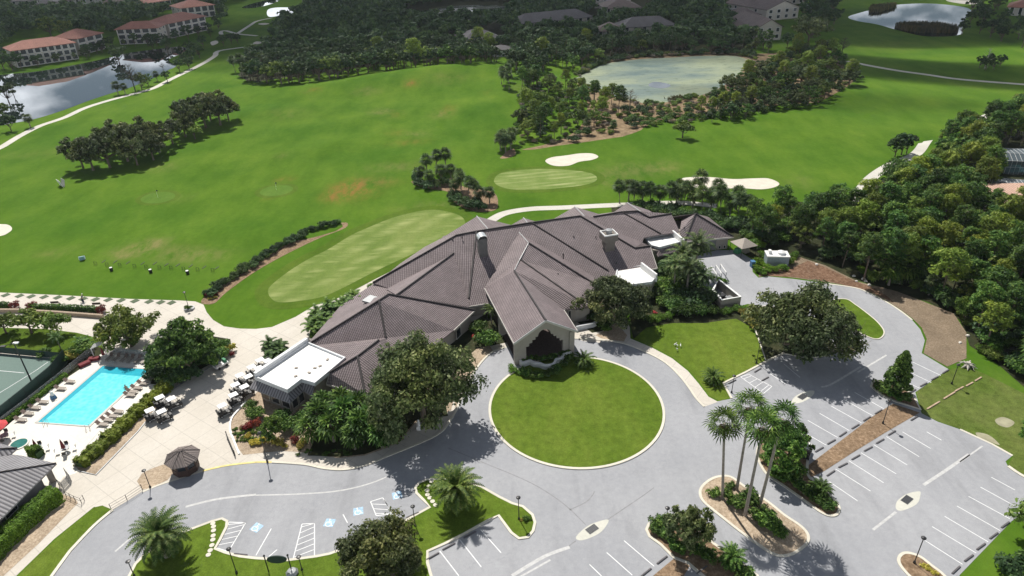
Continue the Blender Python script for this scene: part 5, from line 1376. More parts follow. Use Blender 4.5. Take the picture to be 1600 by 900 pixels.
# conical tree
rng = np.random.default_rng(31); rt = empty('conical_tree', (0, 0, 0)); C = []; Rr = []
for i in range(80):
    f = (i / 80) ** .8; r = 2.0 * (1 - f) ** .75 * rng.uniform(.5, 1.0); a = i * 2.4; C.append((r * math.cos(a), r * math.sin(a), .9 + 6.0 * f)); Rr.append(.62 * (1.1 - f * .7))
meobj('crown', quadmesh('crown', clump(rng, C, Rr, 100, .17), L_BUSH), rt); MB().tube([(0, 0, -.1), (0, 0, 6)], [.14, .03], 6).build('trunk', BARK, rt); proto('cone', rt)
datepalm('dateA', 41, 3.4, 4.4, 84)
fanpalm('wash', 42, 14.0, 1.35, 38, 'washingtonia_palm', L_BUSH, .19, 1.45, 12, 10, .15, bark=BARKG, e1=-.6)
fanpalm('sabA', 43, 3.6, 1.15, 44, stalk=1.15, skirt=8); fanpalm('sabB', 44, 5.0, 1.15, 44, stalk=1.15, skirt=8, bend=.4); fanpalm('sabC', 45, 2.4, 1.1, 36, stalk=1.15)
fanpalm('fanbush', 46, 3.0, 1.25, 40, 'fan_palm_clump', L_BUSH, .15, 1.3, 5, 7, e1=-.9)
featherpalm('queen', 47, 5.6, 3.1, 34, mat=L_SABAL, tr=.17, lw=.11); featherpalm('areca', 48, 2.2, 2.0, 9, 'areca_palm', 9, L_BUSH, .9, .05); featherpalm('royal', 49, 4.2, 3.0, 20)
featherpalm('cycad', 50, .7, 1.7, 42, 'cycad', 1, L_BUSH, tr=.25, e0=1.2, e1=-.3, ll=.25, lw=.06)
featherpalm('phoenix', 51, 1.6, 2.3, 34, 'pygmy_date_palm', 2, L_BUSH, .5, .13, ll=.32, lw=.08)
shrub('sh1', 61, 1.0, 1.5, 900); shrub('sh2', 62, 1.5, 2.0, 1100, ls=.17); shrub('shd', 63, 1.6, 2.4, 800, L_DARK, .24); shrub('red', 64, .9, 1.4, 500, L_RED, .2, 'red_shrub', .25)
shrub('yel', 65, .7, 1.0, 450, L_YEL, .14, 'croton_shrub'); shrub('hed', 66, 1.2, 1.6, 1000, L_HEDGE, .13); shrub('palmetto', 67, 1.3, 1.5, 500, L_OAKB, .34, 'palmetto', .2)
shrub('dry', 68, 1.3, 1.5, 420, L_DEAD, .3, 'dry_brush', .15); shrub('flower', 69, .5, .7, 160, REDF, .1, 'red_flowers')
snag('snA', 71, 9, 'bare_tree'); snag('snB', 72, 8, 'dead_tree', DEADW, 14, False); snag('snC', 73, 9, 'bare_tree', BARKD, 40)

def region(px): return ground_pts(px)
def scatter(poly, dist, rng, excl=(), maxn=9999):
    P = np.array(poly); x0, y0 = P.min(0); x1, y1 = P.max(0); out = []
    y = y0; r = 0
    while y < y1:
        x = x0 + (dist / 2 if r % 2 else 0)
        while x < x1:
            q = (x + rng.normal() * dist * .22, y + rng.normal() * dist * .22)
            if inside(q, poly) and not any(inside(q, e) for e in excl): out.append(q)
            x += dist
        y += dist * .87; r += 1
    rng.shuffle(out); return out[:maxn]
R3_ = np.random.default_rng(5)
# ------------------------------------------------------------------ placed plants
T, S = 'tree', 'shrub'
put('oakA', 662, 655, 1.05, 1.2, 'large oak with grey bare twigs over the walk left of the round drop-off', T, name='oak_tree', sz=1.22)
put('oakB', 600, 905, .82, .4, 'dense round oak at the bottom edge between the disabled bays', T, name='oak_tree')
put('oakC', 1250, 556, 1.16, 2.0, 'spreading oak shading the car park right of the side lawn', T, name='oak_tree', sz=1.18)
put('oakD', 958, 508, 1.04, .9, 'oak with lilac grey twigs right of the entrance porch', T, name='oak_tree', sz=1.15)
put('dateA', 262, 868, .92, .3, 'huge date palm on the lower left lawn with a skirt of arching fronds', 'palm')
put('dateA', 715, 795, .90, 1.7, 'date palm on the lawn point left of the lamp with pale stones beside it', 'palm')
for i, (p, s, lab) in enumerate((((1129, 778), .92, 'leftmost of four tall fan palms on the pebble island'), ((1151, 766), .98, 'second from left of four tall fan palms, standing farthest back'), ((1164, 806), 1.02, 'third from left of four tall fan palms, nearest the viewer'), ((1187, 790), .99, 'rightmost and leaning tall fan palm on the pebble island'))):
    o = put('wash', *p, s, [.3, 1.4, 3.0, .35][i], lab, 'palm', 'four tall fan palms on the pebble island')
    o.rotation_euler = (0, [-.13, -.02, .0, .045][i], [.3, 0, .1, .35][i])
put('cone', 1396, 618, 1.18, .2, 'conical green tree on the small island between the parking rows', T)
put('magn', 1218, 738, 1.02, .2, 'dark glossy magnolia on the island right of the tall palms', T, name='magnolia_tree')
put('magn', 1232, 712, .80, 1.9, 'smaller glossy magnolia just behind the one right of the tall palms', T, name='magnolia_tree')
put('round', 1073, 858, .86, .6, 'round headed dark tree on the corner island at the bottom centre', T, name='round_tree', sz=1.35)
put('phoenix', 1137, 882, .95, .2, 'feathery low palm at the lower end of the corner island', 'palm')
put('phoenix', 1280, 775, .85, 1.2, 'pair of feathery low palms at the tip of the long island', 'palm')
put('cycad', 1113, 596, 1.25, .3, 'dark cycad standing alone on the side lawn', 'cycad')
put('cycad', 912, 570, 1.35, .8, 'cycad at the right foot of the entrance porch', 'cycad')
put('ficus', 300, 578, 1.05, .5, 'large glossy broadleaf tree beside the pool and cart road', T, name='ficus_tree')
put('acacia', 206, 541, 1.0, .5, 'light green feathery tree above the pool fence', T, name='feathery_tree')
put('yel', 352, 552, 1.8, .1, 'yellow green croton clump at the right foot of the large glossy tree', S); put('red', 363, 556, .7, .2, 'small red leaved shrub at the kerb by the glossy tree', S)
for i, (px, py, s) in enumerate(((10, 521, 1.0), (50, 521, 1.2), (92, 522, 1.1))): put('small', px, py, s, None, ['leftmost', 'middle', 'rightmost'][i] + ' of three small round trees in the grass above the tennis court', T, 'small trees above the tennis court', name='small_tree')
put('royal', 95, 545, .6, .2, 'silvery palm between the small trees and the pool gate', 'palm'); put('yel', 115, 560, 2.1, .6, 'yellow green croton mass right of the tennis court corner', S); put('sh2', 128, 552, 1.3, .6, 'dark shrub beside the croton near the pool gate', S)
put('sh2', 98, 566, 1.0, .2, 'dark green shrub at the tennis fence corner', S); put('areca', 135, 545, .7, .2, 'small palm by the white steps above the pool', 'palm')
put('sh2', 68, 556, .8, 2, 'low yellow flowered bush behind the tennis court', S)
# west wing planting
G1 = 'fan palms massed in the bed before the west wing'
for i, (px, py, s) in enumerate(((505, 676, 1.15), (522, 690, 1.1), (545, 672, 1.2), (568, 690, 1.1), (590, 676, 1.15), (540, 655, 1.1), (565, 660, 1.1), (512, 655, 1.0), (598, 700, .95), (488, 690, .95), (610, 660, 1.0), (555, 702, .9))):
    put('fanbush', px, py, s, None, 'broad fan palm massed with others in the bed before the west wing', 'palm', G1)
put('sh2', 402, 650, 1.0, .1, 'dark shrub against the corner of the white flat roofed wing', S); put('magn', 427, 690, .62, .5, 'dark small tree in the middle of the pebble planting bed', T, name='dark_tree')
put('sh2', 452, 668, 1.15, .1, 'dark shrub below the windows of the white flat roofed wing', S); put('sh2', 440, 655, 1.0, 1.1, 'dark shrub touching the window wall of the flat roofed wing', S); put('sh2', 470, 660, 1.0, 2.1, 'dark shrub between window wall and massed fan palms', S)
put('sh2', 390, 640, .8, 2.2, 'shrub beside the parked carts at the corner of the flat roofed wing', S)
for i, (px, py, s) in enumerate(((392, 668, .95), (402, 664, .9), (384, 672, .8))): put('red', px, py, s, None, 'red leaved shrub in the clump at the left of the pebble bed', S, 'red leaved shrubs at the left of the pebble bed')
put('red', 461, 690, .9, None, 'red leaved shrub between the dark small tree and the fan palms', S); put('red', 620, 690, .9, None, 'dark red shrub under the right end of the fan palms', S)
for px, py, s in ((396, 694, .9), (405, 693, .9), (414, 691, .8), (431, 692, .9), (438, 695, .8), (474, 693, .9), (470, 700, .7), (445, 698, .6), (388, 684, .7)): put('yel', px, py, s, None, 'yellow croton in the row along the front of the pebble bed', S, 'yellow crotons along the front of the pebble bed')
for i in range(46):
    px = 366 + (i % 8) * 6 + random.uniform(-2, 2) + (i // 8) * 2; py = 672 + (i // 8) * 6.2 + random.uniform(-1.5, 1.5)
    if i > 30: px, py = random.uniform(465, 560), random.uniform(703, 712)
    put('sh1', px, py, random.uniform(.22, .34), None, 'tiny low plant dotted through the pebble bed', S, 'tiny low plants dotted through the pebble bed', name='bedding_plant')
for i, (px, py, s, k, lab) in enumerate(((519, 497, 1.0, 'areca', 'clump of feathery palms behind the west roof beside the putting green walk'), (540, 490, 1.1, 'areca', 'taller feathery palm clump behind the grey chimney'), (553, 478, 1.0, 'areca', 'feathery palm clump at the top of the row behind the west roof'),
        (497, 522, 1.1, 'areca', 'feathery palm clump behind the lower end of the west roof'), (500, 508, 1.0, 'areca', 'feathery palm clump second from the lower end behind the west roof'), (438, 560, 1.0, 'areca', 'feathery palms beside the carts and the white flat roof'), (427, 556, .9, 'areca', 'small feathery palm left of the carts behind the flat roof'), (582, 454, .8, 'sh2', 'shrub at the upper corner of the west roof'))):
    put(k, px, py, s, None, lab, 'palm' if k == 'areca' else S)
put('sh2', 762, 536, 1.5, .3, 'bright shrub beside the left side of the entrance porch', S); put('flower', 741, 528, 1.2, .3, 'red flowers in the pebble bed left of the porch', 'flowers')
put('sh2', 745, 520, 1.2, 2.3, 'shrub against the wall in the corner left of the porch', S); put('royal', 768, 506, .7, .3, 'dark palm in the corner between west wing and porch', 'palm')
put('hed', 800, 580, .75, .3, 'clipped round yellow green shrub left of the planter wall', S)
for i, t_ in enumerate(np.linspace(0, 1, 9)):
    px, py = 815 + 75 * t_, 584 + (10 * math.sin(PI * t_)) - 22 * t_ ** 2; put('sh1', px, py, .8, None, 'dark clipped shrub in the curved row below the white planter wall', S, 'shrubs below the white planter wall')
for i, t_ in enumerate(np.linspace(0, 1, 8)): put('sh1', 820 + 66 * t_, 565 - 10 * t_ + 5 * math.sin(PI * t_), .62, None, 'shrub planted inside the white planter wall', S, 'shrubs inside the white planter wall', z=.3)
# right of the porch
for i, (px, py, s, k) in enumerate(((938, 512, .9, 'sh1'), (946, 518, .9, 'sh1'), (955, 505, 1.2, 'sh1'), (940, 500, 1.0, 'shd'), (930, 498, .9, 'shd'), (960, 495, 1.0, 'shd'), (988, 492, 1.0, 'sh1'), (998, 499, 1.1, 'sh2'), (985, 478, 1.1, 'sh1'))):
    put(k, px, py, s, None, 'shrub in the shaded bed under the oak right of the porch', S, 'shrubs under the oak right of the porch')
for i, (px, py, s) in enumerate(((1015, 502, .9), (1026, 501, .95), (1037, 499, .9), (1047, 495, .8))): put('hed', px, py, s, None, 'bright clipped hedge shrub in the row above the side lawn', S, 'bright hedge row above the side lawn')
for i, (px, py) in enumerate(((1128, 490), (1138, 488), (1148, 486), (1158, 485))): put('hed', px, py, .8, None, 'bright hedge shrub below the white walled service yard', S, 'bright hedge row below the service yard')
for i, (px, py) in enumerate(((1159, 490), (1166, 496), (1172, 505), (1178, 512))): put('yel', px, py, 1.25, None, 'yellow croton in the row beside the spreading oak', S, 'yellow crotons beside the spreading oak')
put('flower', 1022, 490, 1.0, .1, 'red and orange flowers above the bright hedge row', 'flowers')
put('queen', 1085, 432, 1.3, .5, 'tall single palm before the right hipped roof', 'palm'); 
for i, (px, py, s, lab) in enumerate(((1052, 455, .95, 'leftmost dark feather palm in the clump beside the lower white roof'), (1072, 462, 1.0, 'dark feather palm in the middle of the clump beside the service yard'), (1092, 470, .85, 'right dark feather palm leaning over the service yard'), (1062, 440, 1.0, 'rear feather palm between the two white roofs'))): put('queen', px, py, s * 1.12, None, lab, 'palm')
for i, (px, py, s) in enumerate(((1050, 487, 1.3), (1062, 490, 1.3), (1075, 491, 1.3), (1090, 491, 1.2), (1103, 490, 1.2), (1115, 490, 1.0), (1058, 478, 1.3), (1080, 480, 1.4), (1098, 481, 1.2), (1040, 480, 1.1))): put('sh2', px, py, s, None, 'dark shrub below the feather palms above the side lawn', S, 'dark shrubs below the feather palms')
for q in scatter(region([(1030, 446), (1034, 420), (1074, 412), (1084, 440), (1108, 462), (1122, 482), (1020, 482)]), 2.3, R3_): put('shd' if random.random() < .5 else 'sh2', 0, 0, random.uniform(1.0, 1.6), None, 'dense dark shrub between the feather palms beside the service yard', S, 'dense shrubs between the feather palms', world=q)
for i, (px, py) in enumerate(((1096, 432), (1105, 434), (1114, 436), (1124, 439), (1132, 442))): put('hed', px, py, .62, None, 'low shrub in the strip beside the white pergola', S, 'low shrubs beside the white pergola')
for i, (px, py, s) in enumerate(((1183, 424, .9), (1190, 428, 1.0), (1200, 424, 1.0), (1212, 424, .9), (1224, 422, .9), (1186, 412, .9), (1192, 402, .9), (1234, 412, 1.0), (1240, 402, .9))): put('hed', px, py, s, None, 'bright yellow green shrub around the white shed', S, 'bright shrubs around the white shed')
for i, (px, py) in enumerate(((318, 572), (330, 566), (342, 560), (322, 558), (335, 552), (310, 566), (345, 550), (300, 590), (290, 594), (278, 598), (246, 556), (248, 568), (247, 580), (249, 592), (258, 598), (262, 586), (270, 592), (258, 574))): put('shd' if i % 2 else 'sh2', px, py, 1.1, None, 'dark shrub along the kerb under the large glossy tree', S, 'shrubs under the large glossy tree')
# islands
for i, (px, py, s) in enumerate(((1117, 775, .8), (1135, 771, .7), (1142, 762, .6), (1142, 785, 1.0), (1152, 793, 1.0), (1166, 780, 1.0), (1175, 790, .9), (1180, 808, 1.0), (1190, 818, 1.1), (1200, 825, 1.1), (1212, 832, 1.0), (1222, 838, .8), (1193, 805, .9), (1205, 812, .9), (1172, 770, .7))): put('sh1', px, py, s * .95, None, 'low dark shrub at the feet of the four tall fan palms', S, 'low shrubs at the feet of the tall palms')
for i, (px, py, s) in enumerate(((1025, 824, .9), (1030, 832, .9), (1038, 838, .9), (1046, 845, .8), (1055, 855, .9), (1060, 862, .8), (1036, 818, .8), (1090, 862, .9), (1100, 868, .9), (1108, 872, .8), (1150, 890, .8), (1160, 897, .8), (1170, 900, .8))): put('sh1', px, py, s, None, 'low shrub round the edge of the corner island', S, 'low shrubs round the corner island')
for i, (px, py, s) in enumerate(((1200, 722, 1.), (1208, 745, 1.), (1225, 750, 1.), (1240, 752, 1.0), (1252, 765, .9), (1265, 775, .9), (1285, 790, .8), (1298, 794, .8), (1245, 735, 1.))): put('sh1', px, py, s, None, 'low shrub on the long island under the magnolias', S, 'low shrubs under the magnolias')
for i, (px, py, s) in enumerate(((1372, 606, .9), (1380, 612, .9), (1390, 620, 1.0), (1402, 625, 1.), (1412, 626, .9))): put('sh1', px, py, s, None, 'low shrub at the foot of the conical tree', S, 'low shrubs below the conical tree')
for i, (px, py, s) in enumerate(((1444, 886, .5), (1450, 890, .5), (1458, 896, .5))): put('yel', px, py, s, None, 'small yellow green plant on the lamp island at the bottom right', S, 'small plants on the bottom right lamp island')
put('small', 1612, 838, 1.3, .3, 'pale grey green tree cut by the right edge beside the car park', T, name='small_tree'); put('shd', 1575, 900, 1.0, .3, 'dark shrub at the bottom right corner', S); put('sh1', 1600, 880, 1.2, .3, 'shrub by the right edge above the corner', S)
put('brB', 1612, 705, .5, .3, 'bushy tree cut by the right edge beside the sandy lawn', T, name='bushy_tree')
put('sh1', 822, 812, .45, .3, 'small shrub at the foot of the lamp on the lawn point', S); put('yel', 814, 814, .35, .3, 'tiny pale plant at the foot of the lamp on the lawn point', S)

# hedges (each one continuous clipped hedge)
def hedge(pts, wd, h, mat, label, n, ls=.12, name='hedge', sm=True, rough=.18, up=.3):
    P = np.array(smooth_pts(ground_pts(pts), False) if sm else ground_pts(pts)); seg = np.linalg.norm(np.diff(P, axis=0), axis=1); cs = np.r_[0, np.cumsum(seg)]
    rng = np.random.default_rng(int(abs(pts[0][0]) + abs(pts[0][1])) + 5); s = rng.uniform(0, cs[-1], n); i = np.clip(np.searchsorted(cs, s) - 1, 0, len(seg) - 1); f = ((s - cs[i]) / seg[i])[:, None]
    p = P[i] * (1 - f) + P[i + 1] * f; d = (P[i + 1] - P[i]) / seg[i][:, None]; nr = np.stack([-d[:, 1], d[:, 0]], 1)
    a = rng.uniform(-.15, PI + .15, n); sup = lambda v: np.sign(v) * np.abs(v) ** .55
    lump = 1 + rough * (np.sin(s * 2.1) * .5 + np.sin(s * 5.3 + 1) * .35) + rng.normal(size=n) * rough * .45
    cx = sup(np.cos(a)) * wd / 2 * lump; cz = np.maximum(.05, sup(np.sin(a)) * h * (1 + (lump - 1) * .6))
    Q = np.column_stack([p + nr * cx[:, None], cz]); Nn = unit(np.column_stack([nr * np.cos(a)[:, None], np.sin(a)]) + rng.normal(size=(n, 3)) * .5 + np.array([0, 0, up]))
    o = bpy.data.objects.new(name, quadmesh(name, leaves(Q, Nn, ls, .5, rng), mat)); COL.objects.link(o)
    core = wallband(MB(), [tuple(q) for q in P], wd * .6, 0, h * .62); core.build('hedge_core', L_DARK, o)
    return tag(o, label, 'hedge')
hedge([(92, 778), (60, 803), (20, 840), (-20, 880)], 2.5, 2.0, L_HEDGE, 'tall thick clipped green hedge along the pool house at the lower left', 16000, .11, rough=.10)
hedge([(262, 606), (215, 648), (165, 695), (125, 730)], 1.7, 1.15, L_GRASSY, 'long grassy green hedge between the pool deck and the cart road', 13000, .22, rough=.35)
hedge([(48, 483.5), (100, 484.5), (155, 488)], .95, 1.2, L_BUSH, 'long dark hedge along the driving range terrace with red ends', 3600, .13)
hedge([(-20, 480), (0, 480.5), (16, 481)], .95, 1.2, L_BUSH, 'short dark hedge cut by the left edge along the terrace', 1500, .13)
for px, py, lab in ((50, 483, 'left red bush ending the long terrace hedge'), (159, 489, 'right red bush ending the long terrace hedge'), (24, 482, 'red bush ending the short terrace hedge at the left edge')): put('red', px, py, 1.25, None, lab, S)
hedge([(46, 716), (54, 713), (64, 715)], 1.5, 1.7, L_HEDGE, 'rounded clipped bush rising behind the pool house roof', 2600, .12, name='bush')
hedge([(104, 588), (60, 622), (0, 668)], .7, .8, L_HEDGE, 'low hedge between the tennis court and the pool fence', 3000, .13)
# row of shrubs along the practice green
rr = smooth_pts(ground_pts([(330, 460), (365, 434), (400, 411), (440, 386), (480, 365), (530, 348)]), False, 8)
L_tot = 0; n_ = 0
for i in range(0, len(rr) - 1):
    if i % 2 == 0 or True:
        for jx in (0,):
            p = rr[i]; put('sh1' if (i + jx) % 2 else 'shd', 0, 0, random.uniform(.75, 1.05) * (.72 if jx and False else .8), None, 'dark shrub in the long row between driving range and practice green', S, 'shrub row along the practice green', world=(p[0] + random.uniform(-.5, .5) + jx * .8, p[1] + random.uniform(-.4, .4) + jx * .9))
for px, py in ((323, 463), (330, 460), (338, 462), (327, 458)): put('red', px, py, .7, None, 'red shrub at the lower end of the practice green row', S, 'red shrubs at the end of the practice green row')
for px, py in ((328, 468), (336, 466)): put('yel', px, py, .6, None, 'pale flowering plant below the red shrubs at the lamp', S, 'pale plants below the red shrubs')

# oaks on the range
OG = 'live oaks in the grove on the driving range'
for i, (px, py, s, k) in enumerate(((146, 266, .95, 'liveB'), (172, 262, .9, 'liveA'), (200, 252, 1.0, 'liveB'), (228, 243, 1.0, 'liveA'), (250, 238, .85, 'liveB'), (270, 225, .7, 'liveA'), (190, 240, .9, 'liveA'), (300, 206, 1.0, 'liveA'), (322, 200, 1.05, 'liveB'), (345, 196, 1.0, 'liveA'), (330, 190, .95, 'liveB'), (290, 214, .8, 'liveB'), (358, 190, .8, 'liveB'), (130, 262, .8, 'liveA'), (215, 258, .8, 'liveB'), (240, 250, .75, 'liveB'))):
    put(k, px, py, s * 1.12, None, 'dense live oak in the connected grove on the driving range', T, OG, name='live_oak', sz=1.2)
put('small', 305, 217, 1.2, .3, 'small tree by itself at the lower right edge of the oak grove', T, name='small_tree')
# sabal clump in the bed right of the practice green
SG = 'sabal palms in the two beds beside the practice green'
for i, (px, py, s, k) in enumerate(((668, 276, 1.1, 'sabB'), (682, 270, 1.1, 'sabB'), (697, 268, 1.15, 'sabB'), (660, 284, .95, 'sabA'), (672, 290, .95, 'sabA'), (690, 285, 1.1, 'sabA'), (705, 282, 1.0, 'sabA'), (652, 280, .9, 'sabC'), (712, 305, .95, 'sabA'), (722, 303, 1.0, 'sabB'), (732, 310, 1.0, 'sabB'), (742, 312, .95, 'sabB'), (750, 318, 1.0, 'sabA'), (765, 318, .95, 'sabA'), (720, 296, .95, 'sabB'))):
    put(k, px, py, s * .92, None, 'sabal palm in the dark clump beside the practice green', 'palm', SG)
for px, py in ((655, 290), (668, 294), (682, 293), (650, 284), (716, 315), (728, 320), (738, 325), (750, 328), (745, 320), (706, 310), (700, 290)): put('shd', px, py, 1.1, None, 'dark shrub at the feet of the sabal clump by the practice green', S, 'shrubs below the sabal clump')
for i, (px, py) in enumerate(((782, 236), (790, 238), (798, 234), (786, 230), (800, 226))): put('sabA', px, py, 1.1, None, 'sabal palm in the small clump left of the sandy scrub', 'palm', 'sabal palms left of the scrub')
for i, (px, py) in enumerate(((788, 145), (796, 148), (784, 140), (793, 135), (800, 128))): put('sabB', px, py, 1.1, None, 'sabal palm at the right shoulder of the range hill', 'palm', 'sabal palms at the range hill')
# row behind the clubhouse
BG = 'sabal palms behind the clubhouse roof'
xs_ = [(968, 318), (982, 314), (990, 322), (1003, 320), (1016, 322), (1030, 322), (1044, 322), (1056, 325), (1068, 322), (1082, 326), (1096, 332), (1110, 330), (1125, 335), (1140, 338), (1152, 342), (1085, 318), (1120, 322), (1150, 328), (1165, 345), (1060, 312), (1090, 310)]
for i, (px, py) in enumerate(xs_): put(['sabB', 'sabA'][i % 2], px, py, random.uniform(.95, 1.2), None, 'sabal palm in the row behind the right end of the clubhouse', 'palm', BG)
for i in range(34): put('shd' if i % 2 else 'sh2', 985 + 5.6 * i + random.uniform(-4, 4), 326 + i * .9 + random.uniform(-4, 8), 1.2, None, 'dark undergrowth shrub behind the right end of the clubhouse', S, 'undergrowth behind the clubhouse')

# ------------------------------------------------------------------ scattered woods
R3 = np.random.default_rng(77)
# hammock between the fairway and the algae pond
ham_front = region([(812, 150), (812, 185), (806, 215), (815, 230), (835, 232), (868, 226), (915, 219), (975, 208), (985, 195), (960, 165), (930, 150), (890, 135), (820, 128)])
ham_mid = region([(985, 203), (1050, 196), (1110, 190), (1120, 170), (1080, 160), (1020, 170), (975, 170)])
ham_right = region([(1110, 192), (1140, 192), (1200, 182), (1262, 168), (1300, 150), (1330, 132), (1335, 115), (1318, 100), (1290, 85), (1250, 78), (1225, 90), (1180, 115), (1140, 145), (1115, 165)])
HGp = 'trees in the sandy scrub below the algae pond'
for q in scatter(ham_front, 8.2, R3):
    k = R3.choice(['pYs', 'pYs', 'pY', 'sabB', 'brA', 'pA', 'liveB', 'sabA']); put(k, 0, 0, R3.uniform(.6, .85) * (.8 if k[0] == 'l' else 1), None, {'p': 'thin pine', 's': 'sabal palm', 'b': 'green bushy tree', 'l': 'grey green oak'}[k[0]] + ' in the scrub left of the bare twiggy tree', T if k[0] != 's' else 'palm', HGp + ' ' + k[0] + ' left', world=q)
for q in scatter(ham_front, 4.6, R3):
    k = R3.choice(['shd', 'palmetto', 'dry', 'sh2', 'palmetto']); put(k, 0, 0, R3.uniform(.7, 1.2), None, 'scrub bush under the pines left of the bare twiggy tree', S, 'scrub bushes left', world=q)
for q in scatter(ham_mid, 3.6, R3):
    k = R3.choice(['palmetto', 'palmetto', 'dry', 'sh2', 'shd']); put(k, 0, 0, R3.uniform(.7, 1.15), None, 'low scrub bush in the open middle below the algae pond', S, 'scrub bushes middle', world=q)
for q in scatter(ham_right, 6.6, R3):
    k = R3.choice(['brB', 'brA', 'sabB', 'fbA', 'pY', 'liveA', 'sabA', 'brB']); put(k, 0, 0, R3.uniform(.55, .85), None, {'p': 'yellow green pine', 's': 'sabal palm', 'b': 'green bushy tree', 'l': 'grey green oak', 'f': 'dark bushy tree'}[k[0]] + ' in the thicket right of the algae pond', T if k[0] != 's' else 'palm', 'thicket right of the pond ' + k[0], world=q)
for q in scatter(ham_right, 5.5, R3):
    put(R3.choice(['shd', 'sh2', 'palmetto']), 0, 0, R3.uniform(.9, 1.5), None, 'scrub bush at the feet of the thicket right of the algae pond', S, 'scrub bushes right', world=q)
put('snA', 983, 180, 1.0, .2, 'bare pale twiggy tree standing before the algae pond', T); put('small', 1066, 217, 1.3, .1, 'lone round tree on the fairway below the scrub', T, name='small_tree')
for i, (px, py, s) in enumerate(((1095, 180, .8), (1112, 180, .75), (1128, 175, .85), (1148, 178, .9))): put('pYs', px, py, s, None, 'thin bright pine standing before the right half of the algae pond', T, 'thin pines before the algae pond')
put('snC', 1155, 180, .8, .3, 'bare grey tree right of the thin bright pines', T)
put('snC', 1314, 90, 1.0, .4, 'tall nearly bare tree standing alone at the corner of the thicket', T)
put('snB', 1538, 108, 1.1, .4, 'bleached dead tree on the far right fairway', T)
for i, (px, py) in enumerate(((1530, 106), (1540, 110), (1552, 109), (1562, 104), (1545, 102))): put('fbA', px, py, .55, None, 'dark low tree in the clump round the bleached dead tree', T, 'clump round the dead tree')
put('liveA', 1262, 70, 1.6, .4, 'large grey green oak beside the cream villa gable', T, name='live_oak')
for i, (px, py, s, k) in enumerate(((1200, 82, 1.0, 'sabA'), (1180, 84, 1.1, 'sabB'), (1168, 86, 1., 'sabA'), (1192, 78, 1.1, 'brB'), (1245, 84, .8, 'pY'), (1230, 74, .8, 'fbA'))): put(k, px, py, s, None, 'tree in the group before the cream villa gable, ' + ['front sabal', 'middle sabal', 'left sabal', 'bushy one', 'yellow crowned one', 'darkest one'][i], T)
put('queen', 1178, 74, 1.3, .1, 'feather palm at the left corner of the cream villa gable', 'palm')
for q in smooth_pts(ground_pts([(905, 118), (930, 102), (960, 95), (1000, 89.5), (1050, 87), (1100, 85), (1150, 85), (1178, 92)]), False, 9):
    for dd in (0, 3.0): put(R3.choice(['dry', 'shd', 'palmetto']), 0, 0, R3.uniform(.8, 1.5), None, 'brush along the far shore of the algae pond', S, 'brush along the far pond shore', world=(q[0] + R3.normal() * 1.5, q[1] + dd + R3.normal()))
for q in smooth_pts(ground_pts([(1178, 98), (1165, 112), (1142, 130), (1118, 144), (1080, 155), (1040, 162), (1005, 163), (965, 154), (925, 142), (900, 128)]), False, 6):
    put(R3.choice(['dry', 'palmetto', 'palmetto', 'sh2']), 0, 0, R3.uniform(.7, 1.3), None, 'brush along the near shore of the algae pond', S, 'brush along the near pond shore', world=(q[0] + R3.normal() * 1.2, q[1] - 1 + R3.normal()))
# reeds in the right pond
def reeds(px, n, h, label):
    pl = region(px); rng = np.random.default_rng(5); P = np.array(scatter(pl, 1.3, rng)); m = len(P); P = np.repeat(P, n, 0) + rng.normal(size=(m * n, 2)) * .6
    k = len(P); a = rng.uniform(0, PI, k); d = np.stack([np.cos(a), np.sin(a)], 1) * .25; hh = h * rng.uniform(.5, 1.1, k); lean = rng.normal(size=(k, 2)) * .4
    Z = np.zeros(k); V = np.stack([np.column_stack([P - d, Z]), np.column_stack([P + d, Z]), np.column_stack([P + d * .3 + lean, hh]), np.column_stack([P - d * .3 + lean, hh])], 1).reshape(-1, 3)
    o = bpy.data.objects.new('reeds', quadmesh('reeds', V, L_REED)); COL.objects.link(o); tag(o, label, 'reeds', kind='stuff')
reeds([(1398, 42), (1420, 40), (1460, 41), (1495, 46), (1494, 52), (1470, 52), (1435, 51), (1412, 48)], 10, 3.0, 'brown reeds standing in the upper right pond')
reeds([(1360, 12), (1400, 8), (1398, 12), (1370, 20), (1360, 20)], 8, 2.5, 'dark reeds along the far bank of the upper right pond')
reeds([(1040, 154), (1075, 150), (1078, 155), (1050, 158)], 8, 1.2, 'dead reed patch at the near shore of the algae pond')

# right-hand forest
forest = region([(1162, 366), (1180, 358), (1230, 350), (1300, 346), (1340, 346), (1356, 336), (1378, 318), (1402, 300), (1432, 284), (1456, 264), (1480, 225), (1530, 205), (1600, 185), (1720, 180), (1800, 300), (1760, 600), (1620, 600), (1590, 585), (1545, 560), (1520, 545), (1512, 520), (1495, 490), (1440, 465), (1390, 452), (1345, 438), (1300, 410), (1255, 398), (1232, 396), (1175, 388)])
exf = [region([(1540, 230), (1720, 225), (1720, 300), (1545, 320)]), region([(1545, 290), (1700, 290), (1700, 365), (1550, 360)]), region([(1192, 378), (1240, 376), (1240, 410), (1192, 410)]), region([(1560, 395), (1640, 395), (1640, 415), (1560, 415)])]
FG = 'trees of the dense forest right of the clubhouse'
kinds = [('pA', 'green pine'), ('pB', 'green pine'), ('pC', 'green pine'), ('pY', 'yellow green pine'), ('brA', 'green broadleaf tree'), ('brB', 'green broadleaf tree'), ('sabB', 'sabal palm')]
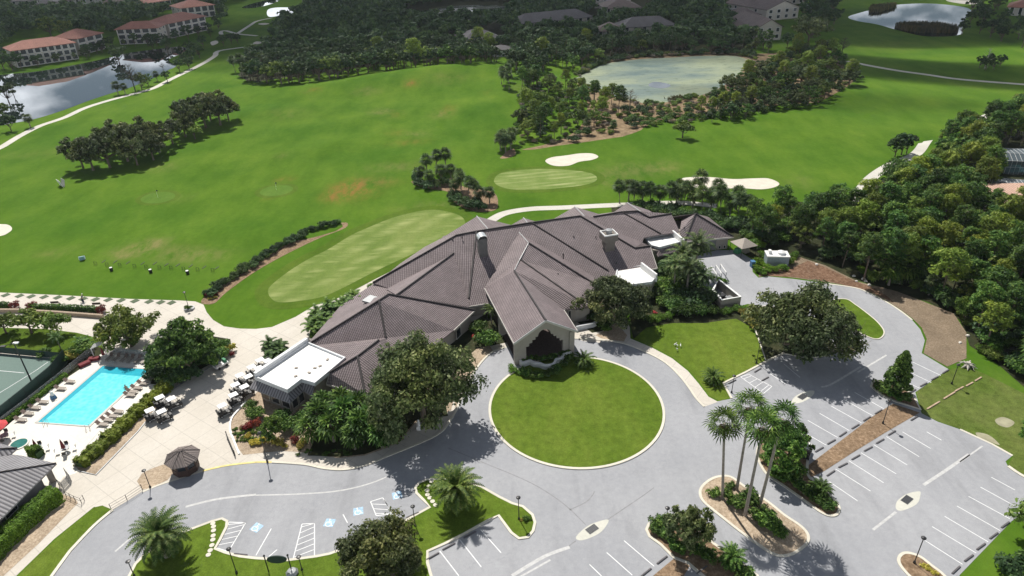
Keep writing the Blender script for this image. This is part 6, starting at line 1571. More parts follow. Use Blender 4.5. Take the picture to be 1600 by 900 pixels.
for q in scatter(forest, 4.4, R3, exf):
    far = q[1] > 120; put('shd', 0, 0, 1.3, None, 'dark undergrowth beneath the dense right forest', S, 'undergrowth beneath the right forest', world=(q[0] + 1.5, q[1] - 2)) if R3.random() < (.75 if q[1] < 115 else .3) and q[1] < 150 else None; pr_ = [.2, .15, .2, .10, .13, .16, .06] if not far else [.18, .12, .16, .26, .12, .12, .04]
    k = R3.choice(len(kinds), p=pr_); key, nm = kinds[k]
    edge = q[1] < 92
    s = R3.uniform(.62, .95) * (.95 if key[0] == 'p' else .92)
    if edge: s *= .8
    put(key, 0, 0, s, None, nm + ' in the dense forest right of the clubhouse', 'palm' if key == 'sabB' else T, FG + ': ' + nm, world=q)
for q in scatter(region([(1440, 462), (1490, 485), (1515, 515), (1520, 548), (1560, 575), (1640, 610), (1640, 570), (1560, 520), (1520, 480), (1450, 445), (1340, 425), (1345, 436)]), 2.6, R3):
    put(R3.choice(['sh2', 'shd', 'palmetto', 'fanbush', 'hed']), 0, 0, R3.uniform(.8, 1.4), None, 'leafy undergrowth plant along the forest edge by the car park', S, 'undergrowth along the forest edge', world=q)
for q in scatter(region([(1160, 362), (1232, 350), (1240, 380), (1170, 395)]), 3.0, R3): put(R3.choice(['hed', 'sh2']), 0, 0, R3.uniform(.9, 1.5), None, 'bright bush between the right hipped roof and the forest', S, 'bushes right of the hipped roof', world=q)
for i, (px, py, s) in enumerate(((1398, 245, .8), (1408, 242, .9), (1416, 240, .8))): put('fbA', px, py, s * .8, None, 'dark round tree in the clump left of the right hand cart path', T, 'dark clump by the right cart path')

R3 = np.random.default_rng(78)
# left lake shore trees
LS = [(185, 148, 'sabA', 1.1, 'left sabal palm of the pair at the lake narrows'), (196, 147, 'sabA', .9, 'right sabal palm of the pair at the lake narrows'), (212, 143, 'snC', 1.3, 'tall thin tree leaning over the lake narrows'), (222, 140, 'brA', .9, 'light bushy tree beside the tall thin lake tree'), (232, 134, 'brB', .6, 'low bush tree right of the lake narrows'),
      (246, 127, 'sabA', .9, 'sabal palm left of the round bush at the cart path'), (262, 128, 'fbA', .55, 'round dark bush tree where the cart path meets the lake'), (256, 112, 'snC', .5, 'thin tree on the far lake point'),
      (48, 199, 'sabA', .95, 'sabal palm at the near left shore of the lake'), (18, 205, 'fbA', .7, 'dark round tree at the left edge by the lake'), (8, 190, 'brA', .9, 'bright tree at the left edge above the dark round tree'), (14, 160, 'fbB', .8, 'dark tree overhanging the lake at the left edge'), (-8, 165, 'fbA', 1.0, 'dark tree cut by the left edge at the lake'),
      (22, 150, 'fbC', .6, 'small dark tree on the left lake shore'), (281, 112, 'fbA', .7, 'first dark tree of the group on the lake head peninsula'), (296, 108, 'fbB', .6, 'second dark tree of the group on the lake head peninsula'), (300, 96, 'fbA', .7, 'third dark tree of the group on the lake head peninsula'), (288, 100, 'fbC', .5, 'slim dark tree of the lake head peninsula'), (312, 90, 'fbB', .7, 'dark tree at the upper end of the lake head peninsula'), (298, 86, 'fbA', .8, 'dark tree behind the lake head peninsula group'),
      (350, 72, 'fbA', .7, 'left dark tree beside the white bunker'), (362, 68, 'fbB', .6, 'middle dark tree beside the white bunker'), (372, 68, 'fbA', .6, 'right dark tree beside the white bunker'), (187, 100, 'fbB', .9, 'dark tree on the far shore opposite the lake narrows'), (180, 92, 'fbA', .8, 'dark tree before the short salmon roofed wing'),
      (140, 88, 'fbB', .7, 'dark tree at the corner of the long apartment block'), (152, 84, 'fbA', .6, 'dark tree before the apartment wing'), (232, 72, 'fbB', .7, 'dark tree before the middle of the lakehead block'), (295, 64, 'fbC', .9, 'dark tree before the angled apartment block'), (128, 72, 'sabB', 1.0, 'sabal palm between the two left apartment blocks'), (203, 58, 'pA', 1.0, 'tall pine behind the left end of the lakehead block'),
      (368, 113, 'sabB', 1.2, 'left palm at the left end of the big wood'), (378, 118, 'sabB', 1.5, 'right palm at the left end of the big wood'), (386, 125, 'sabB', 1.0, 'low palm at the left corner of the big wood'), (105, 60, 'brA', 1.4, 'lighter tree behind the long apartment block'), (80, 56, 'brA', 1.5, 'broad light green tree behind the long apartment block'), (20, 110, 'fbB', .9, 'dark tree at the left end of the long apartment block'), (6, 108, 'fbA', 1.0, 'dark tree left of the long apartment block')]
for px, py in ((34, 108), (60, 104), (92, 99), (118, 95), (136, 92), (160, 82), (172, 80), (176, 72), (196, 74), (212, 73), (246, 72), (258, 66), (276, 66), (310, 56), (326, 50), (342, 46), (338, 38), (346, 30), (330, 60), (262, 80), (240, 80), (284, 86), (306, 80), (318, 74)):
    put(R3.choice(['fbA', 'fbB', 'fbC', 'sabB']), px, py, R3.uniform(.45, .8), None, 'dark tree screening the salmon roofed apartment blocks', T, 'trees screening the apartment blocks')
for px, py, k, s, lab in LS: put(k, px, py, s, None, lab, 'palm' if k[:3] == 'sab' else T)

# the big dark wood beyond the range
wood = region([(385, 128), (420, 130), (470, 130), (535, 125), (560, 112), (600, 116), (640, 114), (700, 111), (745, 111), (775, 112), (805, 122), (870, 112), (905, 104), (945, 92), (1000, 86), (1060, 83), (1130, 84), (1165, 80), (1190, 62), (1185, 20), (1160, -25), (-60, -45), (-60, 100), (-10, 108), (20, 60), (110, 50), (180, 58), (215, 42), (255, 30), (330, 20), (350, 35), (368, 10), (380, 30), (470, 24), (490, 14), (440, 30), (430, 50), (428, 78), (392, 96)])
exw = [region(p) for p in ([(595, 30), (640, 16), (720, 3), (805, 3), (810, 18), (770, 36), (700, 34)], [(350, 85), (350, 10), (430, -10), (480, -10), (482, 26), (440, 40), (430, 80)], [(728, 82), (785, 78), (790, 52), (725, 56)], [(765, 98), (806, 98), (806, 84), (765, 84)], [(808, 58), (930, 46), (930, 30), (808, 38)], [(925, 36), (1015, 33), (1015, -5), (925, 0)], [(968, 66), (1058, 62), (1055, 44), (968, 46)], [(928, 70), (970, 68), (970, 50), (928, 52)],
      [(1178, 66), (1222, 64), (1260, 20), (1265, -30), (1195, -30)], [(1150, 66), (1180, 64), (1185, 30), (1150, 30)], [(20, 110), (130, 95), (130, 75), (0, 88)], [(124, 90), (170, 78), (170, 58), (124, 64)], [(185, 74), (256, 70), (330, 50), (345, 20), (280, 15), (230, 40), (185, 52)], [(225, 24), (275, 18), (275, 0), (225, 6)], [(10, 22), (200, 20), (200, 2), (10, 6)], [(1130, 34), (1165, 32), (1165, 20), (1130, 20)])]
for i, (px, py, s, k) in enumerate(((392, 126, 1.0, 'brB'), (404, 128, 1.1, 'fbA'), (418, 130, 1.0, 'brA'), (440, 132, 1.25, 'brA'), (452, 130, 1.1, 'brB'), (468, 131, 1.0, 'fbA'), (484, 130, .9, 'sabB'), (500, 128, 1.1, 'fbB'), (516, 126, 1.2, 'brA'), (528, 125, 1.2, 'brA'), (545, 122, 1.0, 'fbA'), (560, 118, 1.1, 'brB'), (576, 116, 1.0, 'fbB'), (610, 114, 1.1, 'brB'), (650, 112, 1.1, 'pY'), (668, 110, 1.1, 'brA'), (700, 110, 1., 'brB'), (736, 112, .9, 'brB'), (765, 90, 1.0, 'pY'), (748, 84, 1.1, 'pY'), (895, 110, .8, 'brB'), (935, 98, .8, 'brA'))):
    put(k, px, py, s, None, {'b': 'light green bushy tree', 'f': 'dark broadleaf tree', 's': 'sabal palm', 'p': 'yellow green pine'}[k[0]] + ' on the sunlit front edge of the big wood', T if k[:2] != 'sa' else 'palm', 'sunlit front edge of the big wood ' + k[0])
near, rest = [], []
for q in scatter(wood, 6.4, R3, exw):
    (near if len(near) < 0 else rest).append(q)
rest.sort(key=lambda q: q[1] ** 2 + q[0] ** 2); near = rest[:270]; rest = rest[270:]; print('far trees', len(rest))
for q in near:
    k = R3.choice(['fbA', 'fbB', 'fbC', 'pF', 'fbA', 'fbB', 'brA', 'pY', 'sabB'], p=[.2, .2, .15, .14, .1, .1, .05, .02, .04])
    nm = {'f': 'dark broadleaf tree', 'p': 'pine', 'b': 'lighter green tree', 's': 'sabal palm'}[k[0]]
    put(k, 0, 0, R3.uniform(.62, 1.0), None, nm + ' near the front of the big dark wood beyond the range', T if k[0] != 's' else 'palm', 'near trees of the big dark wood: ' + nm, world=q)
# small dense woods at the right top
rt_ = region([(1262, 62), (1285, 60), (1303, 40), (1305, 5), (1300, -30), (1262, -30), (1255, 20), (1248, 45)]); rt2 = region([(1500, 60), (1530, 58), (1560, 66), (1600, 84), (1680, 90), (1680, 0), (1590, -20), (1545, -10), (1520, 10), (1505, 35)])
ex2 = [region([(1565, 30), (1620, 34), (1620, 5), (1565, 5)])]
for q in scatter(rt_, 9, R3, maxn=60): put(R3.choice(['fbA', 'fbB', 'fbC']), 0, 0, R3.uniform(.7, 1.), None, 'dark tree in the row between the villas and the far right fairway', T, 'dark tree row right of the villas', world=q)
for q in scatter(rt2, 9.5, R3, ex2, maxn=60): put(R3.choice(['fbA', 'fbB', 'fbC']), 0, 0, R3.uniform(.75, 1.1), None, 'dark tree in the wood at the top right corner', T, 'dark wood in the top right corner', world=q)
# the far mass of the wood, nobody could count it
def far_mass(name, pts, label, n=130, sz=1.15, scale=1.0):
    rng = np.random.default_rng(9); k = len(pts); P = np.array(pts)
    nc = 6; H = rng.uniform(4.8, 11.5, k) * scale; R_ = rng.uniform(2.6, 5.0, k) * scale
    a = rng.uniform(0, 2 * PI, (k, nc)); r = rng.uniform(.1, .75, (k, nc)) * R_[:, None]
    C = np.stack([P[:, 0:1] + r * np.cos(a), P[:, 1:2] + r * np.sin(a), H[:, None] * rng.uniform(.55, .85, (k, nc))], 2).reshape(-1, 3)
    V = clump(rng, C, np.repeat(R_ * .55, nc), n // nc, sz, .6, .8)
    o = bpy.data.objects.new(name, quadmesh(name, V, L_DARK)); COL.objects.link(o); return tag(o, label, 'wood', kind='stuff')
far_mass('distant_wood', rest, 'dark far wood filling the top of the view behind the nearer trees', 120, 1.0)
beyond = [(x, y) for x in np.arange(-1100, 800, 14.) for y in np.arange(700, 1500, 14.)]
beyond = [(x + R3.normal() * 4, y + R3.normal() * 4) for x, y in beyond if (y > 760 + 0 or x < -420 or x > 430) and not (inside((x, y), wood))]
far_mass('horizon_wood', [q for q in beyond if CH / q[1] * 1 > 0][:9000], 'woods continuing beyond the top edge of the view', 24, 2.6, 1.5)
# ------------------------------------------------------------------ lamps
def lamp_proto(h):
    t = empty('lamp_post', (0, 0, 0)); m = MB(); m.lathe([(.16, 0), (.14, .35), (.06, .45), (.05, h - .25)], 8); m.build('post', BLACKM, t)
    MB().lathe([(.07, h - .3), (.27, h - .12), (.29, h - .02), (.22, h + .05), (.06, h + .1)], 12).build('lamp_head', BLACKM, t)
    MB().lathe([(.0, h - .22), (.2, h - .14), (.0, h - .10)], 10).build('lens', GREYM, t)
    return t
LP = lamp_proto(4.2); used = False
LAMPS = [((1379.3, 662), 1.03, 'black lamp post at the upper end of the long mulch strip'), ((1486.8, 600), .88, 'black lamp post on the lawn right of the car park'), ((1428, 880.5), 1.02, 'black lamp post on the small mulch island at the bottom right'),
         ((370, 896), 1.0, 'black lamp post on the lawn right of the huge left date palm'), ((1182, 567.5), .98, 'black lamp post at the right edge of the side lawn'), ((1143, 613.8), .78, 'short black lamp post at the lower corner of the side lawn'),
         ((418, 722.5), 1.3, 'tall dark lamp post at the kerb before the pebble planting bed'), ((295, 481), .84, 'black lamp post in a round planter by the driving range walk'), ((1301, 547.5), 1.0, 'black lamp post at the right edge of the spreading oak'),
         ((1038.8, 830), .95, 'black lamp post beside the round headed tree on the corner island'), ((811, 812), .92, 'dark lamp post on the tip of the lawn point'), ((649, 822), .82, 'black lamp post right of the bottom centre oak'), ((472, 891), .55, 'low black lamp post behind the oval sign'),
         ((235, 762), .75, 'small dark lamp post in the pale stone bed beside the starter hut'), ((15, 841), .8, 'lamp post half hidden in the tall hedge at the lower left'), ((210, 900), .6, 'dark post at the bottom edge on the left lawn')]
for (p, s, lab) in LAMPS:
    x, y, _ = G(*p)
    if not used: o = LP; o.location = (x, y, .02); o.scale = (1, 1, s); used = True
    else: o = copy_tree(LP, (x, y, .02), 0, (1, 1, s))
    tag(o, lab, 'lamp post', 'black lamp posts of the club grounds')
x, y, _ = G(296, 483); o = MB().lathe([(1.0, 0), (1.0, .3), (.8, .3), (.75, .15)], 14, (x, y, 0)).build('planter', GREYM); tag(o, 'round planter ring at the foot of the range lamp', 'planter'); put('sh1', 294, 484, .6, .3, 'green plants in the round planter of the range lamp', S, z=.15)
# oval sign between two posts
x, y, _ = G(438, 893); t = empty('oval_sign', (x, y, .1), .0, 'dark green oval board hung between two posts at the bottom edge', 'sign')
for s in (-1.35, 1.35): MB().lathe([(.07, 0), (.07, 2.6), (.14, 2.62), (.10, 2.75), (.0, 2.8)], 8, (s, 0, 0)).build('post', BLACKM, t)
m = MB(); k = [(1.15 * math.cos(a), .62 * math.sin(a)) for a in np.linspace(0, 2 * PI, 24, endpoint=False)]
m.v = [(a, -.06, 2.0 + b) for a, b in k] + [(a, .06, 2.0 + b) for a, b in k]; m.f = [tuple(range(24)), tuple(range(47, 23, -1))] + [(i, 24 + i, 24 + (i + 1) % 24, (i + 1) % 24) for i in range(24)]
m.build('board', SCRN, t)
x, y, _ = G(457, 897); o = MB().lathe([(.7, 0), (.75, .2), (.5, .5), (.1, .6)], 8, (x, y, .1)).build('rock', GREYM); tag(o, 'pale rock beside the oval sign', 'rock')

# ------------------------------------------------------------------ golf carts
def cart():
    t = empty('golf_cart', (0, 0, 0))
    MB().box((0, 0, .48), (2.2, 1.1, .3), taper=.95).box((.85, 0, .72), (.5, 1.05, .35), taper=.7).box((-.75, 0, .75), (.75, 1.1, .35), taper=.9).build('body', BLACK, t)
    MB().box((-.15, 0, .85), (.5, 1.05, .14)).box((-.42, 0, 1.1), (.12, 1.05, .45), tilt=('Y', -.15)).build('seat', flat('cart_seat', (.10, .095, .09), .6) if 'cart_seat' not in MATS else MATS['cart_seat'], t)
    MB().box((-.15, 0, 1.88), (1.35, 1.14, .07), taper=.94).build('roof', WHITE, t)
    m = MB()
    for sy in (-.5, .5):
        m.tube([(.72, sy, .85), (.55, sy, 1.86)], .025, 4); m.tube([(-.62, sy, .9), (-.72, sy, 1.86)], .025, 4)
    m.build('roof_strut', BLACKM, t)
    for sx in (.75, -.75):
        for sy in (-.5, .5):
            v = MB(); v.lathe([(.12, -.09), (.23, -.08), (.24, .08), (.12, .09)], 12)
            v.v = [(sx + a, sy + c, .24 + b) for a, b, c in v.v]; w_ = v.build('wheel', BLACK, t)
            v = MB(); v.lathe([(.11, -.1), (.11, .1)], 8); v.v = [(sx + a, sy + c, .24 + b) for a, b, c in v.v]; v.build('rim', WHITE, w_)
    MB().tube([(.55, .25, .85), (.35, .25, 1.15)], .02, 4).build('steering_column', BLACKM, t)
    m = MB()
    for sy in (-.25, .25): m.tube([(-.98, sy, .6), (-1.12, sy, 1.35)], .15, 8)
    m.build('golf_bag', BLACK, t)
    m = MB(); m.box((0, -.56, .34), (1.1, .03, .05)).box((0, .56, .34), (1.1, .03, .05)); m.build('side_trim', WHITE, t)
    return t
CT = cart(); used = False
ca = [((241, 655), 'front left cart of the block of four carts on the cart road'), ((259, 657), 'front right cart of the block of four carts on the cart road'), ((256, 635), 'rear left cart of the block of four carts on the cart road'), ((274, 637), 'rear right cart of the block of four carts on the cart road'),
      ((353, 648), 'nearest cart in the column beside the white flat roof'), ((370, 631), 'second nearest cart in the column beside the white flat roof'), ((373, 615), 'third row left cart in the column by the flat roof'), ((387, 618), 'third row right cart in the column by the flat roof'), ((380, 600), 'fourth row left cart in the column by the flat roof'), ((393, 602), 'fourth row right cart in the column by the flat roof'),
      ((398, 587), 'fifth row left cart in the column by the flat roof'), ((409, 589), 'fifth row right cart, close to the parapet'), ((411, 576), 'sixth row left cart below the feathery palms'), ((423, 577), 'farthest cart of the column below the feathery palms')]
for p, lab in ca:
    x, y, _ = G(*p); q = G(p[0] + 20, p[1] - 9); rz = math.atan2(q[1] - y, q[0] - x)
    lab = 'white roofed ' + lab
    if not used: o = CT; o.location = (x, y, .02); o.rotation_euler = (0, 0, rz); used = True
    else: o = copy_tree(CT, (x, y, .02), rz)
    tag(o, lab, 'golf cart', 'white roofed golf carts')
x, y, _ = G(1259, 712); tag(copy_tree(CT, (x, y, .02), 1.0), 'white roofed cart parked behind the magnolia beside the mulch strip', 'golf cart')
x, y, _ = G(346, 573); t = empty('utility_cart', (x, y, .02), .9, 'white utility cart with green hood at the kerb below the glossy tree', 'utility cart')
MB().box((0, 0, .5), (2.3, 1.2, .35)).build('body', WHITE, t); MB().box((-.6, 0, .85), (1.1, 1.15, .35)).build('cargo_bed', GREYM, t); MB().box((.75, 0, .9), (.5, 1.0, .6), taper=.8).build('hood', GREENC, t)
for sx in (.7, -.7):
    for sy in (-.55, .55):
        v = MB(); v.lathe([(.24, -.09), (.24, .09)], 10); v.v = [(sx + a, sy + c, .24 + b) for a, b, c in v.v]; v.build('wheel', BLACK, t)

# ------------------------------------------------------------------ pool
pp = [(160, 571.5), (235.5, 577.5), (139.5, 666.5), (57, 660.5)]
PW = ground_pts(pp)
o, _ = sheet('pool_water', PW, .05, POOLW, world=True); o['label'] = 'bright turquoise water of the swimming pool'
cx, cy = np.mean(np.array(PW), 0)
def lerp(a, b, t): return (a[0] + (b[0] - a[0]) * t, a[1] + (b[1] - a[1]) * t)
dp = [PW[0], PW[1], lerp(PW[1], PW[2], .14), lerp(lerp(PW[0], PW[3], .13), lerp(PW[1], PW[2], .13), .14), lerp(PW[3], PW[2], .10), PW[3]]
sheet('pool_deep_wall', dp, .056, flat('deep_water_edge', (.035, .40, .52), .1, .08, 1.5), world=True)
c_ = wallband(MB(), PW, .45, .0, .09, True).build('pool_coping', flat('coping_stone', (.52, .50, .46), .7, .08, 2)); c_['kind'] = 'structure'
x, y, _ = G(30, 694); o = MB().lathe([(1.35, 0), (1.35, .12), (1.1, .12), (1.1, .06)], 28, (x, y, .018)).build('hot_tub', DECK); tag(o, 'round hot tub with dark green water beside the pool house roof', 'hot tub')
v = MB(); v.lathe([(1.11, .12), (1.11, .13)], 28, (x, y, .0)); v.build('water', SPAW, o)
def rail(p, rz, lab):
    x, y, _ = G(*p); t = MB()
    for s in (-.25, .25): t.tube([(-.5, s, 0), (-.45, s, .75), (.0, s, .9), (.35, s, .6), (.45, s, 0)], .03, 5)
    o = t.build('pool_ladder', GALV); o.location = (x, y, .03); o.rotation_euler = (0, 0, rz); tag(o, lab, 'pool ladder')
rail((72, 664), -1.2, 'steel hand rails at the near left corner of the pool'); rail((178, 571), 1.4, 'steel hand rails at the far edge of the pool'); rail((138, 671), -.9, 'steel ladder rails at the near right corner of the pool')
ld = (Vector(PW[3]) - Vector(PW[0])).normalized(); pn = Vector((ld.y, -ld.x))
along = math.atan2(ld.y, ld.x)
def lounger():
    t = empty('pool_lounger', (0, 0, 0))
    m = MB(); m.box((-.25, 0, .33), (1.3, .6, .05)); m.v = m.v; m.build('seat', TAN, t)
    b = MB(); b.box((.62, 0, .55), (.7, .6, .05), tilt=('Y', -.75)); b.build('backrest', flat('brown_sling', (.17, .12, .10), .8), t)
    for sx in (-.8, .3):
        for sy in (-.27, .27): MB().box((sx, sy, .16), (.05, .05, .32)).build('leg', TAN, t)
    f = MB()
    for sy in (-.31, .31): f.box((-.1, sy, .33), (1.6, .04, .06))
    f.build('frame', TAN, t); return t
LG = lounger(); used = False
lst = []
for i, (px, py) in enumerate(((109, 598), (95, 609), (67, 630), (55, 639), (44, 648), (33, 658), (60, 634))): 
    if i < 6: lst.append(((px, py), PI + math.atan2(-pn.y, -pn.x) - .0, ['farthest', 'second farthest', 'third farthest', 'third nearest', 'second nearest', 'nearest'][i] + ' brown lounger in the row between pool and tennis fence'))
for i, (px, py) in enumerate(((232, 594), (224, 601), (214, 608), (207, 614), (203, 619), (184, 645), (176, 652), (168, 658), (160, 665))): lst.append(((px, py), math.atan2(pn.y, pn.x) + PI * (1 if False else 0), ['first', 'second', 'third', 'fourth', 'fifth', 'sixth', 'seventh', 'eighth', 'ninth'][i] + ' pale lounger from the far end between pool and long hedge'))
for i, px in enumerate((172, 183, 195, 205, 216, 227)): lst.append(((px, 561 + i * .8), 1.35, ['leftmost', 'second', 'third', 'fourth', 'fifth', 'rightmost'][i] + ' lounger in the shaded row at the far end of the pool'))
for p, rz, lab in lst:
    x, y, _ = G(*p)
    if not used: o = LG; o.location = (x, y, .03); o.rotation_euler = (0, 0, rz); used = True
    else: o = copy_tree(LG, (x, y, .03), rz)
    tag(o, lab, 'lounger', 'pool loungers')
def umbrella(p, open_, mat, lab, h=2.6):
    x, y, _ = G(*p); t = empty('patio_umbrella', (x, y, .03), .4, lab, 'umbrella'); MB().lathe([(.25, 0), (.25, .06), (.03, .08), (.03, h)], 8).build('pole', WHITE, t)
    if open_: MB().lathe([(1.5, h - .55), (1.52, h - .5), (.8, h - .2), (.05, h)], 8).build('canopy', mat, t)
    else: MB().lathe([(.30, h - 1.6), (.26, h - 1.3), (.16, h - .6), (.03, h)], 7).build('canopy', mat, t)
def tableset(p, lab):
    x, y, _ = G(*p); t = empty('patio_table', (x, y, .03), .5, lab, 'table'); MB().lathe([(.6, .70), (.6, .74)], 16).build('tabletop', GREYM, t); MB().lathe([(.3, 0), (.05, .06), (.05, .7)], 8).build('leg', GREYM, t)
def chair(p, rz, lab, grp):
    x, y, _ = G(*p); t = empty('patio_chair', (x, y, .03), rz, lab, 'chair', grp); MB().box((0, 0, .44), (.5, .5, .05)).build('seat', WHITE, t); MB().box((-.26, 0, .72), (.05, .5, .5)).build('backrest', WHITE, t)
    for a in (-.22, .22):
        for b in (-.22, .22): MB().box((a, b, .22), (.04, .04, .44)).build('leg', GREYM, t)
umbrella((3, 684), True, REDC, 'open red patio umbrella at the left edge by the pool', 2.7)
umbrella((61, 708), False, MAROON, 'closed maroon umbrella right of the hot tub'); umbrella((103, 708), False, MAROON, 'closed maroon umbrella nearest the pool gate'); umbrella((165, 563), False, MAROON, 'closed maroon umbrella standing at the pool gate', 2.8)
for p, nm in (((62, 706), 'the closed umbrella right of the hot tub'), ((104, 706), 'the closed umbrella nearest the pool gate'), ((9, 686), 'the open red umbrella')):
    tableset(p, 'round patio table under ' + nm)
    x, y, _ = G(*p)
    for k in range(4):
        a = .4 + k * PI / 2; q = (x + 1.05 * math.cos(a), y + 1.05 * math.sin(a))
        t = empty('patio_chair', (q[0], q[1], .03), a + PI, 'white patio chair at the table under ' + nm, 'chair', 'chairs at the table under ' + nm); MB().box((0, 0, .44), (.5, .5, .05)).build('seat', WHITE, t); MB().box((-.26, 0, .72), (.05, .5, .5)).build('backrest', BLACK if k % 2 else WHITE, t)
for p, rz, lab in (((133, 571), .9, 'left maroon cushion stack by the far left corner of the pool'), ((148, 563), .2, 'right maroon cushion stack by the far left corner of the pool')):
    x, y, _ = G(*p); m = MB()
    for k in range(3): m.box((0, 0, .18 + k * .16), (1.8, .9, .14), taper=.96)
    o = m.build('cushion_stack', MAROON); o.location = (x, y, .03); o.rotation_euler = (0, 0, rz); tag(o, lab, 'cushions')
x, y, _ = G(84, 622); t = empty('pool_lift', (x, y, .03), .8, 'blue and white pool lift chair on the left pool edge', 'pool lift'); MB().box((0, 0, .25), (.9, .8, .5), taper=.8).build('base', BLUEC, t); MB().box((0, 0, .9), (.5, .5, .7), taper=.7).build('seat', WHITE, t); MB().tube([(0, 0, .6), (-.1, 0, 1.5), (.7, 0, 1.6)], .05, 6).build('arm', GREYM, t)

def fence(pts, h, gap, m_post, m_pan, label, name='fence', pan=True, rails=(1.0, .5), pr=.04, sm=False):
    P = ground_pts(pts); P = smooth_pts(P, False) if sm else P
    t = empty(name, (P[0][0], P[0][1], 0), 0, label, 'fence'); ox, oy = P[0][0], P[0][1]; pos = []
    for i in range(len(P) - 1):
        a, b = Vector(P[i]), Vector(P[i + 1]); n = max(1, round((b - a).length / gap))
        pos += [tuple(a + (b - a) * k / n) for k in range(n)]
    pos.append(P[-1]); mb = MB()
    for p in pos[:100]: MB().tube([(p[0] - ox, p[1] - oy, 0), (p[0] - ox, p[1] - oy, h + .05)], pr, 5).build('post', m_post, t)
    for r_ in rails: mb.tube([(p[0] - ox, p[1] - oy, h * r_) for p in P], .025, 4, cap=False)
    mb.build('rail', m_post, t)
    if pan:
        w_ = MB(); wallband(w_, [(p[0] - ox, p[1] - oy) for p in P], .02, .08, h * .98); w_.build('mesh_panel', m_pan, t)
    return t
def meshmat(name, c, alpha):
    m, nt, b = _mat(name); b.inputs['Base Color'].default_value = (*c, 1); b.inputs['Alpha'].default_value = alpha; b.inputs['Roughness'].default_value = .6; return m
MESHG = meshmat('grey_mesh', (.30, .31, .31), .45); MESHD = meshmat('dark_green_mesh', (.02, .05, .042), .93)
fence([(0, 667), (50, 629), (100, 589), (148, 549)], 1.3, 2.0, GREYM, MESHG, 'grey mesh fence with posts along the left side of the pool')
fence([(166, 553), (200, 556), (236, 560)], 1.4, 2.0, GREYM, MESHG, 'grey mesh fence with posts at the far end of the pool')
fence([(160, 683), (140, 706), (118, 730)], 1.2, 2.2, GREYM, MESHG, 'thin grey fence between the near pool deck and the long hedge', pan=False)
fence([(104, 742), (112, 752), (100, 765), (93, 760)], 1.3, 1.2, GREYM, MESHG, 'grey mesh gate enclosure beside the pool house hedge')
fence([(-30, 692), (0, 663), (45, 626), (85, 592), (106, 565)], 2.6, 3.2, BLACKM, MESHD, 'tall dark windscreen fence along the right side of the tennis court')
fence([(-60, 553), (0, 552), (104, 562)], 1.4, 3.5, BLACKM, MESHD, 'dark windscreen fence along the far side of the tennis court')
fence([(174, 796.5), (199, 782), (223, 766)], 1.0, 1.6, BLACKM, MESHG, 'black double railing along the road left of the starter hut', pan=False, name='railing', rails=(1., .6, .2))
fence([(104, 776), (118, 783), (128, 787), (132, 782)], .95, 1.2, BLACKM, MESHG, 'black ramp railing beside the tall hedge', pan=False, name='railing', rails=(1., .5))
fence([(23, 486), (29, 478)], 1.0, 1.0, WHITE, MESHG, 'short white stair railing at the left gap of the terrace', pan=False, name='railing'); fence([(158, 491), (164, 482)], 1.0, 1.0, WHITE, MESHG, 'short white stair railing at the right end of the terrace', pan=False, name='railing')
# retaining wall and tee line
o = wallband(MB(), ground_pts([(-40, 486.5), (0, 488), (30, 488), (90, 491.5), (162, 497)]), .5, 0, .75).build('retaining_wall', BRICKW); tag(o, 'low brown block retaining wall below the terrace hedge', 'wall')
tm = None
for i, (a, b) in enumerate(((8.7, 461.3), (30.5, 462.5), (48.7, 463.3), (69, 464.2), (90, 465), (110.7, 466.2), (130, 467.2), (149, 468), (169, 468.7), (189.2, 469.5), (210.7, 470.5), (233, 471.5), (251, 472.5), (268, 473.2))):
    x, y, _ = G(a, b)
    if tm is None:
        tm = o = MB().box((0, 0, .02), (1.35, 1.35, .04)).build('tee_mat', MAT)
    else: o = tm.copy(); COL.objects.link(o)
    o.location = (x, y, .014); o.rotation_euler = (0, 0, .98); tag(o, ['first', 'second', 'third', 'fourth', 'fifth', 'sixth', 'seventh', 'eighth', 'ninth', 'tenth', 'eleventh', 'twelfth', 'thirteenth', 'fourteenth'][i] + ' green hitting mat from the left on the driving range walk', 'tee mat', 'hitting mats on the driving range walk')
for p, lab in (((88, 476.5), 'brown bench behind the fifth hitting mat'), ((153, 478.5), 'brown bench behind the eighth hitting mat')):
    x, y, _ = G(*p); t = empty('bench', (x, y, .02), .05, lab, 'bench'); MB().box((0, 0, .45), (1.6, .45, .06)).build('seat', TAN, t); MB().box((0, -.22, .75), (1.6, .06, .4)).build('backrest', WOODD, t)
    for s in (-.7, .7): MB().box((s, 0, .22), (.08, .4, .44)).build('leg', BLACKM, t)

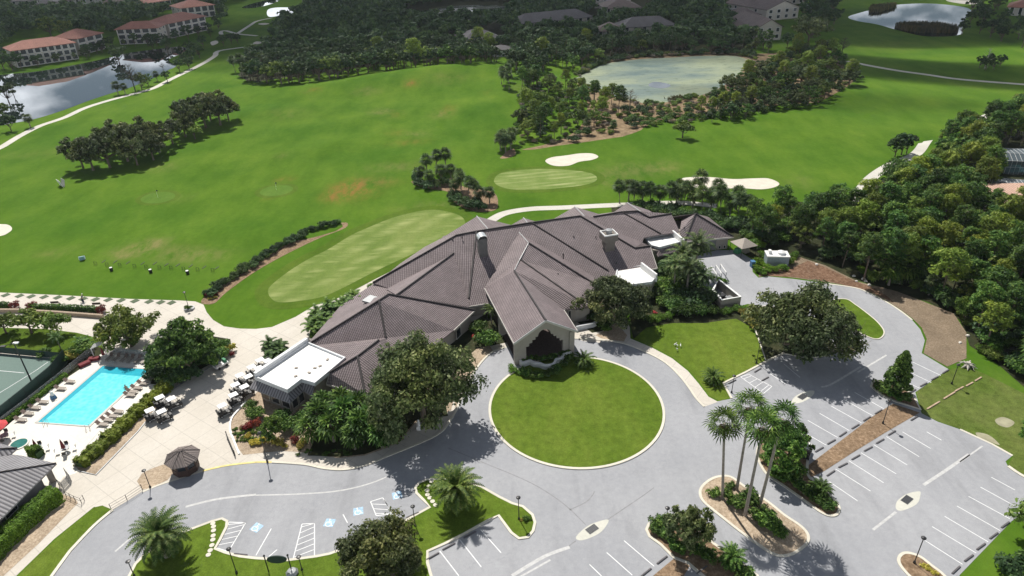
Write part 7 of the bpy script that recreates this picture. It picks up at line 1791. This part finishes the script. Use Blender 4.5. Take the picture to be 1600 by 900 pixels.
# ------------------------------------------------------------------ people
def skinned(name, pts, edges, rad, mat, parent=None, sub=2):
    me = bpy.data.meshes.new(name); me.from_pydata(pts, edges, []); me.materials.append(mat); o = bpy.data.objects.new(name, me); COL.objects.link(o)
    if parent: o.parent = parent
    s = o.modifiers.new('skin', 'SKIN'); me.skin_vertices.new(name='') if not me.skin_vertices else None
    for v, r in zip(me.skin_vertices[0].data, rad): v.radius = (r, r)
    me.skin_vertices[0].data[0].use_root = True
    u = o.modifiers.new('sub', 'SUBSURF'); u.levels = sub; u.render_levels = sub
    return o
def person(loc, rz, label, arms, legs, bend=0., shirt=TEAL, shorts=NAVY, clip=None, hat=True):
    bx = math.sin(bend) * .5
    P = [(0, 0, .95), (bx * .5, 0, 1.18), (bx, 0, 1.42), (bx * 1.15, 0, 1.52), (bx * 1.35, 0, 1.60), (bx * 1.4, 0, 1.70)]
    R_ = [.14, .14, .13, .055, .09, .085]; E_ = [(0, 1), (1, 2), (2, 3), (3, 4), (4, 5)]
    ends = []
    for s, (el_, ha) in zip((-1, 1), arms):
        k = len(P); P += [(bx, s * .19, 1.42), (bx + el_[0], s * .24 + el_[1], 1.42 + el_[2]), (bx + ha[0], ha[1], 1.42 + ha[2])]; R_ += [.065, .045, .035]; E_ += [(2, k), (k, k + 1), (k + 1, k + 2)]
        for f in range(4): P.append((bx + ha[0] + .07, ha[1] + (f - 1.5) * .022, 1.42 + ha[2] - .05 + .004 * f)); R_.append(.009); E_.append((k + 2, len(P) - 1))
        P.append((bx + ha[0] + .04, ha[1] - s * .05, 1.42 + ha[2] - .01)); R_.append(.010); E_.append((k + 2, len(P) - 1))
    for s, (kn, ft) in zip((-1, 1), legs):
        k = len(P); P += [(0, s * .10, .88), (kn[0], s * .12 + kn[1], kn[2]), (ft[0], s * .14 + ft[1], ft[2]), (ft[0] + .18, s * .15 + ft[1], ft[2] - .03)]; R_ += [.10, .065, .045, .04]; E_ += [(0, k), (k, k + 1), (k + 1, k + 2), (k + 2, k + 3)]
    b = skinned('person', P, E_, R_, SKIN); b.location = loc; b.rotation_euler = (0, 0, rz); tag(b, label, 'person')
    if shirt: skinned('shirt', [P[0], P[1], P[2], P[6], (P[6][0] * .5 + P[7][0] * .5, P[6][1] * .5 + P[7][1] * .5, P[6][2] * .5 + P[7][2] * .5), P[15], (P[15][0] * .5 + P[16][0] * .5, P[15][1] * .5 + P[16][1] * .5, P[15][2] * .5 + P[16][2] * .5)], [(0, 1), (1, 2), (2, 3), (3, 4), (2, 5), (5, 6)], [.16, .165, .15, .085, .07, .085, .07], shirt, b)
    l0 = 24
    skinned('shorts', [P[0], P[l0], P[l0 + 1], P[l0 + 4], P[l0 + 5]], [(0, 1), (1, 2), (0, 3), (3, 4)], [.165, .125, .09, .125, .09], shorts, b)
    MB().lathe([(.10, 0), (.112, .05), (.09, .11), (.02, .14)], 12, (P[5][0] - .01, 0, 1.66)).build('cap' if hat else 'hair', WHITE if hat else HAIR, b)
    return b
x, y, _ = G(130, 472)
gf = person((x, y, .02), 1.1, 'golfer in teal shirt and dark shorts bending over the seventh hitting mat', [((.12, .05, -.25), (.38, -.05, -.42)), ((.12, -.05, -.25), (.38, .02, -.46))], [((.06, 0, .48), (0, -.05, .05)), ((.06, 0, .48), (0, .05, .05))], .5)
o = MB().tube([(.62, 0, .98), (.95, .02, .03)], .012, 5).box((.98, .03, .03), (.1, .04, .05)).build('golf_club', GALV); o.location = (x, y, .02); o.rotation_euler = (0, 0, 1.1); tag(o, 'golf club held by the golfer on the seventh hitting mat', 'golf club')
x, y, _ = G(129, 480); t = empty('golf_bag', (x, y, .02), 0, 'white and black golf bag standing behind the golfer', 'golf bag'); MB().lathe([(.15, 0), (.16, .7), (.14, .85)], 10).build('bag', WHITE, t); MB().tube([(0, 0, .8), (.05, .03, 1.15)], .06, 5).build('club_heads', BLACK, t)
x, y, _ = G(197, 607)
person((x, y, -1.02), 2.2, 'swimmer standing chest deep near the right side of the pool', [((.1, .1, -.22), (.35, -.35, -.36)), ((.1, -.05, -.22), (.35, .35, -.36))], [((0, 0, .48), (0, 0, .05)), ((0, 0, .48), (0, 0, .05))], 0, None, NAVY, hat=False)

# ------------------------------------------------------------------ range things
def rack(loc, rz, lab, grp, first=[None]):
    if first[0] is None:
        t = empty('bag_stand', (0, 0, 0)); m = MB()
        for s in (-.28, .28): m.tube([(-.25, s, 0), (0, s, .85), (.25, s, 0)], .03, 4)
        m.build('leg', BLACKM, t); MB().tube([(0, -.35, .85), (0, .35, .85)], .04, 4).tube([(-.15, -.3, .35), (-.15, .3, .35)], .03, 4).build('crossbar', BLACKM, t); first[0] = t; o = t
        o.location = loc; o.rotation_euler = (0, 0, rz)
    else: o = copy_tree(first[0], loc, rz)
    tag(o, lab, 'bag stand', grp)
ords = ['first', 'second', 'third', 'fourth', 'fifth', 'sixth', 'seventh', 'eighth', 'ninth', 'tenth']
for i, (px, py) in enumerate(((150, 414.5), (168, 416), (188, 417), (211, 418.5), (229, 419.5), (250, 420.7), (268, 421.2), (287.5, 422.7), (309.5, 423.7), (333, 425))):
    x, y, _ = G(px, py); rack((x, y, float(gz(x, y))), 1.5, ords[i] + ' black bag stand from the left on the grass tee', 'black bag stands on the grass tee')
for i, (px, py) in enumerate(((162, 408.5), (180, 409), (200, 410.5), (223, 411.5), (242, 411.5), (260, 413.5), (278, 414), (298, 415.5), (319, 417.5), (339, 418.5))):
    a = G(px - 3, py + 2.5); b = G(px + 3, py - 1.8); z = float(gz(a[0], a[1])); o = MB().box((0, 0, .05), (math.hypot(b[0] - a[0], b[1] - a[1]), .12, .1)).build('divider_board', BLACK); o.location = ((a[0] + b[0]) / 2, (a[1] + b[1]) / 2, z); o.rotation_euler = (0, 0, math.atan2(b[1] - a[1], b[0] - a[0])); tag(o, ords[i] + ' dark divider board from the left on the grass tee', 'divider board', 'divider boards on the grass tee')
for i, (px, py) in enumerate(((174.5, 423), (235.8, 426), (293.5, 428))):
    x, y, _ = G(px, py); t = empty('bucket', (x, y, float(gz(x, y))), 0, ['left', 'middle', 'right'][i] + ' black bucket with white top behind the bag stands', 'bucket'); MB().lathe([(.32, 0), (.36, .75)], 12).build('body', BLACK, t); MB().lathe([(.30, .72), (.30, .80)], 10).build('lid', WHITE, t)
x, y, _ = G(129, 407); t = empty('ball_dispenser', (x, y, 0), .5, 'small pale blue and white folding frame standing on the range tee', 'frame'); MB().box((0, 0, .55), (1.0, .12, 1.0), tilt=('X', .3)).build('front_panel', flat('pale_blue', (.30, .50, .58), .6), t); MB().box((0, .5, .45), (1.3, .1, .8), tilt=('X', -.4)).build('back_panel', WHITE, t)
x, y, _ = G(97, 291); t = empty('target_net', (x, y, 0), -.75, 'white topped A frame target board left of the oak grove', 'board'); MB().box((0, -.3, 1.0), (3.0, .08, 2.0), tilt=('X', .25)).build('front_board', WHITE, t); MB().box((0, .5, 1.0), (3.0, .08, 2.0), tilt=('X', -.25)).build('rear_board', GREYM, t)
for (px, py, c, lab) in ((247, 309, REDC, 'left target green on the range'), (432, 297, REDC, 'right target green on the range')):
    x, y, _ = G(px, py); t = empty('flag_pin', (x, y, .04), 0, 'thin flag pin on the ' + lab, 'flag'); MB().tube([(0, 0, 0), (0, 0, 2.2)], .02, 5).build('pole', WHITE, t); MB().box((.22, 0, 2.0), (.42, .02, .3)).build('flag', NAVY, t)
# ibises on the side lawn
def bird(p, rz, lab):
    x, y, _ = G(*p); b = skinned('white_ibis', [(0, 0, .30), (.12, 0, .33), (-.14, 0, .28), (.20, 0, .44), (.22, 0, .52), (.29, 0, .50), (.36, 0, .42), (.0, .04, .16), (.01, .04, .0), (.0, -.04, .16), (.01, -.04, .0)], [(0, 1), (0, 2), (1, 3), (3, 4), (4, 5), (5, 6), (0, 7), (7, 8), (0, 9), (9, 10)], [.10, .085, .05, .03, .04, .015, .008, .012, .010, .012, .010], WHITE, None, 1)
    b.location = (x, y, .03); b.rotation_euler = (0, 0, rz); b.scale = (1.3,) * 3; tag(b, lab, 'bird', 'white ibises on the side lawn')
bird((1054, 541), .3, 'left white ibis of the four on the side lawn'); bird((1058, 542.5), 2.3, 'second white ibis of the four on the side lawn'); bird((1063, 543), 1.3, 'rightmost white ibis on the side lawn'); bird((1058, 548), 4., 'nearest white ibis on the side lawn')
# bike rack by the pebble bed
x, y, _ = G(361, 697); t = empty('bike_rack', (x, y, .03), math.atan2(G(368, 713)[1] - G(354, 680)[1], G(368, 713)[0] - G(354, 680)[0]), 'long black bike rack on the plaza left of the pebble bed', 'bike rack'); m = MB()
for k in range(9): m.tube([(-2.2 + k * .55, -.05, 0), (-2.2 + k * .55, -.05, .8), (-2.0 + k * .55, -.05, .8), (-2.0 + k * .55, -.05, 0)], .03, 4)
m.build('hoop', BLACKM, t); MB().tube([(-2.4, 0, .75), (2.4, 0, .75)], .04, 5).tube([(-2.4, 0, .1), (2.4, 0, .1)], .04, 5).build('rail', BLACKM, t)
for s in (-2.4, 2.4): MB().lathe([(.07, 0), (.07, 1.0), (.0, 1.05)], 8, (s, 0, 0)).build('post', BLACKM, t)
# white statue at the walk
x, y, _ = G(655, 671); t = empty('statue', (x, y, .1), 0, 'small white statue on a pedestal at the edge of the walk under the large oak', 'statue'); MB().box((0, 0, .35), (.7, .7, .7), taper=.85).build('pedestal', WHITE, t); MB().lathe([(.25, .7), (.18, 1.0), (.24, 1.3), (.10, 1.5), (.13, 1.62), (.02, 1.78)], 12).build('figure', WHITE, t)
# service yard
x, y, _ = G(1160, 396); t = empty('canopy_tent', (x, y, 0), .35, 'canopy tent with pale pyramid roof beside the right hipped roof', 'tent'); MB().lathe([(2.9, 2.3), (2.9, 2.38), (.3, 3.6), (.0, 3.7)], 4, rot=PI / 4).build('canopy', flat('taupe_canvas', (.36, .32, .28), .8), t)
for a in (-1.9, 1.9):
    for b in (-1.9, 1.9): MB().tube([(a, b, 0), (a, b, 2.35)], .05, 6).build('post', BLACKM, t)
for p, c, lab in (((1152, 395), GREENC, 'green covered equipment under the left side of the canopy tent'), ((1165, 394), TAN, 'tan covered equipment under the right side of the canopy tent')):
    x, y, _ = G(*p); o = MB().box((0, 0, .55), (1.4, 1.2, 1.1), taper=.7).build('covered_equipment', c); o.location = (x, y, .03); o.rotation_euler = (0, 0, .5); tag(o, lab, 'equipment')
x, y, _ = G(1212, 411); t = empty('white_shed', (x, y, 0), -.12, 'white and grey tank shed among bright shrubs right of the yard', 'shed'); MB().box((0, 0, 1.0), (4.4, 2.6, 2.0)).build('body', flat('blue_grey_panel', (.30, .36, .40), .5), t); MB().box((0, 0, 2.1), (4.6, 2.8, .25)).build('roof', WHITE, t)
MB().lathe([(.8, 2.2), (.8, 2.7), (.1, 3.0)], 14, (.8, 0, 0)).build('dome', WHITE, t); MB().box((-1.5, .2, 2.5), (.7, 1.2, .8), taper=.7).build('roof_unit', WHITE, t)
x, y, _ = G(1175, 417); t = empty('blue_bin', (x, y, 0), .2, 'tall blue bin at the far corner of the service yard', 'bin'); MB().box((0, 0, .65), (.7, .8, 1.3), taper=1.1).build('body', BLUEC, t); MB().box((0, 0, 1.35), (.85, .95, .1)).build('lid', BLUEC, t)
YW = [(1113, 457), (1124, 438), (1158, 471), (1130, 481)]
P = [G(*p, 1.8)[:2] for p in ((1114, 453), (1123, 437), (1157, 464), (1128, 469))]
o = wallband(MB(), P, .3, 0, 1.8, True).build('yard_wall', WALL); tag(o, 'taupe walled bin enclosure with white rim beside the service yard', 'enclosure'); wallband(MB(), P, .42, 1.8, 1.92, True).build('rim', WHITE, o)
mx_, my_ = np.mean(np.array(P), 0)
o = MB().box((mx_ - .6, my_ - .4, .7), (1.8, 1.3, 1.3), .5, .9).build('dumpster', BLACK); tag(o, 'dark dumpster inside the walled enclosure', 'dumpster'); o = MB().box((mx_ + .9, my_ - 1.0, .6), (1.4, 1.1, 1.1), .5, .9).build('dumpster', GREYM); tag(o, 'grey dumpster inside the walled enclosure', 'dumpster')
t = empty('pergola', (0, 0, 0), 0, 'white slatted pergola frames along the service yard', 'pergola')
for k in range(5):
    a = G(1097 + k * 7.3, 419 - k * 1.6, 1.6); b = G(1106 + k * 7.3, 432 - k * 1.6, 1.6); MB().tube([a, b], .10, 4).tube([(a[0], a[1], 0), a], .08, 4).tube([(b[0], b[1], 0), b], .08, 4).build('frame', WHITE, t)
t = empty('service_stair', (0, 0, 0), 0, 'white railed service stairs at the right end of the clubhouse', 'stairs')
for k in range(9):
    a = G(1077 + k * .8, 403 + k * 4.2, .3 + .2 * (8 - k) * .8); MB().box((a[0], a[1], a[2] - .1), (1.8, .35, .12), .27).build('step', PARAP, t)
MB().tube([G(1078, 396, 2.4), G(1085, 402, 2.4), G(1086, 438, 1.0)], .07, 5).build('handrail', WHITE, t)
# white steps ramp above the pool, concrete benches
t = empty('white_ramp', (0, 0, 0), 0, 'white slatted ramp canopy above the pool gate', 'canopy')
for k in range(4):
    a = G(141 + k * 1.5, 545 - k * 2.2, 1.9 + .05 * k); b = G(158 + k * 2.2, 535 - k * 2.4 + 3, 1.9 + .05 * k); MB().tube([a, b], .10, 4).build('slat', WHITE, t)
for p in ((142, 545), (160, 538)): a = G(*p, 1.9); MB().tube([(a[0], a[1], 0), a], .08, 5).build('post', WHITE, t)
# tall court light
x, y, _ = G(53.8, 606); t = empty('court_light', (x, y, 0), 0, 'tall black floodlight pole between the tennis court and the pool', 'floodlight'); MB().tube([(0, 0, 0), (0, 0, 8.8)], [.14, .08], 8).build('pole', BLACKM, t); MB().tube([(-1.1, -.6, 8.8), (.1, .1, 8.8)], .05, 5).build('arm', BLACKM, t)
for (a, b) in ((-1.3, -.7), (.15, .2)): MB().box((a, b, 8.75), (.8, .45, .16)).build('lamp_head', WHITE if a > 0 else BLACKM, t)
# timber edging and a stump on the right lawn
for i, (a, b) in enumerate((((1448, 640), (1468, 628)), ((1474, 624), (1492, 613)), ((1492, 612), (1505, 605)), ((1509, 604), (1520, 598)), ((1523, 596), (1533, 590)))):
    A, B = G(*a), G(*b); o = MB().box((0, 0, .08), (math.hypot(B[0] - A[0], B[1] - A[1]), .2, .16)).build('timber_edging', flat('weathered_timber', (.42, .31, .22), .9, .2) if i == 0 else MATS['weathered_timber']); o.location = ((A[0] + B[0]) / 2, (A[1] + B[1]) / 2, .0); o.rotation_euler = (0, 0, math.atan2(B[1] - A[1], B[0] - A[0])); tag(o, ['first', 'second', 'third', 'fourth', 'fifth'][i] + ' weathered timber beam from the left on the right lawn', 'timber beam', 'timber beams on the right lawn')
x, y, _ = G(1511, 573); m = MB()
for k in range(9): a = k * .7; m.tube([(0, 0, .5), (math.cos(a) * .8, math.sin(a) * .8, .5 + .3 * math.sin(k * 2.)), (math.cos(a) * 1.4, math.sin(a) * 1.4, .2)], [.22, .12, .04], 5)
m.tube([(0, 0, 0), (0, 0, .9)], [.5, .35], 7); o = m.build('tree_stump', DEADW); o.location = (x, y, 0); tag(o, 'bleached upturned stump at the forest edge by the car park corner', 'stump')
rk = None
for i, (px, py, s) in enumerate(((1334, 432, .5), (1349, 437, .6), (1352, 440, .5), (1338, 440, .4), (1358, 446, .5), (1276, 414, .5), (1512, 525, .45), (1500, 536, .4))):
    x, y, _ = G(px, py)
    if rk is None:
        rng = np.random.default_rng(3); m = MB(); m.lathe([(.5, 0), (.62, .25), (.45, .55), (.1, .7)], 7); m.v = [(a * (1 + .2 * math.sin(7 * a + 3 * b)), b * (1 + .2 * math.cos(5 * a)), c) for a, b, c in m.v]; rk = o = m.build('rock', flat('pale_limestone', (.62, .59, .54), .9, .15))
    else: o = rk.copy(); COL.objects.link(o)
    o.location = (x, y, 0); o.scale = (s * 1.3, s, s); o.rotation_euler = (0, 0, i); tag(o, 'pale limestone lump lying in the bark litter at the forest edge', 'rock', 'pale rocks at the forest edge')

# ------------------------------------------------------------------ clouds (high above, they shade the far ground)
def cloud(tx, ty, rx, ry, dens, alt=700, th=90, rot=0):
    """cloud whose shadow centre falls on (tx, ty)"""
    off = alt / math.tan(el); cx_, cy_ = tx + math.cos(az) * off, ty + math.sin(az) * off
    rng = np.random.default_rng(int(abs(tx)) + 3)
    bm = bmesh.new(); bmesh.ops.create_icosphere(bm, subdivisions=4, radius=1)
    for v in bm.verts:
        d = v.co.normalized(); k = 1 + .13 * math.sin(5 * d.x + 2 * d.y + tx) + .11 * math.sin(7 * d.y - 3 * d.x) + .06 * math.sin(11 * d.x * d.y + 4)
        v.co = Vector((d.x * rx * k, d.y * ry * k, d.z * th * (.6 if d.z < 0 else 1)))
    me = bpy.data.meshes.new('cloud'); bm.to_mesh(me); bm.free(); me.shade_smooth()
    m = bpy.data.materials.new('cloud_vapour'); m.use_nodes = True; nt = m.node_tree; nt.nodes.clear(); mo = nt.nodes.new('ShaderNodeOutputMaterial'); pv = nt.nodes.new('ShaderNodeVolumePrincipled')
    pv.inputs['Color'].default_value = (1, 1, 1, 1); pv.inputs['Density'].default_value = dens; nt.links.new(pv.outputs[0], mo.inputs['Volume'])
    me.materials.append(m); o = bpy.data.objects.new('cloud', me); COL.objects.link(o); o.location = (cx_, cy_, alt); o.rotation_euler = (0, 0, rot); o['kind'] = 'stuff'; o['label'] = 'fair weather cloud high above'
cloud(-60, 740, 900, 340, .008)
cloud(-330, 440, 170, 130, .0065, 700, 80)
cloud(185, 300, 80, 22, .05, 500, 40, -.45)
cloud(260, 420, 160, 66, .05, 520, 50, .1)
cloud(110, 262, 60, 12, .016, 500, 30, -.3)
cloud(20, 472, 300, 128, .008)
cloud(-150, 430, 80, 60, .02, 600, 50)

# ------------------------------------------------------------------ the air
hb = MB().box((0, 3750, 40), (12200, 10700, 84)).build('haze', WHITE); hb['kind'] = 'stuff'
hm = bpy.data.materials.new('haze_air'); hm.use_nodes = True; nt = hm.node_tree; nt.nodes.clear()
mo = nt.nodes.new('ShaderNodeOutputMaterial'); pv = nt.nodes.new('ShaderNodeVolumePrincipled'); nt.links.new(pv.outputs[0], mo.inputs['Volume'])
pv.inputs['Color'].default_value = (.80, .90, 1, 1); pv.inputs['Density'].default_value = .00006; pv.inputs['Anisotropy'].default_value = .2
hb.data.materials[0] = hm
